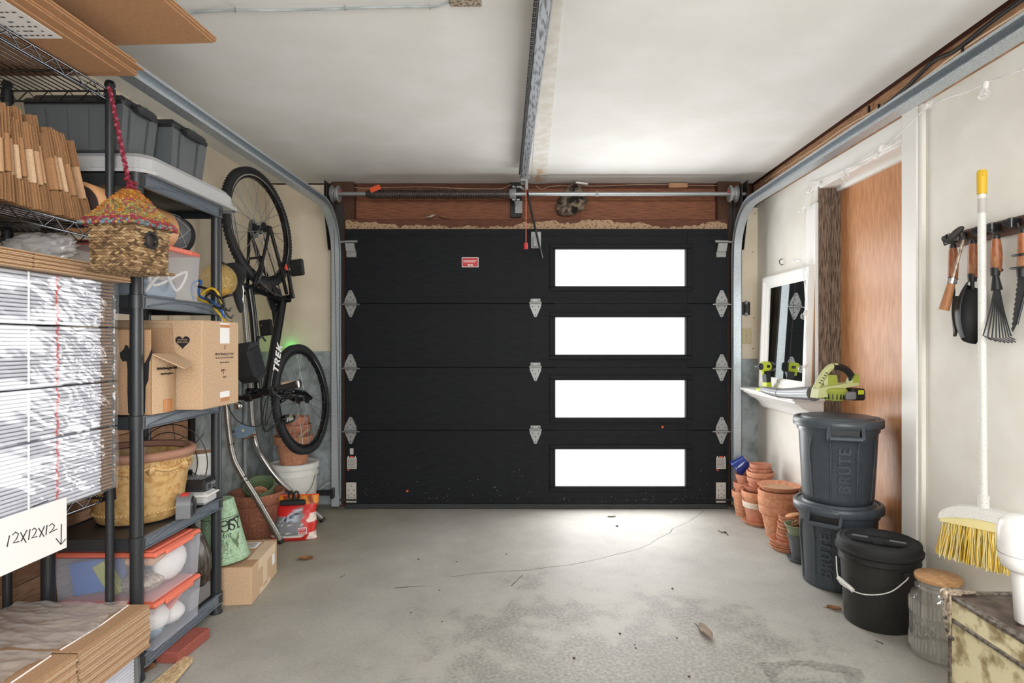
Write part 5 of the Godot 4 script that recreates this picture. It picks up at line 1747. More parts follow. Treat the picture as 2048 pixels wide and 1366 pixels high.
	part(o, "blue_box", G().box(Vector3(-0.09, 0.075, 0.05), Vector3(0.12, 0.12, 0.12), 0.004, Basis(Vector3(0, 0, 1), 0.18)), M.blue, "blue box seen through the tub")
	part(o, "green_box", G().box(Vector3(-0.015, 0.07, 0.10), Vector3(0.045, 0.13, 0.035), 0.003, Basis(Vector3(0, 0, 1), 0.55)), M.lime_dull, "green box seen through the tub")
	part(o, "pink_cloth", G().bx(Vector3(0.03, 0.11, -0.1), Vector3(0.14, 0.145, 0.1), 0.012), M.tan_vinyl)
	part(o, "folded_cloth", G().ball(Vector3(0.07, 0.04, 0.05), Vector3(0.075, 0.038, 0.07), 14), M.bracket)
	part(o, "white_bag", G().ball(Vector3(0.12, 0.085, -0.04), Vector3(0.045, 0.07, 0.085), 16), M.paper)
	o = thing("sack", "dark brown glossy folded sack drooping beside the clear bins", "sack", Vector3(-1.44, 0.16, -2.53))
	var f = FastNoiseLite.new()
	f.seed = 17
	f.frequency = 7.0
	g = G()
	g.sheet(func(u, w):
		var a = TAU * u
		var e = PI * w
		var r = Vector3(0.085 * sin(e) * cos(a), -0.135 * cos(e), 0.055 * sin(e) * sin(a))
		r.x += 0.02 * cos(e)
		return r * (1.0 + 0.12 * f.get_noise_3d(r.x * 3.0, r.y * 0.6, r.z * 3.0) + 0.05 * sin(a * 7.0)) + Vector3(0.0, 0.13, 0), 48, 24, Vector3(0, 0.13, 0))
	part(o, "bag", g, M.bag_dark)
	o = thing("paver", "grey concrete paver block on the bottom tier by the far post", "paver", Vector3(-1.45, 0.088, -2.545))
	part(o, "block", G().bx(Vector3(-0.10, 0, -0.07), Vector3(0.055, 0.068, 0.09), 0.004), M.paver)
	o = thing("paver_brick", "red brick paver lying on the floor by the shelf unit's foot", "brick", Vector3(-1.345, 0, -2.325), -0.06)
	part(o, "brick", G().bx(Vector3(-0.045, 0, -0.1), Vector3(0.045, 0.042, 0.1), 0.004), M.brick_red)
	# scraps of wood and a dry leaf in the near corner
	var k = 0
	for q in [[[322, 1366], [368, 1326], 0.04], [[345, 1372], [372, 1340], 0.025]]:
		var a = on_floor(q[0][0], q[0][1])
		var b = on_floor(q[1][0], q[1][1])
		var c = (a + b) / 2.0
		o = thing("wood_scrap", ["pale split wood scrap on the floor before the red brick", "second pale wood scrap, overlapping the first, at picture's bottom edge"][k], "wood scrap", Vector3(c.x, 0.0, c.z), atan2(b.x - a.x, b.z - a.z))
		part(o, "slat", G().box(Vector3(0, 0.006 + k * 0.013, 0), Vector3(q[2], 0.011, (b - a).length() + 0.05), 0.002), M.pale_wood)
		k += 1

func leaf(label: String, pos: Vector3, length: float, wide: float, turn: float, curl: float, m: Material) -> void:
	var o = thing("dry_leaf", label, "leaf", pos, turn)
	var g = G()
	g.sheet(func(u, w):
		var x = (u - 0.5) * length
		var hw = wide * 0.5 * pow(sin(PI * clampf(u * 0.96 + 0.02, 0, 1)), 0.7)
		var s = (w - 0.5) * 2.0
		return Vector3(x, 0.002 + curl * s * s + 0.15 * curl * sin(u * 9.0), s * hw), 14, 8, null)
	part(o, "blade", g, m)
	part(o, "stem", G().tube(curve(V3([[-length * 0.72, 0.004, 0.006], [-length * 0.5, 0.002, 0], [length * 0.45, 0.004, 0]])), 0.0011, 5), M.twig)

# ---------------------------------------------------------------- the bicycle, hung nose down
func wheel(o: Node3D, c: Vector3, gz: Basis, rear: bool) -> void:
	var tf = Transform3D(gz, c)
	var R = 0.350
	var pf = []
	for i in 17:
		var a = TAU * i / 16.0
		pf.append(Vector2(R - 0.022 - 0.022 * cos(a) * 1.0, -0.020 * sin(a)))
	pf.reverse()
	var ty = part(o, "tyre", G().lathe(pf, 72, tf), M.tyre)
	var g = G()
	g.t = tf
	for k in 100:
		var a = TAU * k / 100.0
		for s in [-1, 1]:
			g.box(Vector3((R - 0.003) * cos(a + s * 0.015), s * 0.011, (R - 0.003) * sin(a + s * 0.015)), Vector3(0.006, 0.007, 0.011), 0.0, Basis(Vector3(0, 1, 0), -a))
	part(ty, "tread_knobs", g, M.tyre, "", "stuff")
	g = G()
	g.t = tf
	g.lathe(V2([[R - 0.060, -0.010], [R - 0.044, -0.014], [R - 0.040, -0.010], [R - 0.040, 0.010], [R - 0.044, 0.014], [R - 0.060, 0.010], [R - 0.064, 0.0], [R - 0.060, -0.010]]), 72)
	part(o, "rim", g, M.frame_black)
	g = G()
	g.t = tf
	for s in [-1, 1]:
		g.lathe(V2([[R - 0.049, s * 0.0150], [R - 0.041, s * 0.0148]]) if s > 0 else V2([[R - 0.041, s * 0.0148], [R - 0.049, s * 0.0150]]), 72)
	part(o, "rim_stripe", g, M.chrome, "silver stripe round the rim")
	g = G()
	g.t = tf
	for k in 28:
		var s = 1.0 if k % 2 == 0 else -1.0
		var a = TAU * k / 28.0
		var b = a + (0.85 if (k / 2) % 2 == 0 else -0.85)
		g.tube([Vector3(0.025 * cos(b), s * 0.028, 0.025 * sin(b)), Vector3((R - 0.062) * cos(a), s * 0.002, (R - 0.062) * sin(a))], 0.0018, 5)
	part(o, "spokes", g, M.steel, "thin bright crossed spokes", "stuff")
	g = G()
	g.t = tf
	g.lathe(V2([[0, -0.055], [0.009, -0.055], [0.009, -0.034], [0.03, -0.033], [0.03, -0.025], [0.016, -0.02], [0.016, 0.02], [0.03, 0.025], [0.03, 0.033], [0.009, 0.034], [0.009, 0.055], [0, 0.055]]), 20)
	part(o, "hub", g, M.anodised)
	if rear:
		g = G()
		g.t = tf
		for k in 6:
			var r = 0.055 - k * 0.006
			g.lathe(V2([[0.012, 0.034 + k * 0.004], [r, 0.034 + k * 0.004], [r, 0.036 + k * 0.004], [0.012, 0.036 + k * 0.004]]), 24)
		part(o, "cassette", g, M.steel)

func bike() -> void:
	var Rr = Vector3(-1.602, 1.867, -3.54)
	var Ff = Vector3(-1.455, 0.831, -3.82)
	var w = (Ff - Rr).normalized()
	var d = Vector3(-sin(0.105), 0, cos(0.105))
	var up = (d - w * d.dot(w)).normalized()
	var lat = w.cross(up)
	var o = thing("bicycle", "black hybrid bicycle hung nose-down on the wall stand", "bicycle", Rr)
	o.basis = Basis(w, up, lat)
	var gz = Basis(Vector3(1, 0, 0), Vector3(0, 0, 1), Vector3(0, -1, 0))
	var wb = (Ff - Rr).length()
	wheel(o, Vector3.ZERO, gz, true)
	wheel(o, Vector3(wb, 0, 0), gz, false)
	var BB = Vector3(0.445, -0.06, 0)
	var ST = Vector3(0.31, 0.27, 0)
	var HT = Vector3(0.865, 0.46, 0)
	var HB = Vector3(0.90, 0.355, 0)
	var g = G()
	g.tube([BB, ST, ST.lerp(BB, -0.12)], 0.017, 14)
	g.tube(curve([ST + Vector3(0.0, 0.0, 0), Vector3(0.5, 0.315, 0), HT - Vector3(0.012, 0.02, 0)]), 0.021, 14)
	g.tube(curve([BB, Vector3(0.68, 0.16, 0), HB - Vector3(0.005, -0.01, 0)]), 0.027, 14)
	g.tube([HT + Vector3(-0.012, 0.03, 0), HB + Vector3(0.008, -0.02, 0)], 0.024, 14)
	for s in [-1, 1]:
		g.tube(curve([BB + Vector3(-0.03, 0.0, s * 0.035), Vector3(0.22, -0.025, s * 0.055), Vector3(0.0, 0, s * 0.064)]), 0.0105, 10)
		g.tube(curve([ST + Vector3(-0.01, -0.02, s * 0.018), Vector3(0.17, 0.13, s * 0.045), Vector3(0.0, 0, s * 0.064)]), 0.009, 10)
	g.tube([Vector3(0.16, 0.135, -0.045), Vector3(0.16, 0.135, 0.045)], 0.007, 8)
	g.tube([BB + Vector3(0, 0, -0.045), BB + Vector3(0, 0, 0.045)], 0.024, 16)
	part(o, "frame", g, M.frame_black)
	# white lettering down the big tube, facing the room (-lateral side)
	var dt = (HB - BB).normalized()
	var pn = Vector3(0, 0, -1)
	var tb = Basis(-dt, pn.cross(-dt), pn)
	lettering(o, "frame_lettering", "TREK", 0.055, Transform3D(tb, BB.lerp(HB, 0.66) + Vector3(0, 0, -0.0285) + pn.cross(-dt) * 0.0), M.paper, 0.003, "Droid Sans", true)
	var bdg = G()
	bdg.tube([HT.lerp(ST, 0.17), HT.lerp(ST, 0.25)], 0.0225, 14)
	part(o, "badge", bdg, M.grey_tool)
	part(o, "badge_mark", G().prism(V2([[-0.014, -0.012], [0.016, -0.012], [0.0, 0.014]]), 0.002, Transform3D(Basis(Vector3(1, 0, 0), Vector3(0, 1, 0), Vector3(0, 0, 1)), HT.lerp(ST, 0.21) + Vector3(0, 0.008, -0.0245))), M.red_label)
	# fork with suspension lowers
	g = G()
	for s in [-1, 1]:
		g.tube([Vector3(0.915, 0.31, s * 0.058), Vector3(0.975, 0.17, s * 0.058)], 0.0135, 12)
	part(o, "fork_stanchions", g, M.chrome)
	g = G()
	g.box(Vector3(0.915, 0.32, 0), Vector3(0.045, 0.035, 0.15), 0.012, Basis(Vector3(0, 0, 1), -1.15))
	for s in [-1, 1]:
		g.tube([Vector3(0.96, 0.21, s * 0.058), Vector3(1.02, 0.075, s * 0.058), Vector3(wb, 0, s * 0.055)], [0.0185, 0.0175, 0.013], 12)
	g.tube(curve([Vector3(0.965, 0.2, -0.058), Vector3(1.0, 0.26, 0.0), Vector3(0.965, 0.2, 0.058)]), 0.011, 10)
	part(o, "fork", g, M.frame_black)
	# handlebar, stem, grips, levers, mirror
	var HC = Vector3(0.86, 0.545, 0)
	g = G()
	g.tube([HT + Vector3(-0.015, 0.02, 0), HT + Vector3(-0.035, 0.075, 0), HC], 0.0175, 12)
	g.box(HC, Vector3(0.045, 0.045, 0.05), 0.01)
	part(o, "stem", g, M.frame_black)
	var bar = curve([HC + Vector3(-0.045, 0.01, -0.30), HC + Vector3(-0.03, 0.015, -0.16), HC + Vector3(0, 0, -0.05), HC + Vector3(0, 0, 0.05), HC + Vector3(-0.03, 0.015, 0.16), HC + Vector3(-0.045, 0.01, 0.30)])
	part(o, "handlebar", G().tube(bar, 0.0135, 12), M.frame_black)
	for s in [-1, 1]:
		var e = HC + Vector3(-0.045, 0.01, s * 0.30)
		var e2 = HC + Vector3(-0.034, 0.014, s * 0.18)
		var gr = part(o, "grip", G().tube([e2, e2.lerp(e, 0.4), e], [0.016, 0.017, 0.021], 14), M.rubber)
		part(gr, "palm_pad", G().box(e2.lerp(e, 0.55) + Vector3(-0.012, -0.008, 0), Vector3(0.022, 0.024, 0.085), 0.006), M.beige_grip, "beige palm pad")
		part(gr, "bar_end", G().lathe(V2([[0, -0.004], [0.023, -0.004], [0.024, 0.004], [0.018, 0.008], [0, 0.008]]), 20, Transform3D(Basis(Vector3(1, 0, 0), Vector3(0, 0, s), Vector3(0, -s, 0)), e)), M.chrome)
		g = G()
		g.box(e2 + Vector3(0.012, -0.002, -s * 0.03), Vector3(0.05, 0.045, 0.04), 0.01)
		g.tube(curve([e2 + Vector3(0.03, -0.01, -s * 0.03), e2 + Vector3(0.065, -0.02, s * 0.01), e2 + Vector3(0.06, -0.015, s * 0.10)]), 0.0065, 8)
		part(o, "brake_lever", g, M.anodised)
		part(o, "brake_cable", G().tube(curve([e2 + Vector3(0.02, 0, -s * 0.05), HC + Vector3(0.12, 0.03, s * 0.08), HC + Vector3(0.19, -0.06, s * 0.02), Vector3(0.96, 0.36, s * 0.03), Vector3(0.93, 0.28, s * 0.02)]), 0.0028, 6), M.black)
	var mr = HC + Vector3(0.185, -0.09, -0.13)
	var mi = part(o, "mirror", G().lathe(V2([[0, -0.012], [0.03, -0.010], [0.043, -0.002], [0.045, 0.006], [0.042, 0.009], [0.0, 0.009]]), 28, Transform3D(Basis(w, up, lat).inverse() * Basis(Vector3(1, 0, 0), 0.45), mr)), M.rubber)
	part(mi, "mirror_glass", G().lathe(V2([[0.0, 0.0095], [0.040, 0.0095], [0.040, 0.0105], [0.0, 0.0105]]), 28, Transform3D(Basis(w, up, lat).inverse() * Basis(Vector3(1, 0, 0), 0.45), mr)), M.mirror)
	part(mi, "arm", G().tube(curve([mr + Vector3(-0.01, 0.02, 0.03), mr + Vector3(0.02, 0.09, 0.09), HC + Vector3(0.03, 0.03, -0.08), HC + Vector3(-0.01, 0.01, -0.1)]), 0.006, 8), M.rubber)
	part(o, "bell", G().ball(HC + Vector3(0.035, 0.03, 0.05), Vector3.ONE * 0.022, 14), M.chrome)
	# seat post and saddle
	var SP = Vector3(0.272, 0.37, 0)
	part(o, "seat_post", G().tube([ST, SP], 0.0135, 12), M.anodised)
	g = G()
	g.sheet(func(u, v):
		var a = TAU * v
		var hw = lerpf(0.108, 0.022, smoothstep(0.1, 0.62, u)) * pow(sin(PI * clampf(0.04 + u * 0.94, 0, 1)), 0.42)
		var hh = 0.033 * pow(sin(PI * clampf(0.03 + u * 0.95, 0, 1)), 0.4)
		var y = cos(a)
		return SP + Vector3(-0.12 + u * 0.27, 0.035 + hh * (y if y > 0 else y * 0.55) - 0.012 * sin(PI * u), hw * sin(a)), 30, 28, SP + Vector3(0, 0.03, 0))
	part(o, "saddle", g, M.rubber, "wide black padded saddle")
	g = G()
	for s in [-1, 1]:
		g.tube(curve([SP + Vector3(-0.10, 0.02, s * 0.035), SP + Vector3(-0.05, -0.005, s * 0.022), SP + Vector3(0.03, -0.002, s * 0.022), SP + Vector3(0.11, 0.02, s * 0.008)]), 0.0035, 6)
	part(o, "saddle_rails", g, M.chrome)
	# cranks, pedals, chain set, derailleur
	for s in [-1, 1]:
		var a = BB + Vector3(0, 0, s * 0.065)
		var b = BB + Vector3(s * 0.172 if s > 0 else -0.172, 0.01, s * 0.085)
		part(o, "crank", G().tube([a, a.lerp(b, 0.5), b], [0.016, 0.012, 0.012], 10), M.frame_black)
		var pd = part(o, "pedal", G().box(b + Vector3(-0.01, 0, s * 0.06), Vector3(0.10, 0.026, 0.085), 0.008, Basis(Vector3(0, 0, 1), 0.25)), M.black)
		part(pd, "reflector", G().box(b + Vector3(-0.058, -0.012, s * 0.06), Vector3(0.006, 0.014, 0.05), 0.002), M.bracket)
		part(pd, "studs", G().box(b + Vector3(0.02, 0.014, s * 0.04), Vector3(0.01, 0.006, 0.01)).box(b + Vector3(-0.03, 0.013, s * 0.08), Vector3(0.01, 0.006, 0.01)), M.chrome)
	part(o, "chain_rings", G().lathe(V2([[0.03, 0.04], [0.088, 0.042], [0.09, 0.045], [0.088, 0.048], [0.03, 0.05]]), 36, Transform3D(gz, BB)), M.anodised)
	g = G()
	g.tube([BB + Vector3(0, 0.088, 0.045), Vector3(0, 0.04, 0.042)], 0.004, 5)
	g.tube([BB + Vector3(0, -0.088, 0.045), Vector3(0.04, -0.10, 0.042), Vector3(0.0, -0.05, 0.042)], 0.004, 5)
	part(o, "chain", g, M.dark_steel)
	part(o, "rear_derailleur", G().box(Vector3(0.02, -0.07, 0.05), Vector3(0.035, 0.10, 0.02), 0.006), M.anodised)
	g = G()
	g.box(Vector3(0.34, 0.10, 0.0), Vector3(0.06, 0.07, 0.05), 0.01)
	g.tube(curve([Vector3(0.40, 0.06, -0.03), Vector3(0.35, 0.14, -0.035), Vector3(0.28, 0.2, -0.02), Vector3(0.24, 0.19, 0.0)]), 0.008, 8)
	part(o, "front_derailleur", g, M.dark_steel)
	# guard over the rear wheel, tail reflector, handlebar bag
	part(o, "brake_arm", G().tube(curve([Vector3(0.19, 0.14, -0.045), Vector3(0.25, 0.2, -0.05), Vector3(0.30, 0.22, -0.02)]), 0.007, 8), M.anodised)
	part(o, "side_reflector", G().ball(Vector3(0.27, -0.17, -0.018), Vector3(0.03, 0.012, 0.005), 12), M.reflector, "orange spoke reflector")
	g = G()
	var ho = V2([[-0.10, -0.05], [0.09, -0.055], [0.11, 0.03], [0.06, 0.075], [-0.07, 0.085], [-0.11, 0.03]])
	g.prism(ho, 0.10, Transform3D(Basis(), Vector3(0.69, 0.455, -0.05)), false)
	var bg = part(o, "frame_bag", g, M.cloth_black, "black cloth bag strapped to the frame")
	g = G()
	g.box(Vector3(0.69, 0.47, -0.052), Vector3(0.16, 0.1, 0.01), 0.005)
	part(bg, "flap", g, M.anodised)
	g = G()
	g.tube(curve([Vector3(0.60, 0.40, -0.04), Vector3(0.58, 0.33, -0.03), Vector3(0.62, 0.28, -0.02)]), 0.006, 6)
	g.box(Vector3(0.78, 0.40, 0), Vector3(0.02, 0.05, 0.06), 0.004)
	part(bg, "strap", g, M.cloth_black)
	# the tubular stand it hangs on
	o = thing("bike_stand", "bent steel tube bicycle stand leaning on the left wall", "bicycle stand", Vector3(-1.75, 0, -3.7))
	var l1 = [Vector3(-1.84, 2.02, -3.6), Vector3(-1.835, 1.95, -3.53), Vector3(-1.80, 1.5, -3.48), Vector3(-1.755, 0.9, -3.45), Vector3(-1.735, 0.66, -3.45), Vector3(-1.715, 0.53, -3.455), Vector3(-1.675, 0.43, -3.47), Vector3(-1.60, 0.28, -3.50), Vector3(-1.485, 0.025, -3.55)]
	var l2 = [Vector3(-1.84, 2.02, -3.6), Vector3(-1.835, 1.95, -3.68), Vector3(-1.815, 1.5, -3.78), Vector3(-1.80, 0.9, -3.84), Vector3(-1.79, 0.68, -3.85), Vector3(-1.77, 0.54, -3.86), Vector3(-1.72, 0.45, -3.845), Vector3(-1.60, 0.28, -3.862), Vector3(-1.39, 0.025, -3.975)]
	part(o, "leg", W(o).tube(curve(l1, 6), 0.0175, 14), M.tube_steel)
	part(o, "leg", W(o).tube(curve(l2, 6), 0.0175, 14), M.tube_steel)
	part(o, "foot_cap", W(o).tube([l1[8], l1[8] + Vector3(0.008, -0.018, -0.003)], 0.019, 12), M.black)
	part(o, "foot_cap", W(o).tube([l2[8], l2[8] + Vector3(0.012, -0.017, -0.004)], 0.019, 12), M.black)
	var wr = W(o)
	for p in [[l1[6], l1[7], 0.1], [l1[6], l1[7], 0.25], [l1[4], l1[5], 0.4], [l2[4], l2[5], 0.2]]:
		var q = p[0].lerp(p[1], p[2])
		var dn = (p[1] - p[0]).normalized()
		wr.tube([q, q + dn * 0.004], 0.0188, 14)
		wr.tube([q + Vector3(0.015, 0, 0.01), q + Vector3(0.03, 0.004, 0.012)], 0.002, 5)
	part(o, "wire_ties", wr, M.dark_steel)
	g = W(o)
	var pl = []
	for i in 24:
		var a = TAU * i / 24.0
		pl.append(Vector2(0.065 * cos(a), 0.042 * sin(a) * (1.0 - 0.25 * absf(cos(a)))))
	g.prism(pl, 0.006, Transform3D(Basis(Vector3(0, 1, 0), 0.25) * Basis(Vector3(0, 0, 1), 0.1), at(487, 862, 3.62)), true)
	part(o, "pad_plate", g, M.slate_blue, "blue-grey oval plate")
	part(o, "plate_bolt", W(o).tube([at(486, 861, 3.61), at(486, 861, 3.60)], 0.008, 8), M.ivory)
	g = W(o)
	g.tube([at(470, 862, 3.63), at(457, 866, 3.5)], 0.008, 8)
	g.tube([at(497, 870, 3.63), at(507, 876, 3.8)], 0.006, 8)
	g.tube([Vector3(-1.80, 1.5, -3.48), Vector3(-1.70, 1.52, -3.52), Vector3(-1.60, 1.53, -3.58)], 0.010, 10)
	g.tube([Vector3(-1.815, 1.5, -3.78), Vector3(-1.70, 1.5, -3.74), Vector3(-1.60, 1.5, -3.70)], 0.010, 10)
	part(o, "support_arms", g, M.dark_steel)
	part(o, "wood_splint", W(o).box(at(500, 873, 3.66), Vector3(0.075, 0.012, 0.02), 0.002, Basis(Vector3(0, 0, 1), 0.35)), M.leaf, "splintered wood strip")
	# green indicator on the ledge
	o = thing("indicator_lamp", "small device with green light on ledge behind the bicycle", "lamp", at(578, 707, 4.36))
	part(o, "housing", G().box(Vector3(0, 0.014, 0), Vector3(0.05, 0.026, 0.04), 0.004), M.black)
	part(o, "green_led", G().ball(Vector3(-0.01, 0.03, -0.008), Vector3.ONE * 0.008, 10), M.led_green)
	var l = OmniLight3D.new()
	l.name = "green_led_light"
	o.add_child(l)
	l.position = Vector3(-0.01, 0.045, -0.03)
	l.light_color = C("30ff60")
	l.light_energy = 0.002
	l.light_size = 0.01
	l.omni_range = 6.0
	l.omni_attenuation = 2.0
	l.shadow_enabled = true

func pot(called: String, label: String, pos: Vector3, rt: float, h: float, m: Material, group := "", rimh := 0.0, taper := 0.66, tilt := Vector3.ZERO) -> Node3D:
	# a flared clay pot with a collar
	var o = thing(called, label, "plant pot", pos, 0.0, group)
	o.rotation = tilt
	var rb = rt * taper
	var rh = rimh if rimh > 0.0 else h * 0.24
	var g = G()
	var rc = lerpf(rb, rt * 0.93, 1.0 - rh / h)
	g.lathe(V2([[0, 0], [rb * 0.96, 0], [rb, 0.004], [rc, h - rh], [rc * 0.9, h - rh], [rb * 0.86, 0.012], [0, 0.012]]), 36)
	part(o, "body", g, m)
	g = G()
	g.lathe(V2([[rc * 0.9, h - rh], [rt * 0.93, h - rh], [rt * 0.965, h - rh + 0.005], [rt, h - 0.006], [rt * 0.99, h], [rt * 0.92, h], [rt * 0.90, h - 0.004], [rc * 0.88, h - rh]]), 36)
	part(o, "collar", g, m)
	return o

func saucer(label: String, pos: Vector3, r: float, h: float, m: Material, group := "") -> Node3D:
	var o = thing("pot_saucer", label, "saucer", pos, 0.0, group)
	var g = G()
	g.lathe(V2([[0, 0], [r * 0.8, 0], [r * 0.82, 0.002], [r * 0.97, h - 0.003], [r, h - 0.001], [r * 0.985, h + 0.001], [r * 0.94, h - 0.001], [r * 0.79, 0.008], [0, 0.008]]), 40)
	part(o, "dish", g, m)
	return o

func left_corner() -> void:
	# floor box with tape, green metal bucket upside down on it
	var o = thing("cardboard_box", "low taped cardboard box on the floor beyond the shelf unit", "cardboard box", Vector3(-1.44, 0, -2.895), 0.12)
	part(o, "carton", G().bx(Vector3(-0.15, 0, -0.19), Vector3(0.15, 0.172, 0.19), 0.003), M.cardboard_light)
	part(o, "flap", G().bx(Vector3(-0.15, 0.172, -0.19), Vector3(0.152, 0.1755, -0.003), 0.001), M.cardboard)
	part(o, "flap", G().bx(Vector3(-0.15, 0.172, 0.003), Vector3(0.152, 0.1755, 0.19), 0.001), M.cardboard)
	part(o, "tape", G().bx(Vector3(0.1502, 0.125, -0.16), Vector3(0.1512, 0.171, 0.10)).bx(Vector3(0.1502, 0.02, -0.03), Vector3(0.1512, 0.13, 0.03)).bx(Vector3(0.1502, 0.002, -0.08), Vector3(0.1512, 0.03, 0.08)).bx(Vector3(0.10, 0.1757, -0.16), Vector3(0.153, 0.1764, 0.10)), M.pale_tape, "wide strips of pale packing tape")
	part(o, "label", G().bx(Vector3(0.1502, 0.07, -0.15), Vector3(0.151, 0.12, -0.11)), M.paper)
	part(o, "label", G().bx(Vector3(0.0, 0.1757, -0.15), Vector3(0.09, 0.1762, -0.06)), M.paper)
	var g = G()
	for k in 5:
		g.bx(Vector3(0.012, 0.1762, -0.14 + k * 0.015), Vector3(0.075, 0.1765, -0.133 + k * 0.015))
	part(o, "label_print", g, M.grey_ink)
	o = thing("flower_bucket", "mint green metal flower bucket upside down, lettered POSY, leaning on a box", "bucket", Vector3(-1.432, 0.182, -2.80))
	o.rotation = Vector3(0.0, 0.0, 0.10)
	g = G()
	g.lathe(V2([[0.108, 0.0], [0.111, 0.003], [0.108, 0.006], [0.066, 0.275], [0.062, 0.279], [0.055, 0.276], [0, 0.274]]), 44)
	part(o, "shell", g, M.mint)
	part(o, "rim", G().lathe(V2([[0.104, 0.0], [0.112, 0.0], [0.114, 0.005], [0.109, 0.009]]), 44), M.mint)
	part(o, "seam_line", G().lathe(V2([[0.0795, 0.20], [0.0812, 0.2], [0.0808, 0.203], [0.0792, 0.203]]), 44), M.green_pot)
	var on = func(a, y): return Transform3D(Basis(Vector3(0, 1, 0), a) * Basis(Vector3(1, 0, 0), -0.155), Basis(Vector3(0, 1, 0), a) * Vector3(0, y, 0.108 - 0.042 * y / 0.275 + 0.0008))
	var ch = "POSY"
	for k in 4:
		lettering(o, "lettering", ch[k], 0.05, on.call(0.3 + k * 0.38, 0.165), M.ink, 0.0012, "Droid Serif")
	lettering(o, "small_lettering", "for", 0.02, on.call(0.75, 0.125), M.ink, 0.0012, "Droid Serif")
	g = G()
	for k in 90:
		var a = 0.5 + rng.randf_range(-0.28, 0.34)
		var y = rng.randf_range(0.02, 0.11)
		if Vector2((a - 0.5) / 0.32, (y - 0.06) / 0.05).length() > 1.0:
			continue
		var x: Transform3D = on.call(a, y)
		g.prism(V2([[0, -0.004], [0.002, 0], [0, 0.006], [-0.002, 0]]), 0.0008, x * Transform3D(Basis(Vector3(0, 0, 1), rng.randf() * 6.0), Vector3.ZERO))
	for q in [[1.05, 0.09, 0.5], [1.25, 0.10, -0.4], [1.15, 0.075, 0.1]]:
		var x: Transform3D = on.call(q[0], q[1])
		g.prism(V2([[-0.004, -0.02], [0.008, 0], [0.0, 0.03], [-0.008, 0.004]]), 0.0008, x * Transform3D(Basis(Vector3(0, 0, 1), q[2]), Vector3.ZERO))
	part(o, "flower_print", g, M.green_pot, "dark printed flower spray", "stuff")
	part(o, "handle", G().tube(curve(V3([[0.0, 0.19, 0.085], [0.03, 0.185, 0.082], [0.055, 0.17, 0.075], [0.078, 0.19, 0.045], [0.085, 0.195, 0.0]])), 0.003, 6), M.dark_steel)
	# white bucket with clay pots
	o = thing("white_bucket", "white plastic bucket with wire handle in the far left corner", "bucket", Vector3(-1.60, 0, -4.06))
	g = G()
	g.lathe(V2([[0, 0], [0.128, 0], [0.132, 0.004], [0.146, 0.30], [0.153, 0.302], [0.153, 0.318], [0.149, 0.322], [0.150, 0.345], [0.158, 0.348], [0.158, 0.378], [0.152, 0.385], [0.140, 0.385], [0.138, 0.372], [0.0, 0.371]]), 48)
	part(o, "pail", g, M.white_old)
	part(o, "handle", G().tube(curve(V3([[-0.10, 0.30, 0.115], [-0.06, 0.24, 0.145], [0.02, 0.19, 0.158], [0.09, 0.18, 0.135], [0.135, 0.22, 0.075], [0.15, 0.31, 0.02]])), 0.0022, 6), M.dark_steel)
	part(o, "grip", G().tube([Vector3(0.055, 0.183, 0.155), Vector3(0.115, 0.196, 0.115)], 0.0085, 10), M.white_plastic)
	pot("clay_pot", "bright orange clay pot standing on the white bucket", Vector3(-1.605, 0.373, -4.06), 0.13, 0.19, M.terracotta, "", 0.055)
	pot("clay_pot", "dark red clay pot nested in the orange one behind bicycle wheel", Vector3(-1.605, 0.42, -4.06), 0.115, 0.22, M.terracotta_b, "", 0.05)
	pot("clay_pot", "dusty red clay pot topmost on the bucket behind bicycle wheel", Vector3(-1.605, 0.48, -4.06), 0.10, 0.21, M.terracotta_b, "", 0.05)
	o = thing("pot_shard", "broken pale clay shard lying on the pots behind bicycle wheel", "pot shard", Vector3(-1.50, 0.60, -3.96))
	part(o, "shard", G().box(Vector3(0, -0.01, 0), Vector3(0.09, 0.02, 0.03), 0.004, Basis(Vector3(0, 0, 1), 0.75)), M.dust)
	# big clay pot with a tilted green one inside, seed bag in front
	pot("clay_pot", "wide weathered clay pot on the floor behind the seed bag", Vector3(-1.70, 0, -3.725), 0.160, 0.27, M.terracotta_old, "", 0.07, 0.72)
	o = pot("green_pot", "green plastic pot tipped over inside the weathered clay pot", Vector3(-1.675, 0.175, -3.72), 0.092, 0.17, M.green_pot, "", 0.03, 0.7, Vector3(0.45, 0.0, -0.12))
	pot("clay_pot", "small clay pot lying inside the green pot", Vector3(-1.68, 0.215, -3.71), 0.055, 0.085, M.terracotta, "", 0.02, 0.7, Vector3(0.9, 0.0, -0.3))
	o = thing("seed_bag", "red, grey and orange bird-seed bag closed with a black clip", "bag", Vector3(-1.435, 0, -3.635), 0.18)
	var f = FastNoiseLite.new()
	f.seed = 6
	f.frequency = 9.0
	g = G()
	var skin = func(u, w):
		var a = TAU * u
		var th = lerpf(0.075, 0.012, pow(w, 1.6)) * (1.0 - 0.5 * pow(1.0 - w, 9.0))
		var wd = lerpf(0.135, 0.115, w) - 0.012 * sin(PI * w)
		var x = wd * signf(cos(a)) * pow(absf(cos(a)), 0.55)
		var z = th * sin(a)
		var k = 1.0 + 0.10 * f.get_noise_3d(x, w * 0.3, z)
		return Vector3(x * k + 0.02 * w, 0.002 + 0.25 * w, z * k - 0.05 * w)
	# printed panels: colour by place on the bag
	var st = g.v.size()
	g.sheet(skin, 72, 40, Vector3(0, 0.1, -0.02))
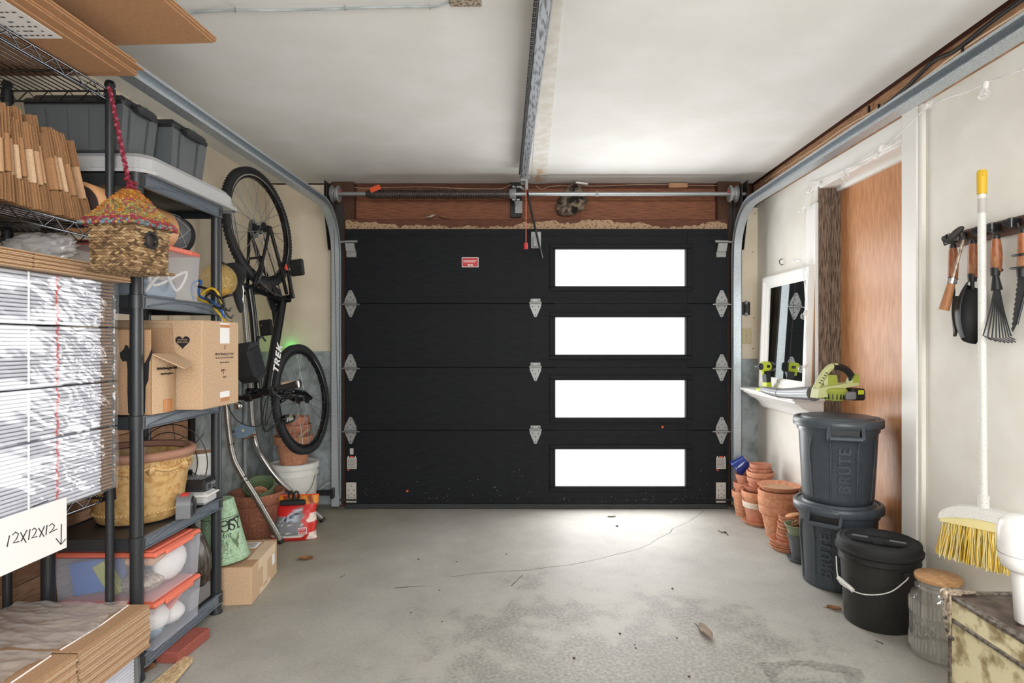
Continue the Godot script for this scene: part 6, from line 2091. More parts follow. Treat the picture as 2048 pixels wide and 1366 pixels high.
	for i in 73:
		for j in 41:
			var p = skin.call(i / 72.0, j / 40.0)
			var y = p.y
			var c = C("c8231f")
			var x = p.x + 0.006 * sin(y * 120.0)
			if y > 0.205:
				c = C("d8861f") if sin(p.x * 90.0 + y * 40.0) > -0.3 else C("8d3a1a")
			elif x < 0.055 - 0.1 * maxf(0.0, y - 0.15) and x > -0.12 and y > 0.035 and y < 0.17 + 0.03 * sin(x * 20.0):
				c = C("7d7d80")
				if absf(sin(x * 160.0) * sin(y * 150.0)) > 0.93:
					c = C("d9d7d2")
				if y > 0.11 and x > -0.06 and x < 0.03:
					c = C("b9c3d0") if sin(x * 300.0 + y * 90.0) > 0.0 else C("30343a")
			elif x > 0.085:
				c = C("e8d9cc") if sin(y * 60.0) > 0.2 else C("c8231f")
			elif y < 0.035 and y > 0.026 and x < 0.06:
				c = C("dcd6cf")
			g.cl[st + i * 41 + j] = c.srgb_to_linear()
	part(o, "printed_bag", g, M.tinted_gloss)
	part(o, "top_fold", G().box(Vector3(0.02, 0.247, -0.055), Vector3(0.23, 0.02, 0.012), 0.004), M.orange)
	var lb = part(o, "price_label", G().box(Vector3(0.06, 0.065, 0.066), Vector3(0.05, 0.042, 0.004), 0.001, Basis(Vector3(0, 0, 1), 0.12)), M.paper)
	part(lb, "red_field", G().box(Vector3(0.06, 0.065, 0.0685), Vector3(0.043, 0.035, 0.001), 0.0, Basis(Vector3(0, 0, 1), 0.12)), M.red_label)
	lettering(lb, "lettering", "EASY\nOPEN", 0.012, Transform3D(Basis(Vector3(0, 0, 1), 0.12), Vector3(0.06, 0.065, 0.0692)), M.paper, 0.0005)
	o = thing("bag_clip", "black plastic clip pinching the top of the seed bag", "clip", Vector3(-1.43, 0.225, -3.635), 0.18)
	part(o, "jaw", G().box(Vector3(-0.01, 0.0, 0.012), Vector3(0.15, 0.035, 0.02), 0.008), M.black)
	for s in [-1, 1]:
		var pts = []
		for k in 12:
			var a = TAU * k / 12.0
			pts.append(Vector3(-0.005 + s * 0.017 + 0.013 * cos(a), 0.042 + 0.026 * sin(a), 0.012 + s * 0.006))
		part(o, "finger_loop", G().tube(pts, 0.006, 8, true), M.black)
	leaf("curled brown leaf on the floor beyond the taped box", on_floor(612, 1119), 0.075, 0.045, 0.1, 0.012, M.leaf)

# ---------------------------------------------------------------- right: bins, blower, drill
func refuse_can(label: String, pos: Vector3, turn: float) -> Node3D:
	var o = thing("refuse_can", label, "trash can", pos, turn, "stacked grey refuse cans")
	var g = G()
	g.lathe(V2([[0, 0], [0.150, 0], [0.158, 0.006], [0.162, 0.03], [0.178, 0.335], [0.186, 0.345], [0.187, 0.39], [0.18, 0.39], [0.152, 0.03], [0, 0.02]]), 64)
	part(o, "body", g, M.can_grey)
	# raised panel outlines: arch-topped on the quarters, straight beside the handles
	for a in [0.62, 2.52, 3.76, 5.66]:
		for s in [-1, 1]:
			var pts = []
			for k in 9:
				var y = 0.025 + 0.29 * k / 8.0
				var an = a + s * (0.27 + 0.06 * k / 8.0) - s * (0.12 if k == 8 else (0.04 if k == 7 else 0.0))
				var r = 0.1625 + 0.020 * (y - 0.03) / 0.305
				pts.append(Vector3(r * sin(an), y, r * cos(an)))
			part(o, "panel_ridge", G().tube(pts, 0.0034, 6), M.can_grey)
	for a in [0.0, PI]:
		for s in [-1, 1]:
			var pts = []
			for k in 7:
				var y = 0.02 + 0.30 * k / 6.0
				var an = a + s * (0.36 - 0.02 * k / 6.0)
				var r = 0.1625 + 0.020 * (y - 0.03) / 0.305
				pts.append(Vector3(r * sin(an), y, r * cos(an)))
			part(o, "panel_ridge", G().tube(pts, 0.004, 6), M.can_grey)
	for a in [0.0, PI]:
		var b = Basis(Vector3(0, 1, 0), a)
		g = G()
		g.t = Transform3D(b, Vector3.ZERO)
		for s in [-1, 1]:
			g.prism(V2([[0.176, 0.32], [0.215, 0.318], [0.222, 0.332], [0.192, 0.385], [0.182, 0.385]]), 0.014, Transform3D(Basis(Vector3(0, 0, 1), Vector3(0, 1, 0), Vector3(-1, 0, 0)), Vector3(s * 0.072 + 0.007, 0, 0)))
		g.box(Vector3(0, 0.328, 0.213), Vector3(0.15, 0.022, 0.02), 0.006)
		part(o, "handle", g, M.can_grey)
		part(o, "recess_shade", G().box(b * Vector3(0, 0.356, 0.180), Vector3(0.13, 0.045, 0.026), 0.004, b), M.black)  # black block paints the shade of the hollow behind the handle
		var x = Transform3D(b * Basis(Vector3(1, 0, 0), 0.066) * Basis(Vector3(0, 0, 1), PI / 2), b * Vector3(0.0, 0.17, 0.1735))
		lettering(o, "embossed_lettering", "BRUTE", 0.052, x, M.can_grey, 0.006, "Droid Sans", true)
	g = G()
	g.lathe(V2([[0.188, 0.368], [0.201, 0.366], [0.204, 0.369], [0.204, 0.398], [0.201, 0.404], [0.196, 0.407], [0.186, 0.407], [0.182, 0.401], [0.168, 0.401], [0.164, 0.412], [0.158, 0.414], [0.0, 0.414]]), 64)
	var lid = part(o, "lid", g, M.can_lid)
	for a in [0.0, PI]:
		part(lid, "lid_tab", G().lathe(V2([[0.200, 0.378], [0.211, 0.380], [0.213, 0.388], [0.210, 0.397], [0.200, 0.400]]), 14, Transform3D(), PI / 2 - a - 0.3, PI / 2 - a + 0.3), M.can_lid)
	return o

func cans_and_tools() -> void:
	refuse_can("lower grey lidded refuse can, half hidden by the black bucket", Vector3(1.525, 0, -2.985), -0.75)
	refuse_can("upper grey refuse can stacked on the lower one, carrying the leaf blower", Vector3(1.525, 0.415, -2.985), -0.30)
	# leaf blower lying on the upper can, its nozzle along the shelf
	var o = thing("leaf_blower", "yellow-green cordless leaf blower with grey nozzle on the upper can", "leaf blower", Vector3(1.525, 0.832, -3.0))
	var g = W(o)
	g.tube(curve([at(1522, 778, 3.72), at(1534, 781, 3.66), at(1560, 786, 3.5), at(1600, 787, 3.28), at(1628, 787, 3.14)], 5), [0.010, 0.014, 0.018, 0.020, 0.0215, 0.0225, 0.0235, 0.0245, 0.0255, 0.0265, 0.0275, 0.0285, 0.030, 0.0315, 0.033, 0.0345, 0.036, 0.0375, 0.039, 0.040, 0.041], 20)
	part(o, "nozzle", g, M.grey_tool)
	part(o, "nozzle_ring", W(o).tube([at(1559, 786, 3.505), at(1561, 786, 3.495)], 0.0285, 20), M.black)
	# in the plane facing the camera: x right, y up, from the motor's middle
	var X = Transform3D(Basis(Vector3(0, 1, 0), 0.15), at(1668, 795, 2.99) - o.position)
	g = G()
	g.t = X
	g.lathe(V2([[0, -0.012], [0.045, -0.012], [0.052, 0.0], [0.062, 0.026], [0.066, 0.034], [0.060, 0.044], [0.045, 0.05], [0, 0.052]]), 36, Transform3D(Basis(), Vector3(-0.005, 0, 0.0)))
	part(o, "fan_housing", g, M.lime_dull)
	g = G()
	g.t = X
	for k in 20:
		var a = TAU * k / 20.0
		g.box(Vector3(-0.005 + 0.0575 * cos(a), 0.008, 0.0575 * sin(a)), Vector3(0.006, 0.026, 0.005), 0.0, Basis(Vector3(0, 1, 0), -a))
	part(o, "vents", g, M.black)
	g = G()
	g.t = X
	g.prism(V2([[-0.11, 0.0], [-0.045, 0.008], [0.05, 0.052], [0.115, 0.06], [0.115, 0.075], [0.05, 0.072], [-0.03, 0.06], [-0.10, 0.05]]), 0.06, Transform3D(Basis(), Vector3(0, 0, -0.03)), true)
	part(o, "spine", g, M.pale_tool)
	g = G()
	g.t = X
	g.tube(curve(V3([[-0.098, 0.045, 0], [-0.075, 0.085, 0], [-0.045, 0.128, 0], [-0.015, 0.152, 0], [0.015, 0.155, 0]]), 5), 0.017, 12)
	part(o, "front_strut", g, M.pale_tool)
	g = G()
	g.t = X
	g.tube(curve(V3([[-0.01, 0.154, 0], [0.03, 0.152, 0], [0.065, 0.138, 0], [0.092, 0.11, 0], [0.10, 0.085, 0]]), 5), 0.0175, 12)
	part(o, "handle", g, M.black, "black rubber grip")
	g = G()
	g.t = X
	g.prism(V2([[0.078, 0.062], [0.12, 0.062], [0.122, 0.108], [0.11, 0.118], [0.094, 0.108]]), 0.05, Transform3D(Basis(), Vector3(0, 0, -0.025)), true)
	part(o, "rear_housing", g, M.lime_dull)
	g = G()
	g.t = X
	g.prism(V2([[-0.035, 0.06], [0.02, 0.066], [0.012, 0.112], [-0.036, 0.112]]), 0.034, Transform3D(Basis(), Vector3(0, 0, -0.03)), true)
	part(o, "switch_housing", g, M.lime_dull)
	g = G()
	g.t = X
	for k in 5:
		g.box(Vector3(-0.088 + k * 0.009, 0.075 + k * 0.012, 0.017), Vector3(0.012, 0.004, 0.004), 0.0, Basis(Vector3(0, 0, 1), -0.5))
	part(o, "strut_slots", g, M.black)
	g = G()
	g.t = X
	g.bx(Vector3(0.06, -0.012, -0.03), Vector3(0.135, 0.046, 0.055), 0.008)
	var bt = part(o, "battery", g, M.black)
	g = G()
	g.t = X
	g.bx(Vector3(0.025, -0.008, 0.0), Vector3(0.08, 0.032, 0.062), 0.006)
	part(bt, "grey_front", g, M.grey_tool)
	g = G()
	g.t = X
	g.bx(Vector3(0.09, 0.018, 0.054), Vector3(0.122, 0.040, 0.0575), 0.002)
	part(bt, "release_button", g, M.lime_tool)
	# drill standing on the shelf before the mirror
	o = thing("cordless_drill", "lime green and black cordless drill standing on the wall shelf", "drill", Vector3(1.535, 0.877, -3.90), 0.35)
	var px = Transform3D(Basis(), Vector3(0, 0, -0.022))
	part(o, "base", G().prism(V2([[-0.062, 0.0], [0.05, 0.0], [0.052, 0.012], [0.022, 0.024], [-0.02, 0.028], [-0.060, 0.014]]), 0.064, Transform3D(Basis(), Vector3(0, 0, -0.032)), true), M.lime_tool)
	part(o, "neck", G().prism(V2([[-0.022, 0.024], [0.020, 0.024], [0.016, 0.056], [-0.020, 0.056]]), 0.04, Transform3D(Basis(), Vector3(0, 0, -0.02)), true), M.lime_tool)
	part(o, "grip", G().prism(V2([[-0.020, 0.054], [0.016, 0.054], [0.014, 0.13], [-0.026, 0.13]]), 0.036, Transform3D(Basis(), Vector3(0, 0, -0.018)), true), M.black)
	part(o, "trigger", G().box(Vector3(-0.034, 0.118, 0), Vector3(0.014, 0.026, 0.016), 0.004), M.lime_tool)
	var lx = Basis(Vector3(0, 1, 0), Vector3(-1, 0, 0), Vector3(0, 0, 1))
	part(o, "motor_body", G().lathe(V2([[0, -0.015], [0.028, -0.015], [0.033, 0.0], [0.033, 0.032], [0.027, 0.05], [0, 0.05]]), 28, Transform3D(lx, Vector3(0.0, 0.158, 0))), M.lime_tool)
	part(o, "rear_cap", G().lathe(V2([[0, -0.052], [0.022, -0.052], [0.031, -0.042], [0.0335, -0.02], [0.033, -0.012], [0, -0.012]]), 28, Transform3D(lx, Vector3(0.0, 0.158, 0))), M.black)
	part(o, "chuck", G().lathe(V2([[0, 0.048], [0.024, 0.048], [0.018, 0.066], [0.008, 0.072], [0, 0.072]]), 20, Transform3D(lx, Vector3(0.0, 0.158, 0))), M.black)
	part(o, "bit", G().tube([Vector3(-0.07, 0.158, 0), Vector3(-0.095, 0.158, 0)], 0.0025, 8), M.steel)
	part(o, "badge", G().box(Vector3(-0.018, 0.16, 0.0325), Vector3(0.026, 0.018, 0.003), 0.001), M.black)
	o = thing("wood_shim", "thin weathered wood strip lying on the wall shelf under the nozzle", "wood strip", Vector3(1.53, 0.876, -3.47), 0.1)
	part(o, "strip", G().bx(Vector3(-0.03, 0, -0.08), Vector3(0.03, 0.012, 0.08), 0.002), M.old_wood)

# ---------------------------------------------------------------- right: clay pots
func pots() -> void:
	var gp = "clay pots stacked along the right wall"
	# by the door track
	var A = Vector3(1.462, 0, -4.13)
	pot("clay_pot", "clay pot at the bottom of the stack beneath the blue pot", A, 0.078, 0.172, M.terracotta, gp, 0.045)
	pot("clay_pot", "clay pot second from the bottom beneath the blue pot", A + Vector3(0.004, 0.075, 0), 0.072, 0.155, M.terracotta_b, gp, 0.04)
	pot("clay_pot", "clay pot the blue pot lies on", A + Vector3(0.012, 0.155, 0), 0.063, 0.13, M.terracotta_b, gp, 0.035)
	var o = pot("blue_pot", "small glossy cobalt blue pot tipped on its side atop clay pots", A + Vector3(0.024, 0.385, 0.01), 0.060, 0.10, M.blue_glaze, "", 0.02, 0.72, Vector3(0.35, 0.0, 2.35))
	part(o, "bare_foot", G().lathe(V2([[0, -0.002], [0.038, -0.002], [0.042, 0.0], [0.042, 0.006]]), 28), M.bracket, "unglazed tan foot")
	# on a saucer, with a lime-stained pot
	A = Vector3(1.495, 0, -3.945)
	saucer("clay saucer under the lime-stained pot", A, 0.103, 0.024, M.terracotta)
	o = pot("clay_pot", "clay pot with white lime crust on its collar, standing on a saucer", A + Vector3(0, 0.009, 0), 0.101, 0.142, M.terracotta_b, gp, 0.04, 0.70)
	part(o, "lime_crust", G().lathe(V2([[0.0975, 0.104], [0.1015, 0.1395], [0.0995, 0.1425]]), 36), M.lime, "white lime crust")
	pot("clay_pot", "clay pot nested in the lime-stained one", A + Vector3(-0.002, 0.085, 0), 0.105, 0.132, M.terracotta, gp, 0.045, 0.68)
	saucer("clay saucer inside the second pot of the tallest stack", A + Vector3(0.003, 0.220, 0), 0.098, 0.028, M.terracotta_b)
	pot("clay_pot", "narrow clay pot in the middle of the tallest stack", A + Vector3(0.006, 0.230, 0), 0.078, 0.075, M.terracotta_b, gp, 0.03, 0.8)
	pot("clay_pot", "wide-collared clay pot third from the top of the tallest stack", A + Vector3(0.012, 0.26, 0), 0.087, 0.085, M.terracotta, gp, 0.032, 0.68)
	pot("clay_pot", "thin-rimmed clay pot second from the top of the tallest stack", A + Vector3(0.012, 0.29, 0), 0.073, 0.075, M.terracotta_b, gp, 0.02, 0.75)
	pot("clay_pot", "topmost small clay pot of the tallest stack", A + Vector3(0.012, 0.312, 0), 0.067, 0.082, M.terracotta_b, gp, 0.027, 0.78)
	# the widest stack, with a dusty dish on top
	A = Vector3(1.520, 0, -3.68)
	pot("clay_pot", "bottom pot of the widest stack, dish on top", A, 0.118, 0.198, M.terracotta, gp, 0.055, 0.62)
	pot("clay_pot", "second pot of the widest stack, beneath two rims", A + Vector3(0, 0.075, 0), 0.123, 0.175, M.terracotta, gp, 0.06, 0.62)
	pot("clay_pot", "third pot of the widest stack, just under the dish", A + Vector3(0, 0.13, 0), 0.122, 0.158, M.terracotta, gp, 0.05, 0.62)
	o = saucer("wide clay dish with dusty inside on top of the widest stack", A + Vector3(0, 0.288, 0), 0.124, 0.032, M.terracotta)
	part(o, "dust", G().lathe(V2([[0, 0.0085], [0.092, 0.0085], [0.096, 0.0095], [0, 0.0098]]), 30), M.dust)
	# saucers and small pots in front
	A = Vector3(1.478, 0, -3.46)
	saucer("lowest wide clay saucer of the front stack", A, 0.098, 0.022, M.terracotta)
	saucer("second wide clay saucer of the front stack", A + Vector3(0, 0.012, 0), 0.094, 0.022, M.terracotta)
	saucer("third wide clay saucer of the front stack, holding small pots", A + Vector3(0, 0.026, 0), 0.098, 0.034, M.terracotta)
	for i in 7:
		var r = [0.070, 0.071, 0.066, 0.066, 0.064, 0.060, 0.059][i]
		pot("clay_pot", ["lowest", "second lowest", "third", "middle", "third highest", "second highest", "topmost"][i] + " small clay pot nested on the front saucers", A + Vector3(0.004 * (i % 2) + 0.01, 0.034 + i * 0.0195, 0.0), r, 0.042, M.terracotta if i % 2 else M.terracotta_b, "small clay pots on the front saucers", 0.016, 0.72)
	o = thing("pot_shard", "pale clay shard lying in the topmost small pot", "pot shard", A + Vector3(0.02, 0.188, 0.0))
	part(o, "shard", G().ball(Vector3(0.01, 0.006, 0), Vector3(0.045, 0.012, 0.03), 12, Basis(Vector3(0, 0, 1), 0.25)), M.tan_vinyl)
	# the grey and green pots half behind the can
	A = Vector3(1.462, 0, -3.275)
	saucer("small dark saucer under the grey pot beside the refuse can", A, 0.062, 0.018, M.grey_pot)
	pot("grey_pot", "slim dark grey plastic pot beside the lower refuse can", A + Vector3(0, 0.008, 0), 0.062, 0.135, M.grey_pot, "", 0.014, 0.55)
	o = pot("green_pot", "sage green glazed pot with pine cone inside, on the grey pot", A + Vector3(0, 0.115, 0), 0.075, 0.085, M.green_glaze, "", 0.014, 0.62)
	o = thing("pine_cone", "brown pine cone lying in the sage green pot", "pine cone", A + Vector3(0.0, 0.165, 0.0))
	var g = G()
	for k in 34:
		var a = k * 2.4
		var y = k / 34.0
		var r = 0.032 * sin(PI * (0.15 + 0.8 * y))
		g.ball(Vector3(r * cos(a), 0.004 + 0.05 * y, r * sin(a)), Vector3(0.010, 0.006, 0.010), 8)
	part(o, "scales", g, M.leaf, "", "stuff")

# ---------------------------------------------------------------- right: tool rack and broom
func garden_tool(called: String, label: String, top: Vector3, ln: float, turn: float) -> Node3D:
	# a moulded handle of varnished wood with a hang hole and black collar, hanging down from top
	var o = thing(called, label, "garden tool", top, turn, "garden tools on the wall rack")
	var g = G()
	g.tube(curve(V3([[0, -0.012, 0], [0, -0.03, 0], [0.002, -0.07, 0], [0.0, -0.115, 0], [-0.003, -ln, 0]]), 5), [0.011, 0.012, 0.0128, 0.0136, 0.0142, 0.0150, 0.0156, 0.0162, 0.0168, 0.0172, 0.0176, 0.0174, 0.0172, 0.0170, 0.0168, 0.0166, 0.0163, 0.0160, 0.0155, 0.015, 0.0145], 16)
	part(o, "handle", g, M.tool_wood)
	part(o, "hang_cap", G().tube([Vector3(0, -0.018, 0), Vector3(0, -0.003, 0), Vector3(-0.004, 0.003, 0)], [0.0125, 0.011, 0.005], 14), M.black)
	part(o, "collar", G().tube([Vector3(-0.003, -ln + 0.012, 0), Vector3(-0.003, -ln - 0.016, 0)], [0.0155, 0.0135], 14), M.black)
	part(o, "thumb_rest", G().ball(Vector3(-0.013, -ln + 0.03, 0.006), Vector3(0.006, 0.022, 0.008), 12), M.handle_wood)
	part(o, "finger_stop", G().prism(V2([[0.008, -ln + 0.03], [0.012, -ln + 0.05], [0.016, -ln + 0.012], [0.026, -ln + 0.004], [0.010, -ln - 0.006]]), 0.014, Transform3D(Basis(), Vector3(0, 0, -0.007))), M.black)
	return o

func wall_tools() -> void:
	var o = thing("tool_rack", "dark wooden tool rack with black grips on the right wall", "tool rack", Vector3(1.648, 1.59, -2.1))
	var b = Vector3(0, 0, 0)
	part(o, "board", G().bx(Vector3(-0.010, -0.028, -0.245), Vector3(0.010, 0.028, 0.36), 0.002), M.rack_wood)
	for z in [-0.215, -0.165, -0.06, 0.0, 0.085, 0.17]:
		var gp = part(o, "grip", G().box(Vector3(-0.028, 0.004, z), Vector3(0.036, 0.034, 0.03), 0.005), M.black)
		part(gp, "roller", G().tube([Vector3(-0.045, 0.004, z - 0.012), Vector3(-0.045, 0.004, z + 0.012)], 0.012, 12), M.rubber)
		part(gp, "frame", G().box(Vector3(-0.047, 0.004, z + 0.016), Vector3(0.004, 0.036, 0.004), 0.001), M.zinc)
	for z in [-0.225, -0.11, 0.02, 0.13]:
		part(o, "hook", G().tube(curve(V3([[-0.01, -0.012, z], [-0.035, -0.016, z], [-0.045, -0.02, z], [-0.05, -0.005, z]])), 0.0028, 6), M.dark_steel)
	# hand trowel at the far end
	o = garden_tool("hand_trowel", "garden trowel with dark blade hanging at the rack's far end", on_x(1906, 489, 1.605), 0.135, 0.5)
	part(o, "shank", G().tube(curve(V3([[-0.003, -0.15, 0], [-0.003, -0.18, 0.004], [0.0, -0.20, 0]])), 0.006, 8), M.black)
	var g = G()
	g.sheet(func(u, w):
		var y = -0.195 - 0.155 * w
		var hw = 0.034 * (sin(PI * clampf(0.25 + 0.75 * w, 0, 1)) if w > 0.35 else lerpf(0.75, 0.995, w / 0.35))
		var s = u * 2.0 - 1.0
		return Vector3(s * hw, y, 0.012 * (s * s)), 14, 16, null)
	part(o, "blade", g, M.dark_steel)
	# short hoe with a wooden handle, wedged upside down in a grip
	o = thing("hand_hoe", "small hoe with forged head and wooden handle, head up in the grip", "garden tool", on_x(1927, 492, 1.575), 0.0, "garden tools on the wall rack")
	g = W(o)
	var h0 = on_x(1927, 480, 1.575)
	var h1 = on_x(1904, 562, 1.535)
	var h2 = on_x(1888, 620, 1.52)
	part(o, "shaft", W(o).tube([h0, h1], 0.0055, 10), M.bracket)
	part(o, "handle", W(o).tube([h1, h1.lerp(h2, 0.4), h2], [0.0125, 0.0145, 0.0175], 14), M.handle_wood)
	part(o, "ferrule", W(o).tube([h1 + (h0 - h1).normalized() * 0.008, h1 - (h0 - h1).normalized() * 0.012], 0.0135, 14), M.chrome)
	g = W(o)
	g.tube(curve([on_x(1890, 487, 1.54), on_x(1905, 472, 1.55), on_x(1927, 453, 1.57)]), [0.001, 0.002, 0.004, 0.006, 0.008, 0.010, 0.011, 0.012, 0.013, 0.012, 0.011, 0.008, 0.004], 8)
	g.tube(curve([on_x(1897, 487, 1.555), on_x(1908, 477, 1.56), on_x(1920, 466, 1.57)]), 0.005, 8)
	g.tube([on_x(1920, 463, 1.57), h0], 0.008, 8)
	part(o, "head", g, M.dark_steel, "dark forged pointed head")
	# scoop
	o = garden_tool("soil_scoop", "deep black soil scoop with wooden handle hanging on the rack", on_x(1946, 480, 1.60), 0.135, 0.15)
	part(o, "shank", G().tube([Vector3(-0.003, -0.15, 0), Vector3(-0.004, -0.18, 0)], 0.007, 10), M.black)
	g = G()
	g.sheet(func(u, w):
		var y = -0.165 - 0.20 * w
		var hw = 0.052 * pow(sin(PI * clampf(0.12 + 0.80 * w, 0.0, 1.0)), 0.6)
		var s = PI * u
		return Vector3(-0.008 - hw * cos(s) * 1.0 - 0.02 * w, y + 0.012 * cos(s), 0.018 - 0.055 * sin(s) * pow(sin(PI * clampf(0.1 + 0.75 * w, 0, 1)), 0.7)), 24, 24, null)
	part(o, "scoop", g, M.black)
	var rim = []
	for k in 21:
		var w = k / 20.0
		rim.append(Vector3(-0.008 - 0.052 * pow(sin(PI * clampf(0.12 + 0.80 * w, 0.0, 1.0)), 0.6) - 0.02 * w, -0.153 - 0.20 * w, 0.018))
	part(o, "rim", G().tube(rim, 0.0018, 6), M.anodised)
	# spring-tine rake
	o = garden_tool("hand_rake", "black fan-tined hand rake with wooden handle on the rack", on_x(1992, 470, 1.60), 0.125, 0.25)
	part(o, "socket", G().tube([Vector3(-0.003, -0.13, 0), Vector3(-0.001, -0.19, 0.004)], [0.008, 0.017], 14), M.black)
	for k in 9:
		var a = (k - 4) * 0.082
		var e = Vector3(-0.004 + sin(a) * 0.19, -0.18 - cos(a) * 0.175, 0.004 + 0.012 * cos(a * 4.0))
		part(o, "tine", G().tube([Vector3(-0.001 + (k - 4) * 0.0028, -0.185, 0.004), Vector3(-0.001, -0.18, 0.004).lerp(e, 0.5), e, e + Vector3(sin(a) * 0.012 + 0.02, -0.016, 0.016)], 0.0023, 6), M.black)
	# folding saw and a fork behind it at the picture's edge
	o = garden_tool("pruning_saw", "curved black pruning saw with wooden handle at picture's right edge", on_x(2046, 458, 1.60), 0.14, 0.0)
	g = G()
	var bl = V2([[-0.010, -0.145], [0.012, -0.15], [0.008, -0.20], [-0.006, -0.26], [-0.022, -0.31], [-0.034, -0.335]])
	var teeth = []
	for k in 22:
		var w = 1.0 - k / 21.0
		var c = Vector2(lerpf(-0.016, -0.036, w), lerpf(-0.165, -0.332, w))
		teeth.append(c + Vector2(-0.004 if k % 2 else 0.0, 0))
	g.prism(bl + teeth, 0.0025, Transform3D(Basis(), Vector3(0, 0, 0.0)))
	part(o, "blade", g, M.black)
	part(o, "blade_spine", G().tube([Vector3(0.011, -0.15, 0.003), Vector3(0.004, -0.21, 0.003), Vector3(-0.022, -0.31, 0.003)], 0.004, 6), M.anodised)
	o = thing("hand_fork", "black fork prongs poking in at the picture's right edge", "garden tool", on_x(2062, 513, 1.52), 0.0, "garden tools on the wall rack")
	for k in 2:
		part(o, "prong", W(o).tube(curve([on_x(2022 - k * 4, 512 + k * 25, 1.52), on_x(2048, 508 + k * 26, 1.52), on_x(2085, 500 + k * 20, 1.60)]), [0.001, 0.003, 0.0038, 0.004, 0.004, 0.0042, 0.0042, 0.0044, 0.0044, 0.0046, 0.0046, 0.005, 0.005], 8), M.black)
	part(o, "yoke", W(o).tube([on_x(2085, 498, 1.60), on_x(2085, 525, 1.60), on_x(2090, 560, 1.61)], 0.007, 8), M.black)
	# broom held in the rack's grip
	var Z = 2.075
	o = thing("broom", "upright broom with pale pole, yellow cap and yellow bristles", "broom", Vector3(1.565, 0.42, -Z))
	part(o, "pole", G().tube([Vector3(0, 0.22, 0), Vector3(-0.004, 0.72, 0), Vector3(-0.006, 1.30, 0)], 0.0125, 16), M.white_old)
	part(o, "pole_label", G().tube([Vector3(-0.0055, 1.22, 0), Vector3(-0.0056, 1.27, 0)], 0.0128, 16), M.label_grey)
	part(o, "cap", G().tube([Vector3(-0.006, 1.285, 0), Vector3(-0.006, 1.36, 0), Vector3(-0.006, 1.368, 0)], [0.0145, 0.0155, 0.012], 16), M.yellow)
	part(o, "cap_tab", G().box(Vector3(-0.01, 1.355, 0.013), Vector3(0.01, 0.018, 0.006), 0.002), M.yellow)
	part(o, "socket", G().tube([Vector3(0, 0.20, 0), Vector3(0, 0.245, 0)], 0.0175, 14), M.white_old)
	var wx = Basis(Vector3(0.6, 0, 0.8), Vector3(0, 1, 0), Vector3(-0.8, 0, 0.6))
	var hd = []
	for i in 13:
		var a = PI * i / 12.0
		hd.append(Vector2(0.132 * cos(a), 0.135 + 0.068 * pow(sin(a), 0.8)))
	var lowr = []
	for i in 9:
		lowr.append(Vector2(-0.128 + 0.032 * i, 0.14 + 0.022 * sin(PI * i / 8.0)))
	part(o, "head", G().prism(hd + lowr, 0.044, Transform3D(wx, -wx.z * 0.022), true), M.white_old)
	part(o, "bristle_band", G().prism(V2([[-0.126, 0.128], [0.126, 0.128], [0.128, 0.142], [0.09, 0.157], [0.0, 0.163], [-0.09, 0.157], [-0.128, 0.142]]), 0.036, Transform3D(wx, -wx.z * 0.018), true), M.bristle_pale)
	for lot in 2:
		g = G()
		for k in 300:
			var u = rng.randf_range(-1, 1)
			var w = rng.randf_range(-1, 1)
			var a = wx * Vector3(u * 0.122, 0, w * 0.015) + Vector3(0, 0.135, 0)
			var e = wx * Vector3(u * 0.136 + rng.randf_range(-0.016, 0.016), 0, w * 0.03 + rng.randf_range(-0.01, 0.01)) + Vector3(0, rng.randf_range(-0.008, 0.008) + 0.009 * u * u, 0)
			g.tube([a, a.lerp(e, 0.55) + Vector3(rng.randf_range(-0.004, 0.004), 0, rng.randf_range(-0.004, 0.004)), e], 0.0023 if lot == 0 else 0.0014, 4)
		part(o, "bristles", g, M.bristle if lot == 0 else M.bristle_pale, "", "stuff")

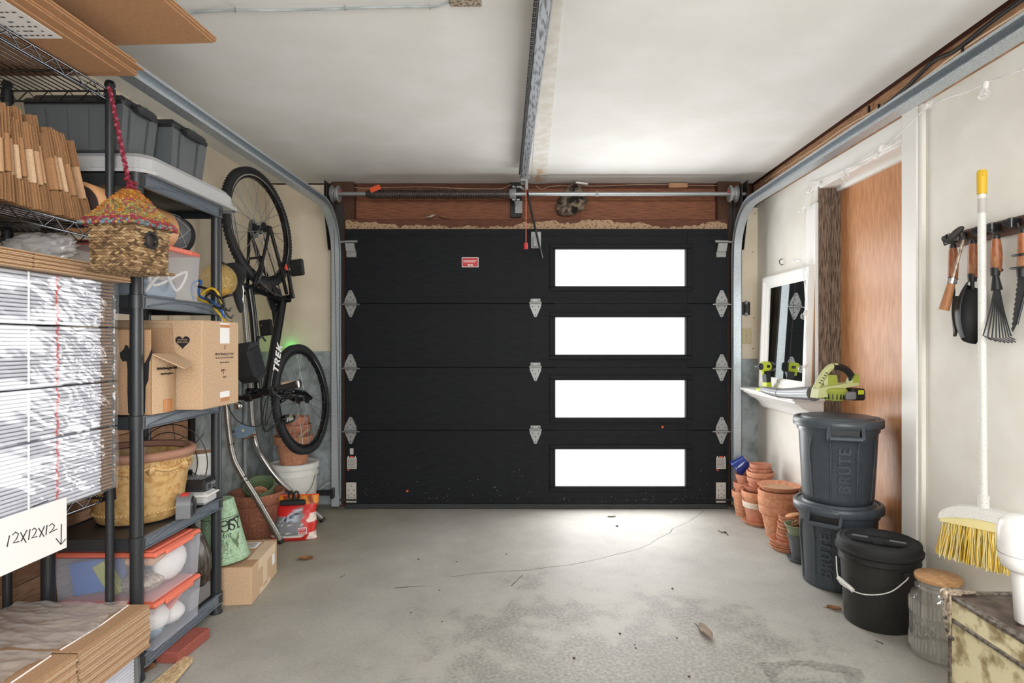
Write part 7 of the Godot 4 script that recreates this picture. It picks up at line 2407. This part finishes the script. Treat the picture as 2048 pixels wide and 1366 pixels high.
# ---------------------------------------------------------------- right foreground
func foreground() -> void:
	# black bucket with a screw lid
	var o = thing("black_bucket", "scuffed black plastic bucket with screw lid and wire handle", "bucket", Vector3(1.487, 0, -2.567))
	var g = G()
	g.lathe(V2([[0, 0], [0.128, 0], [0.132, 0.005], [0.147, 0.262], [0.156, 0.264], [0.157, 0.272], [0.150, 0.276], [0.150, 0.290], [0.158, 0.292], [0.159, 0.300], [0.152, 0.304], [0.152, 0.33], [0.14, 0.33], [0.13, 0.05], [0, 0.04]]), 64)
	part(o, "pail", g, M.bucket_black)
	g = G()
	g.lathe(V2([[0.153, 0.308], [0.166, 0.306], [0.168, 0.318], [0.160, 0.322], [0.160, 0.345], [0.156, 0.352], [0.146, 0.354], [0.143, 0.350], [0.139, 0.354], [0.130, 0.354], [0.127, 0.350], [0.118, 0.350], [0.108, 0.332], [0.0, 0.330]]), 64)
	var lid = part(o, "lid", g, M.rubber)
	g = G()
	g.box(Vector3(0, 0.341, 0), Vector3(0.235, 0.022, 0.034), 0.006, Basis(Vector3(0, 1, 0), -0.62))
	g.box(Vector3(0, 0.341, 0), Vector3(0.05, 0.023, 0.05), 0.006, Basis(Vector3(0, 1, 0), -0.62))
	part(lid, "grip_bar", g, M.rubber)
	part(lid, "grip_marks", G().box(Basis(Vector3(0, 1, 0), -0.62) * Vector3(0.07, 0.3525, 0), Vector3(0.06, 0.001, 0.022), 0.0, Basis(Vector3(0, 1, 0), -0.62)).box(Basis(Vector3(0, 1, 0), -0.62) * Vector3(-0.07, 0.3525, 0), Vector3(0.06, 0.001, 0.022), 0.0, Basis(Vector3(0, 1, 0), -0.62)), M.grey_tool)
	var q = Basis(Vector3(0, 1, 0), -0.25)
	part(o, "handle", G().tube(curve([q * Vector3(-0.163, 0.26, -0.01), q * Vector3(-0.168, 0.20, 0.03), q * Vector3(-0.158, 0.165, 0.06), q * Vector3(-0.095, 0.16, 0.135), q * Vector3(-0.01, 0.185, 0.16), q * Vector3(0.05, 0.235, 0.158), q * Vector3(0.065, 0.252, 0.152)]), 0.0024, 8), M.white_old)
	part(o, "handle_grip", G().tube([q * Vector3(-0.166, 0.183, 0.035), q * Vector3(-0.125, 0.160, 0.105)], 0.009, 12), M.white_old)
	part(o, "lug", G().box(q * Vector3(0.063, 0.256, 0.148), Vector3(0.03, 0.02, 0.012), 0.004, q), M.rubber)
	# glass jar with a wooden lid
	o = thing("glass_jar", "ribbed clear glass jar with round wooden lid beside the trunk", "jar", Vector3(1.555, 0, -2.29))
	g = G()
	var pr = [[0.0, 0.084], [0.012, 0.092], [0.03, 0.094], [0.072, 0.094], [0.078, 0.093], [0.155, 0.093], [0.161, 0.094], [0.205, 0.094], [0.225, 0.090], [0.242, 0.076], [0.250, 0.072], [0.272, 0.072], [0.278, 0.076], [0.282, 0.072]]
	g.sheet(func(u, w):
		var k = w * (pr.size() - 1)
		var i = mini(int(k), pr.size() - 2)
		var y = lerpf(pr[i][0], pr[i + 1][0], k - i)
		var r = lerpf(pr[i][1], pr[i + 1][1], k - i)
		var a = TAU * u
		var fl = 0.0
		if (y > 0.025 and y < 0.074) or (y > 0.16 and y < 0.212):
			fl = 0.0034 * absf(sin(a * 22.0))
		return Vector3((r + fl) * cos(a), y + 0.003, (r + fl) * sin(a)), 176, 65, Vector3(0, 0.14, 0), true)
	g.lathe(V2([[0, 0.003], [0.084, 0.003]]), 40)
	g.lathe(V2([[0.069, 0.285], [0.069, 0.252], [0.073, 0.240], [0.087, 0.224], [0.0905, 0.205], [0.0905, 0.03], [0.086, 0.016], [0.0, 0.014]]), 64)
	part(o, "glass", g, M.glass)
	g = G()
	for k in 16:
		for s in [-1, 1]:
			var pts = []
			for j in 9:
				var a = TAU * k / 16.0 + s * j * 0.07
				pts.append(Vector3(0.0945 * cos(a), 0.084 + j * 0.0085, 0.0945 * sin(a)))
			g.tube(pts, 0.0010, 5)
	var rb = G()
	for k in 44:
		var a = TAU * k / 44.0
		for yy in [[0.03, 0.072], [0.162, 0.208]]:
			rb.tube([Vector3(0.0955 * cos(a), yy[0], 0.0955 * sin(a)), Vector3(0.0955 * cos(a), yy[1], 0.0955 * sin(a))], 0.0028, 6)
	part(o, "ribs", rb, M.bulb_glass, "upright moulded glass ribs", "stuff")
	part(o, "neck_ring", G().lathe(V2([[0.072, 0.252], [0.077, 0.255], [0.078, 0.259], [0.077, 0.263], [0.072, 0.266]]), 40), M.bulb_glass)
	part(o, "foot_ring", G().lathe(V2([[0.0, 0.001], [0.082, 0.001], [0.091, 0.008], [0.090, 0.014], [0.0, 0.016]]), 40), M.bulb_glass)
	part(o, "cut_lattice", g, M.bulb_glass, "raised diamond lattice in the glass")
	part(o, "lid", G().lathe(V2([[0, 0.284], [0.074, 0.284], [0.079, 0.287], [0.080, 0.299], [0.077, 0.303], [0, 0.304]]), 48), M.beech, "round beech lid")
	part(o, "seal", G().lathe(V2([[0.0, 0.268], [0.067, 0.268], [0.0675, 0.284], [0, 0.284]]), 32), M.bulb_glass)
	# old tin trunk
	o = thing("tin_trunk", "worn cream metal trunk with dark top in right foreground", "trunk", Vector3(1.21, 0, -1.735))
	part(o, "body", G().bx(Vector3(0, 0.0, 0), Vector3(0.43, 0.395, 0.80), 0.004), M.trunk_cream)
	part(o, "lid", G().bx(Vector3(-0.006, 0.400, -0.006), Vector3(0.436, 0.462, 0.806), 0.006), M.trunk_cream)
	part(o, "top_panel", G().bx(Vector3(0.004, 0.461, 0.004), Vector3(0.43, 0.4665, 0.8), 0.002), M.trunk_top, "dark brown worn top")
	g = G()
	g.bx(Vector3(-0.010, 0.455, -0.010), Vector3(0.012, 0.470, 0.81), 0.004)
	g.bx(Vector3(-0.010, 0.455, -0.010), Vector3(0.44, 0.470, 0.010), 0.004)
	g.bx(Vector3(-0.009, 0.393, -0.008), Vector3(0.004, 0.405, 0.81), 0.003)
	g.bx(Vector3(-0.004, 0.0, -0.004), Vector3(0.012, 0.395, 0.010), 0.003)
	part(o, "edge_binding", g, M.trunk_edge)
	g = G()
	g.bx(Vector3(-0.013, 0.385, -0.012), Vector3(-0.006, 0.472, 0.022), 0.003)
	g.bx(Vector3(-0.013, 0.466, -0.013), Vector3(0.022, 0.474, 0.022), 0.003)
	g.prism(V2([[0.02, -0.013], [0.075, 0.0], [0.07, 0.010], [0.02, 0.018]]), 0.003, Transform3D(Basis(Vector3(1, 0, 0), Vector3(0, 0, 1), Vector3(0, -1, 0)), Vector3(0, 0.474, 0)))
	g.prism(V2([[0.0, 0.385], [0.022, 0.385], [0.018, 0.345], [0.006, 0.345]]), 0.004, Transform3D(Basis(Vector3(0, 0, 1), Vector3(0, 1, 0), Vector3(-1, 0, 0)), Vector3(-0.006, 0, -0.006)))
	g.ball(Vector3(-0.004, 0.464, -0.004), Vector3.ONE * 0.018, 14)
	part(o, "corner_bracket", g, M.bracket, "tarnished pale corner bracket")
	g = G()
	for p in [[0.365, 0.0], [0.40, 0.0], [0.35, 0.022]]:
		g.ball(Vector3(-0.012, p[0], 0.006 + p[1]), Vector3.ONE * 0.0055, 8)
	part(o, "rivets", g, M.dark_steel)
	# the white appliance that stands on the trunk, cut by the picture's edge
	o = thing("white_appliance", "rounded white plastic object with narrower stem on the trunk", "appliance", Vector3(1.275, 0.468, -1.545))
	g = G()
	g.lathe(V2([[0, 0], [0.018, 0], [0.024, 0.006], [0.032, 0.14], [0.034, 0.15], [0, 0.15]]), 28)
	part(o, "stem", g, M.white_plastic)
	g = G()
	g.lathe(V2([[0, 0.135], [0.040, 0.136], [0.052, 0.145], [0.058, 0.165], [0.060, 0.18]]), 36)
	g.lathe(V2([[0.059, 0.1805], [0.061, 0.19], [0.061, 0.24], [0.056, 0.262], [0.040, 0.276], [0.0, 0.28]]), 36)
	part(o, "head", g, M.white_plastic)
	# leaves and twigs on the floor
	leaf("curled pale dead leaf on the floor in the middle foreground", on_floor(1410, 1268), 0.125, 0.042, -1.41, 0.018, M.leaf_grey)
	leaf("small curled dry leaf on the floor beside the black bucket", on_floor(1668, 1219), 0.06, 0.035, -0.5, 0.010, M.leaf)
	leaf("tiny dark dry leaf on the floor near the garage door", on_floor(1224, 1034), 0.055, 0.016, 0.1, 0.004, M.twig)
	leaf("brown leaf beneath the shelf unit's near foot", on_floor(291, 1342), 0.06, 0.04, 0.8, 0.014, M.leaf)
	o = thing("twig", "short dark twig on the floor in front of the clay pots", "twig", on_floor(1446, 1068))
	part(o, "stick", W(o).tube(curve([on_floor(1437, 1062) + Vector3(0, 0.004, 0), on_floor(1443, 1066) + Vector3(0, 0.006, 0), on_floor(1451, 1067) + Vector3(0, 0.008, 0), on_floor(1456, 1071) + Vector3(0, 0.003, 0)]), 0.0025, 6), M.twig)
	part(o, "bud", W(o).ball(on_floor(1450, 1067) + Vector3(0, 0.008, 0), Vector3(0.009, 0.006, 0.006), 8), M.twig)
	o = thing("twig", "tiny dark crumb of bark near the middle of the garage door", "twig", on_floor(1234, 1053))
	part(o, "crumb", G().ball(Vector3(0, 0.004, 0), Vector3(0.010, 0.004, 0.005), 8), M.twig)
	o = thing("twig", "thin dark splinter on the floor before the glass jar", "twig", on_floor(1758, 1286))
	part(o, "splinter", W(o).tube([on_floor(1751, 1282) + Vector3(0, 0.003, 0), on_floor(1766, 1289) + Vector3(0, 0.003, 0)], 0.0015, 5), M.twig)
	var peb = setting("floor_debris", "scattered grit on the concrete")
	peb.set_meta("kind", "stuff")
	g = G()
	for p in [[1240, 1268], [1354, 1277], [837, 1119], [879, 1181], [884, 1244], [1148, 1317], [1272, 1297], [822, 1226], [1378, 1354], [1270, 1290], [1345, 1178], [913, 1124], [1013, 1109]]:
		g.ball(on_floor(p[0], p[1]) + Vector3(0, 0.002, 0), Vector3(0.005, 0.003, 0.004) * rng.randf_range(0.6, 1.2), 8)
	part(peb, "grit", g, M.twig, "", "stuff")
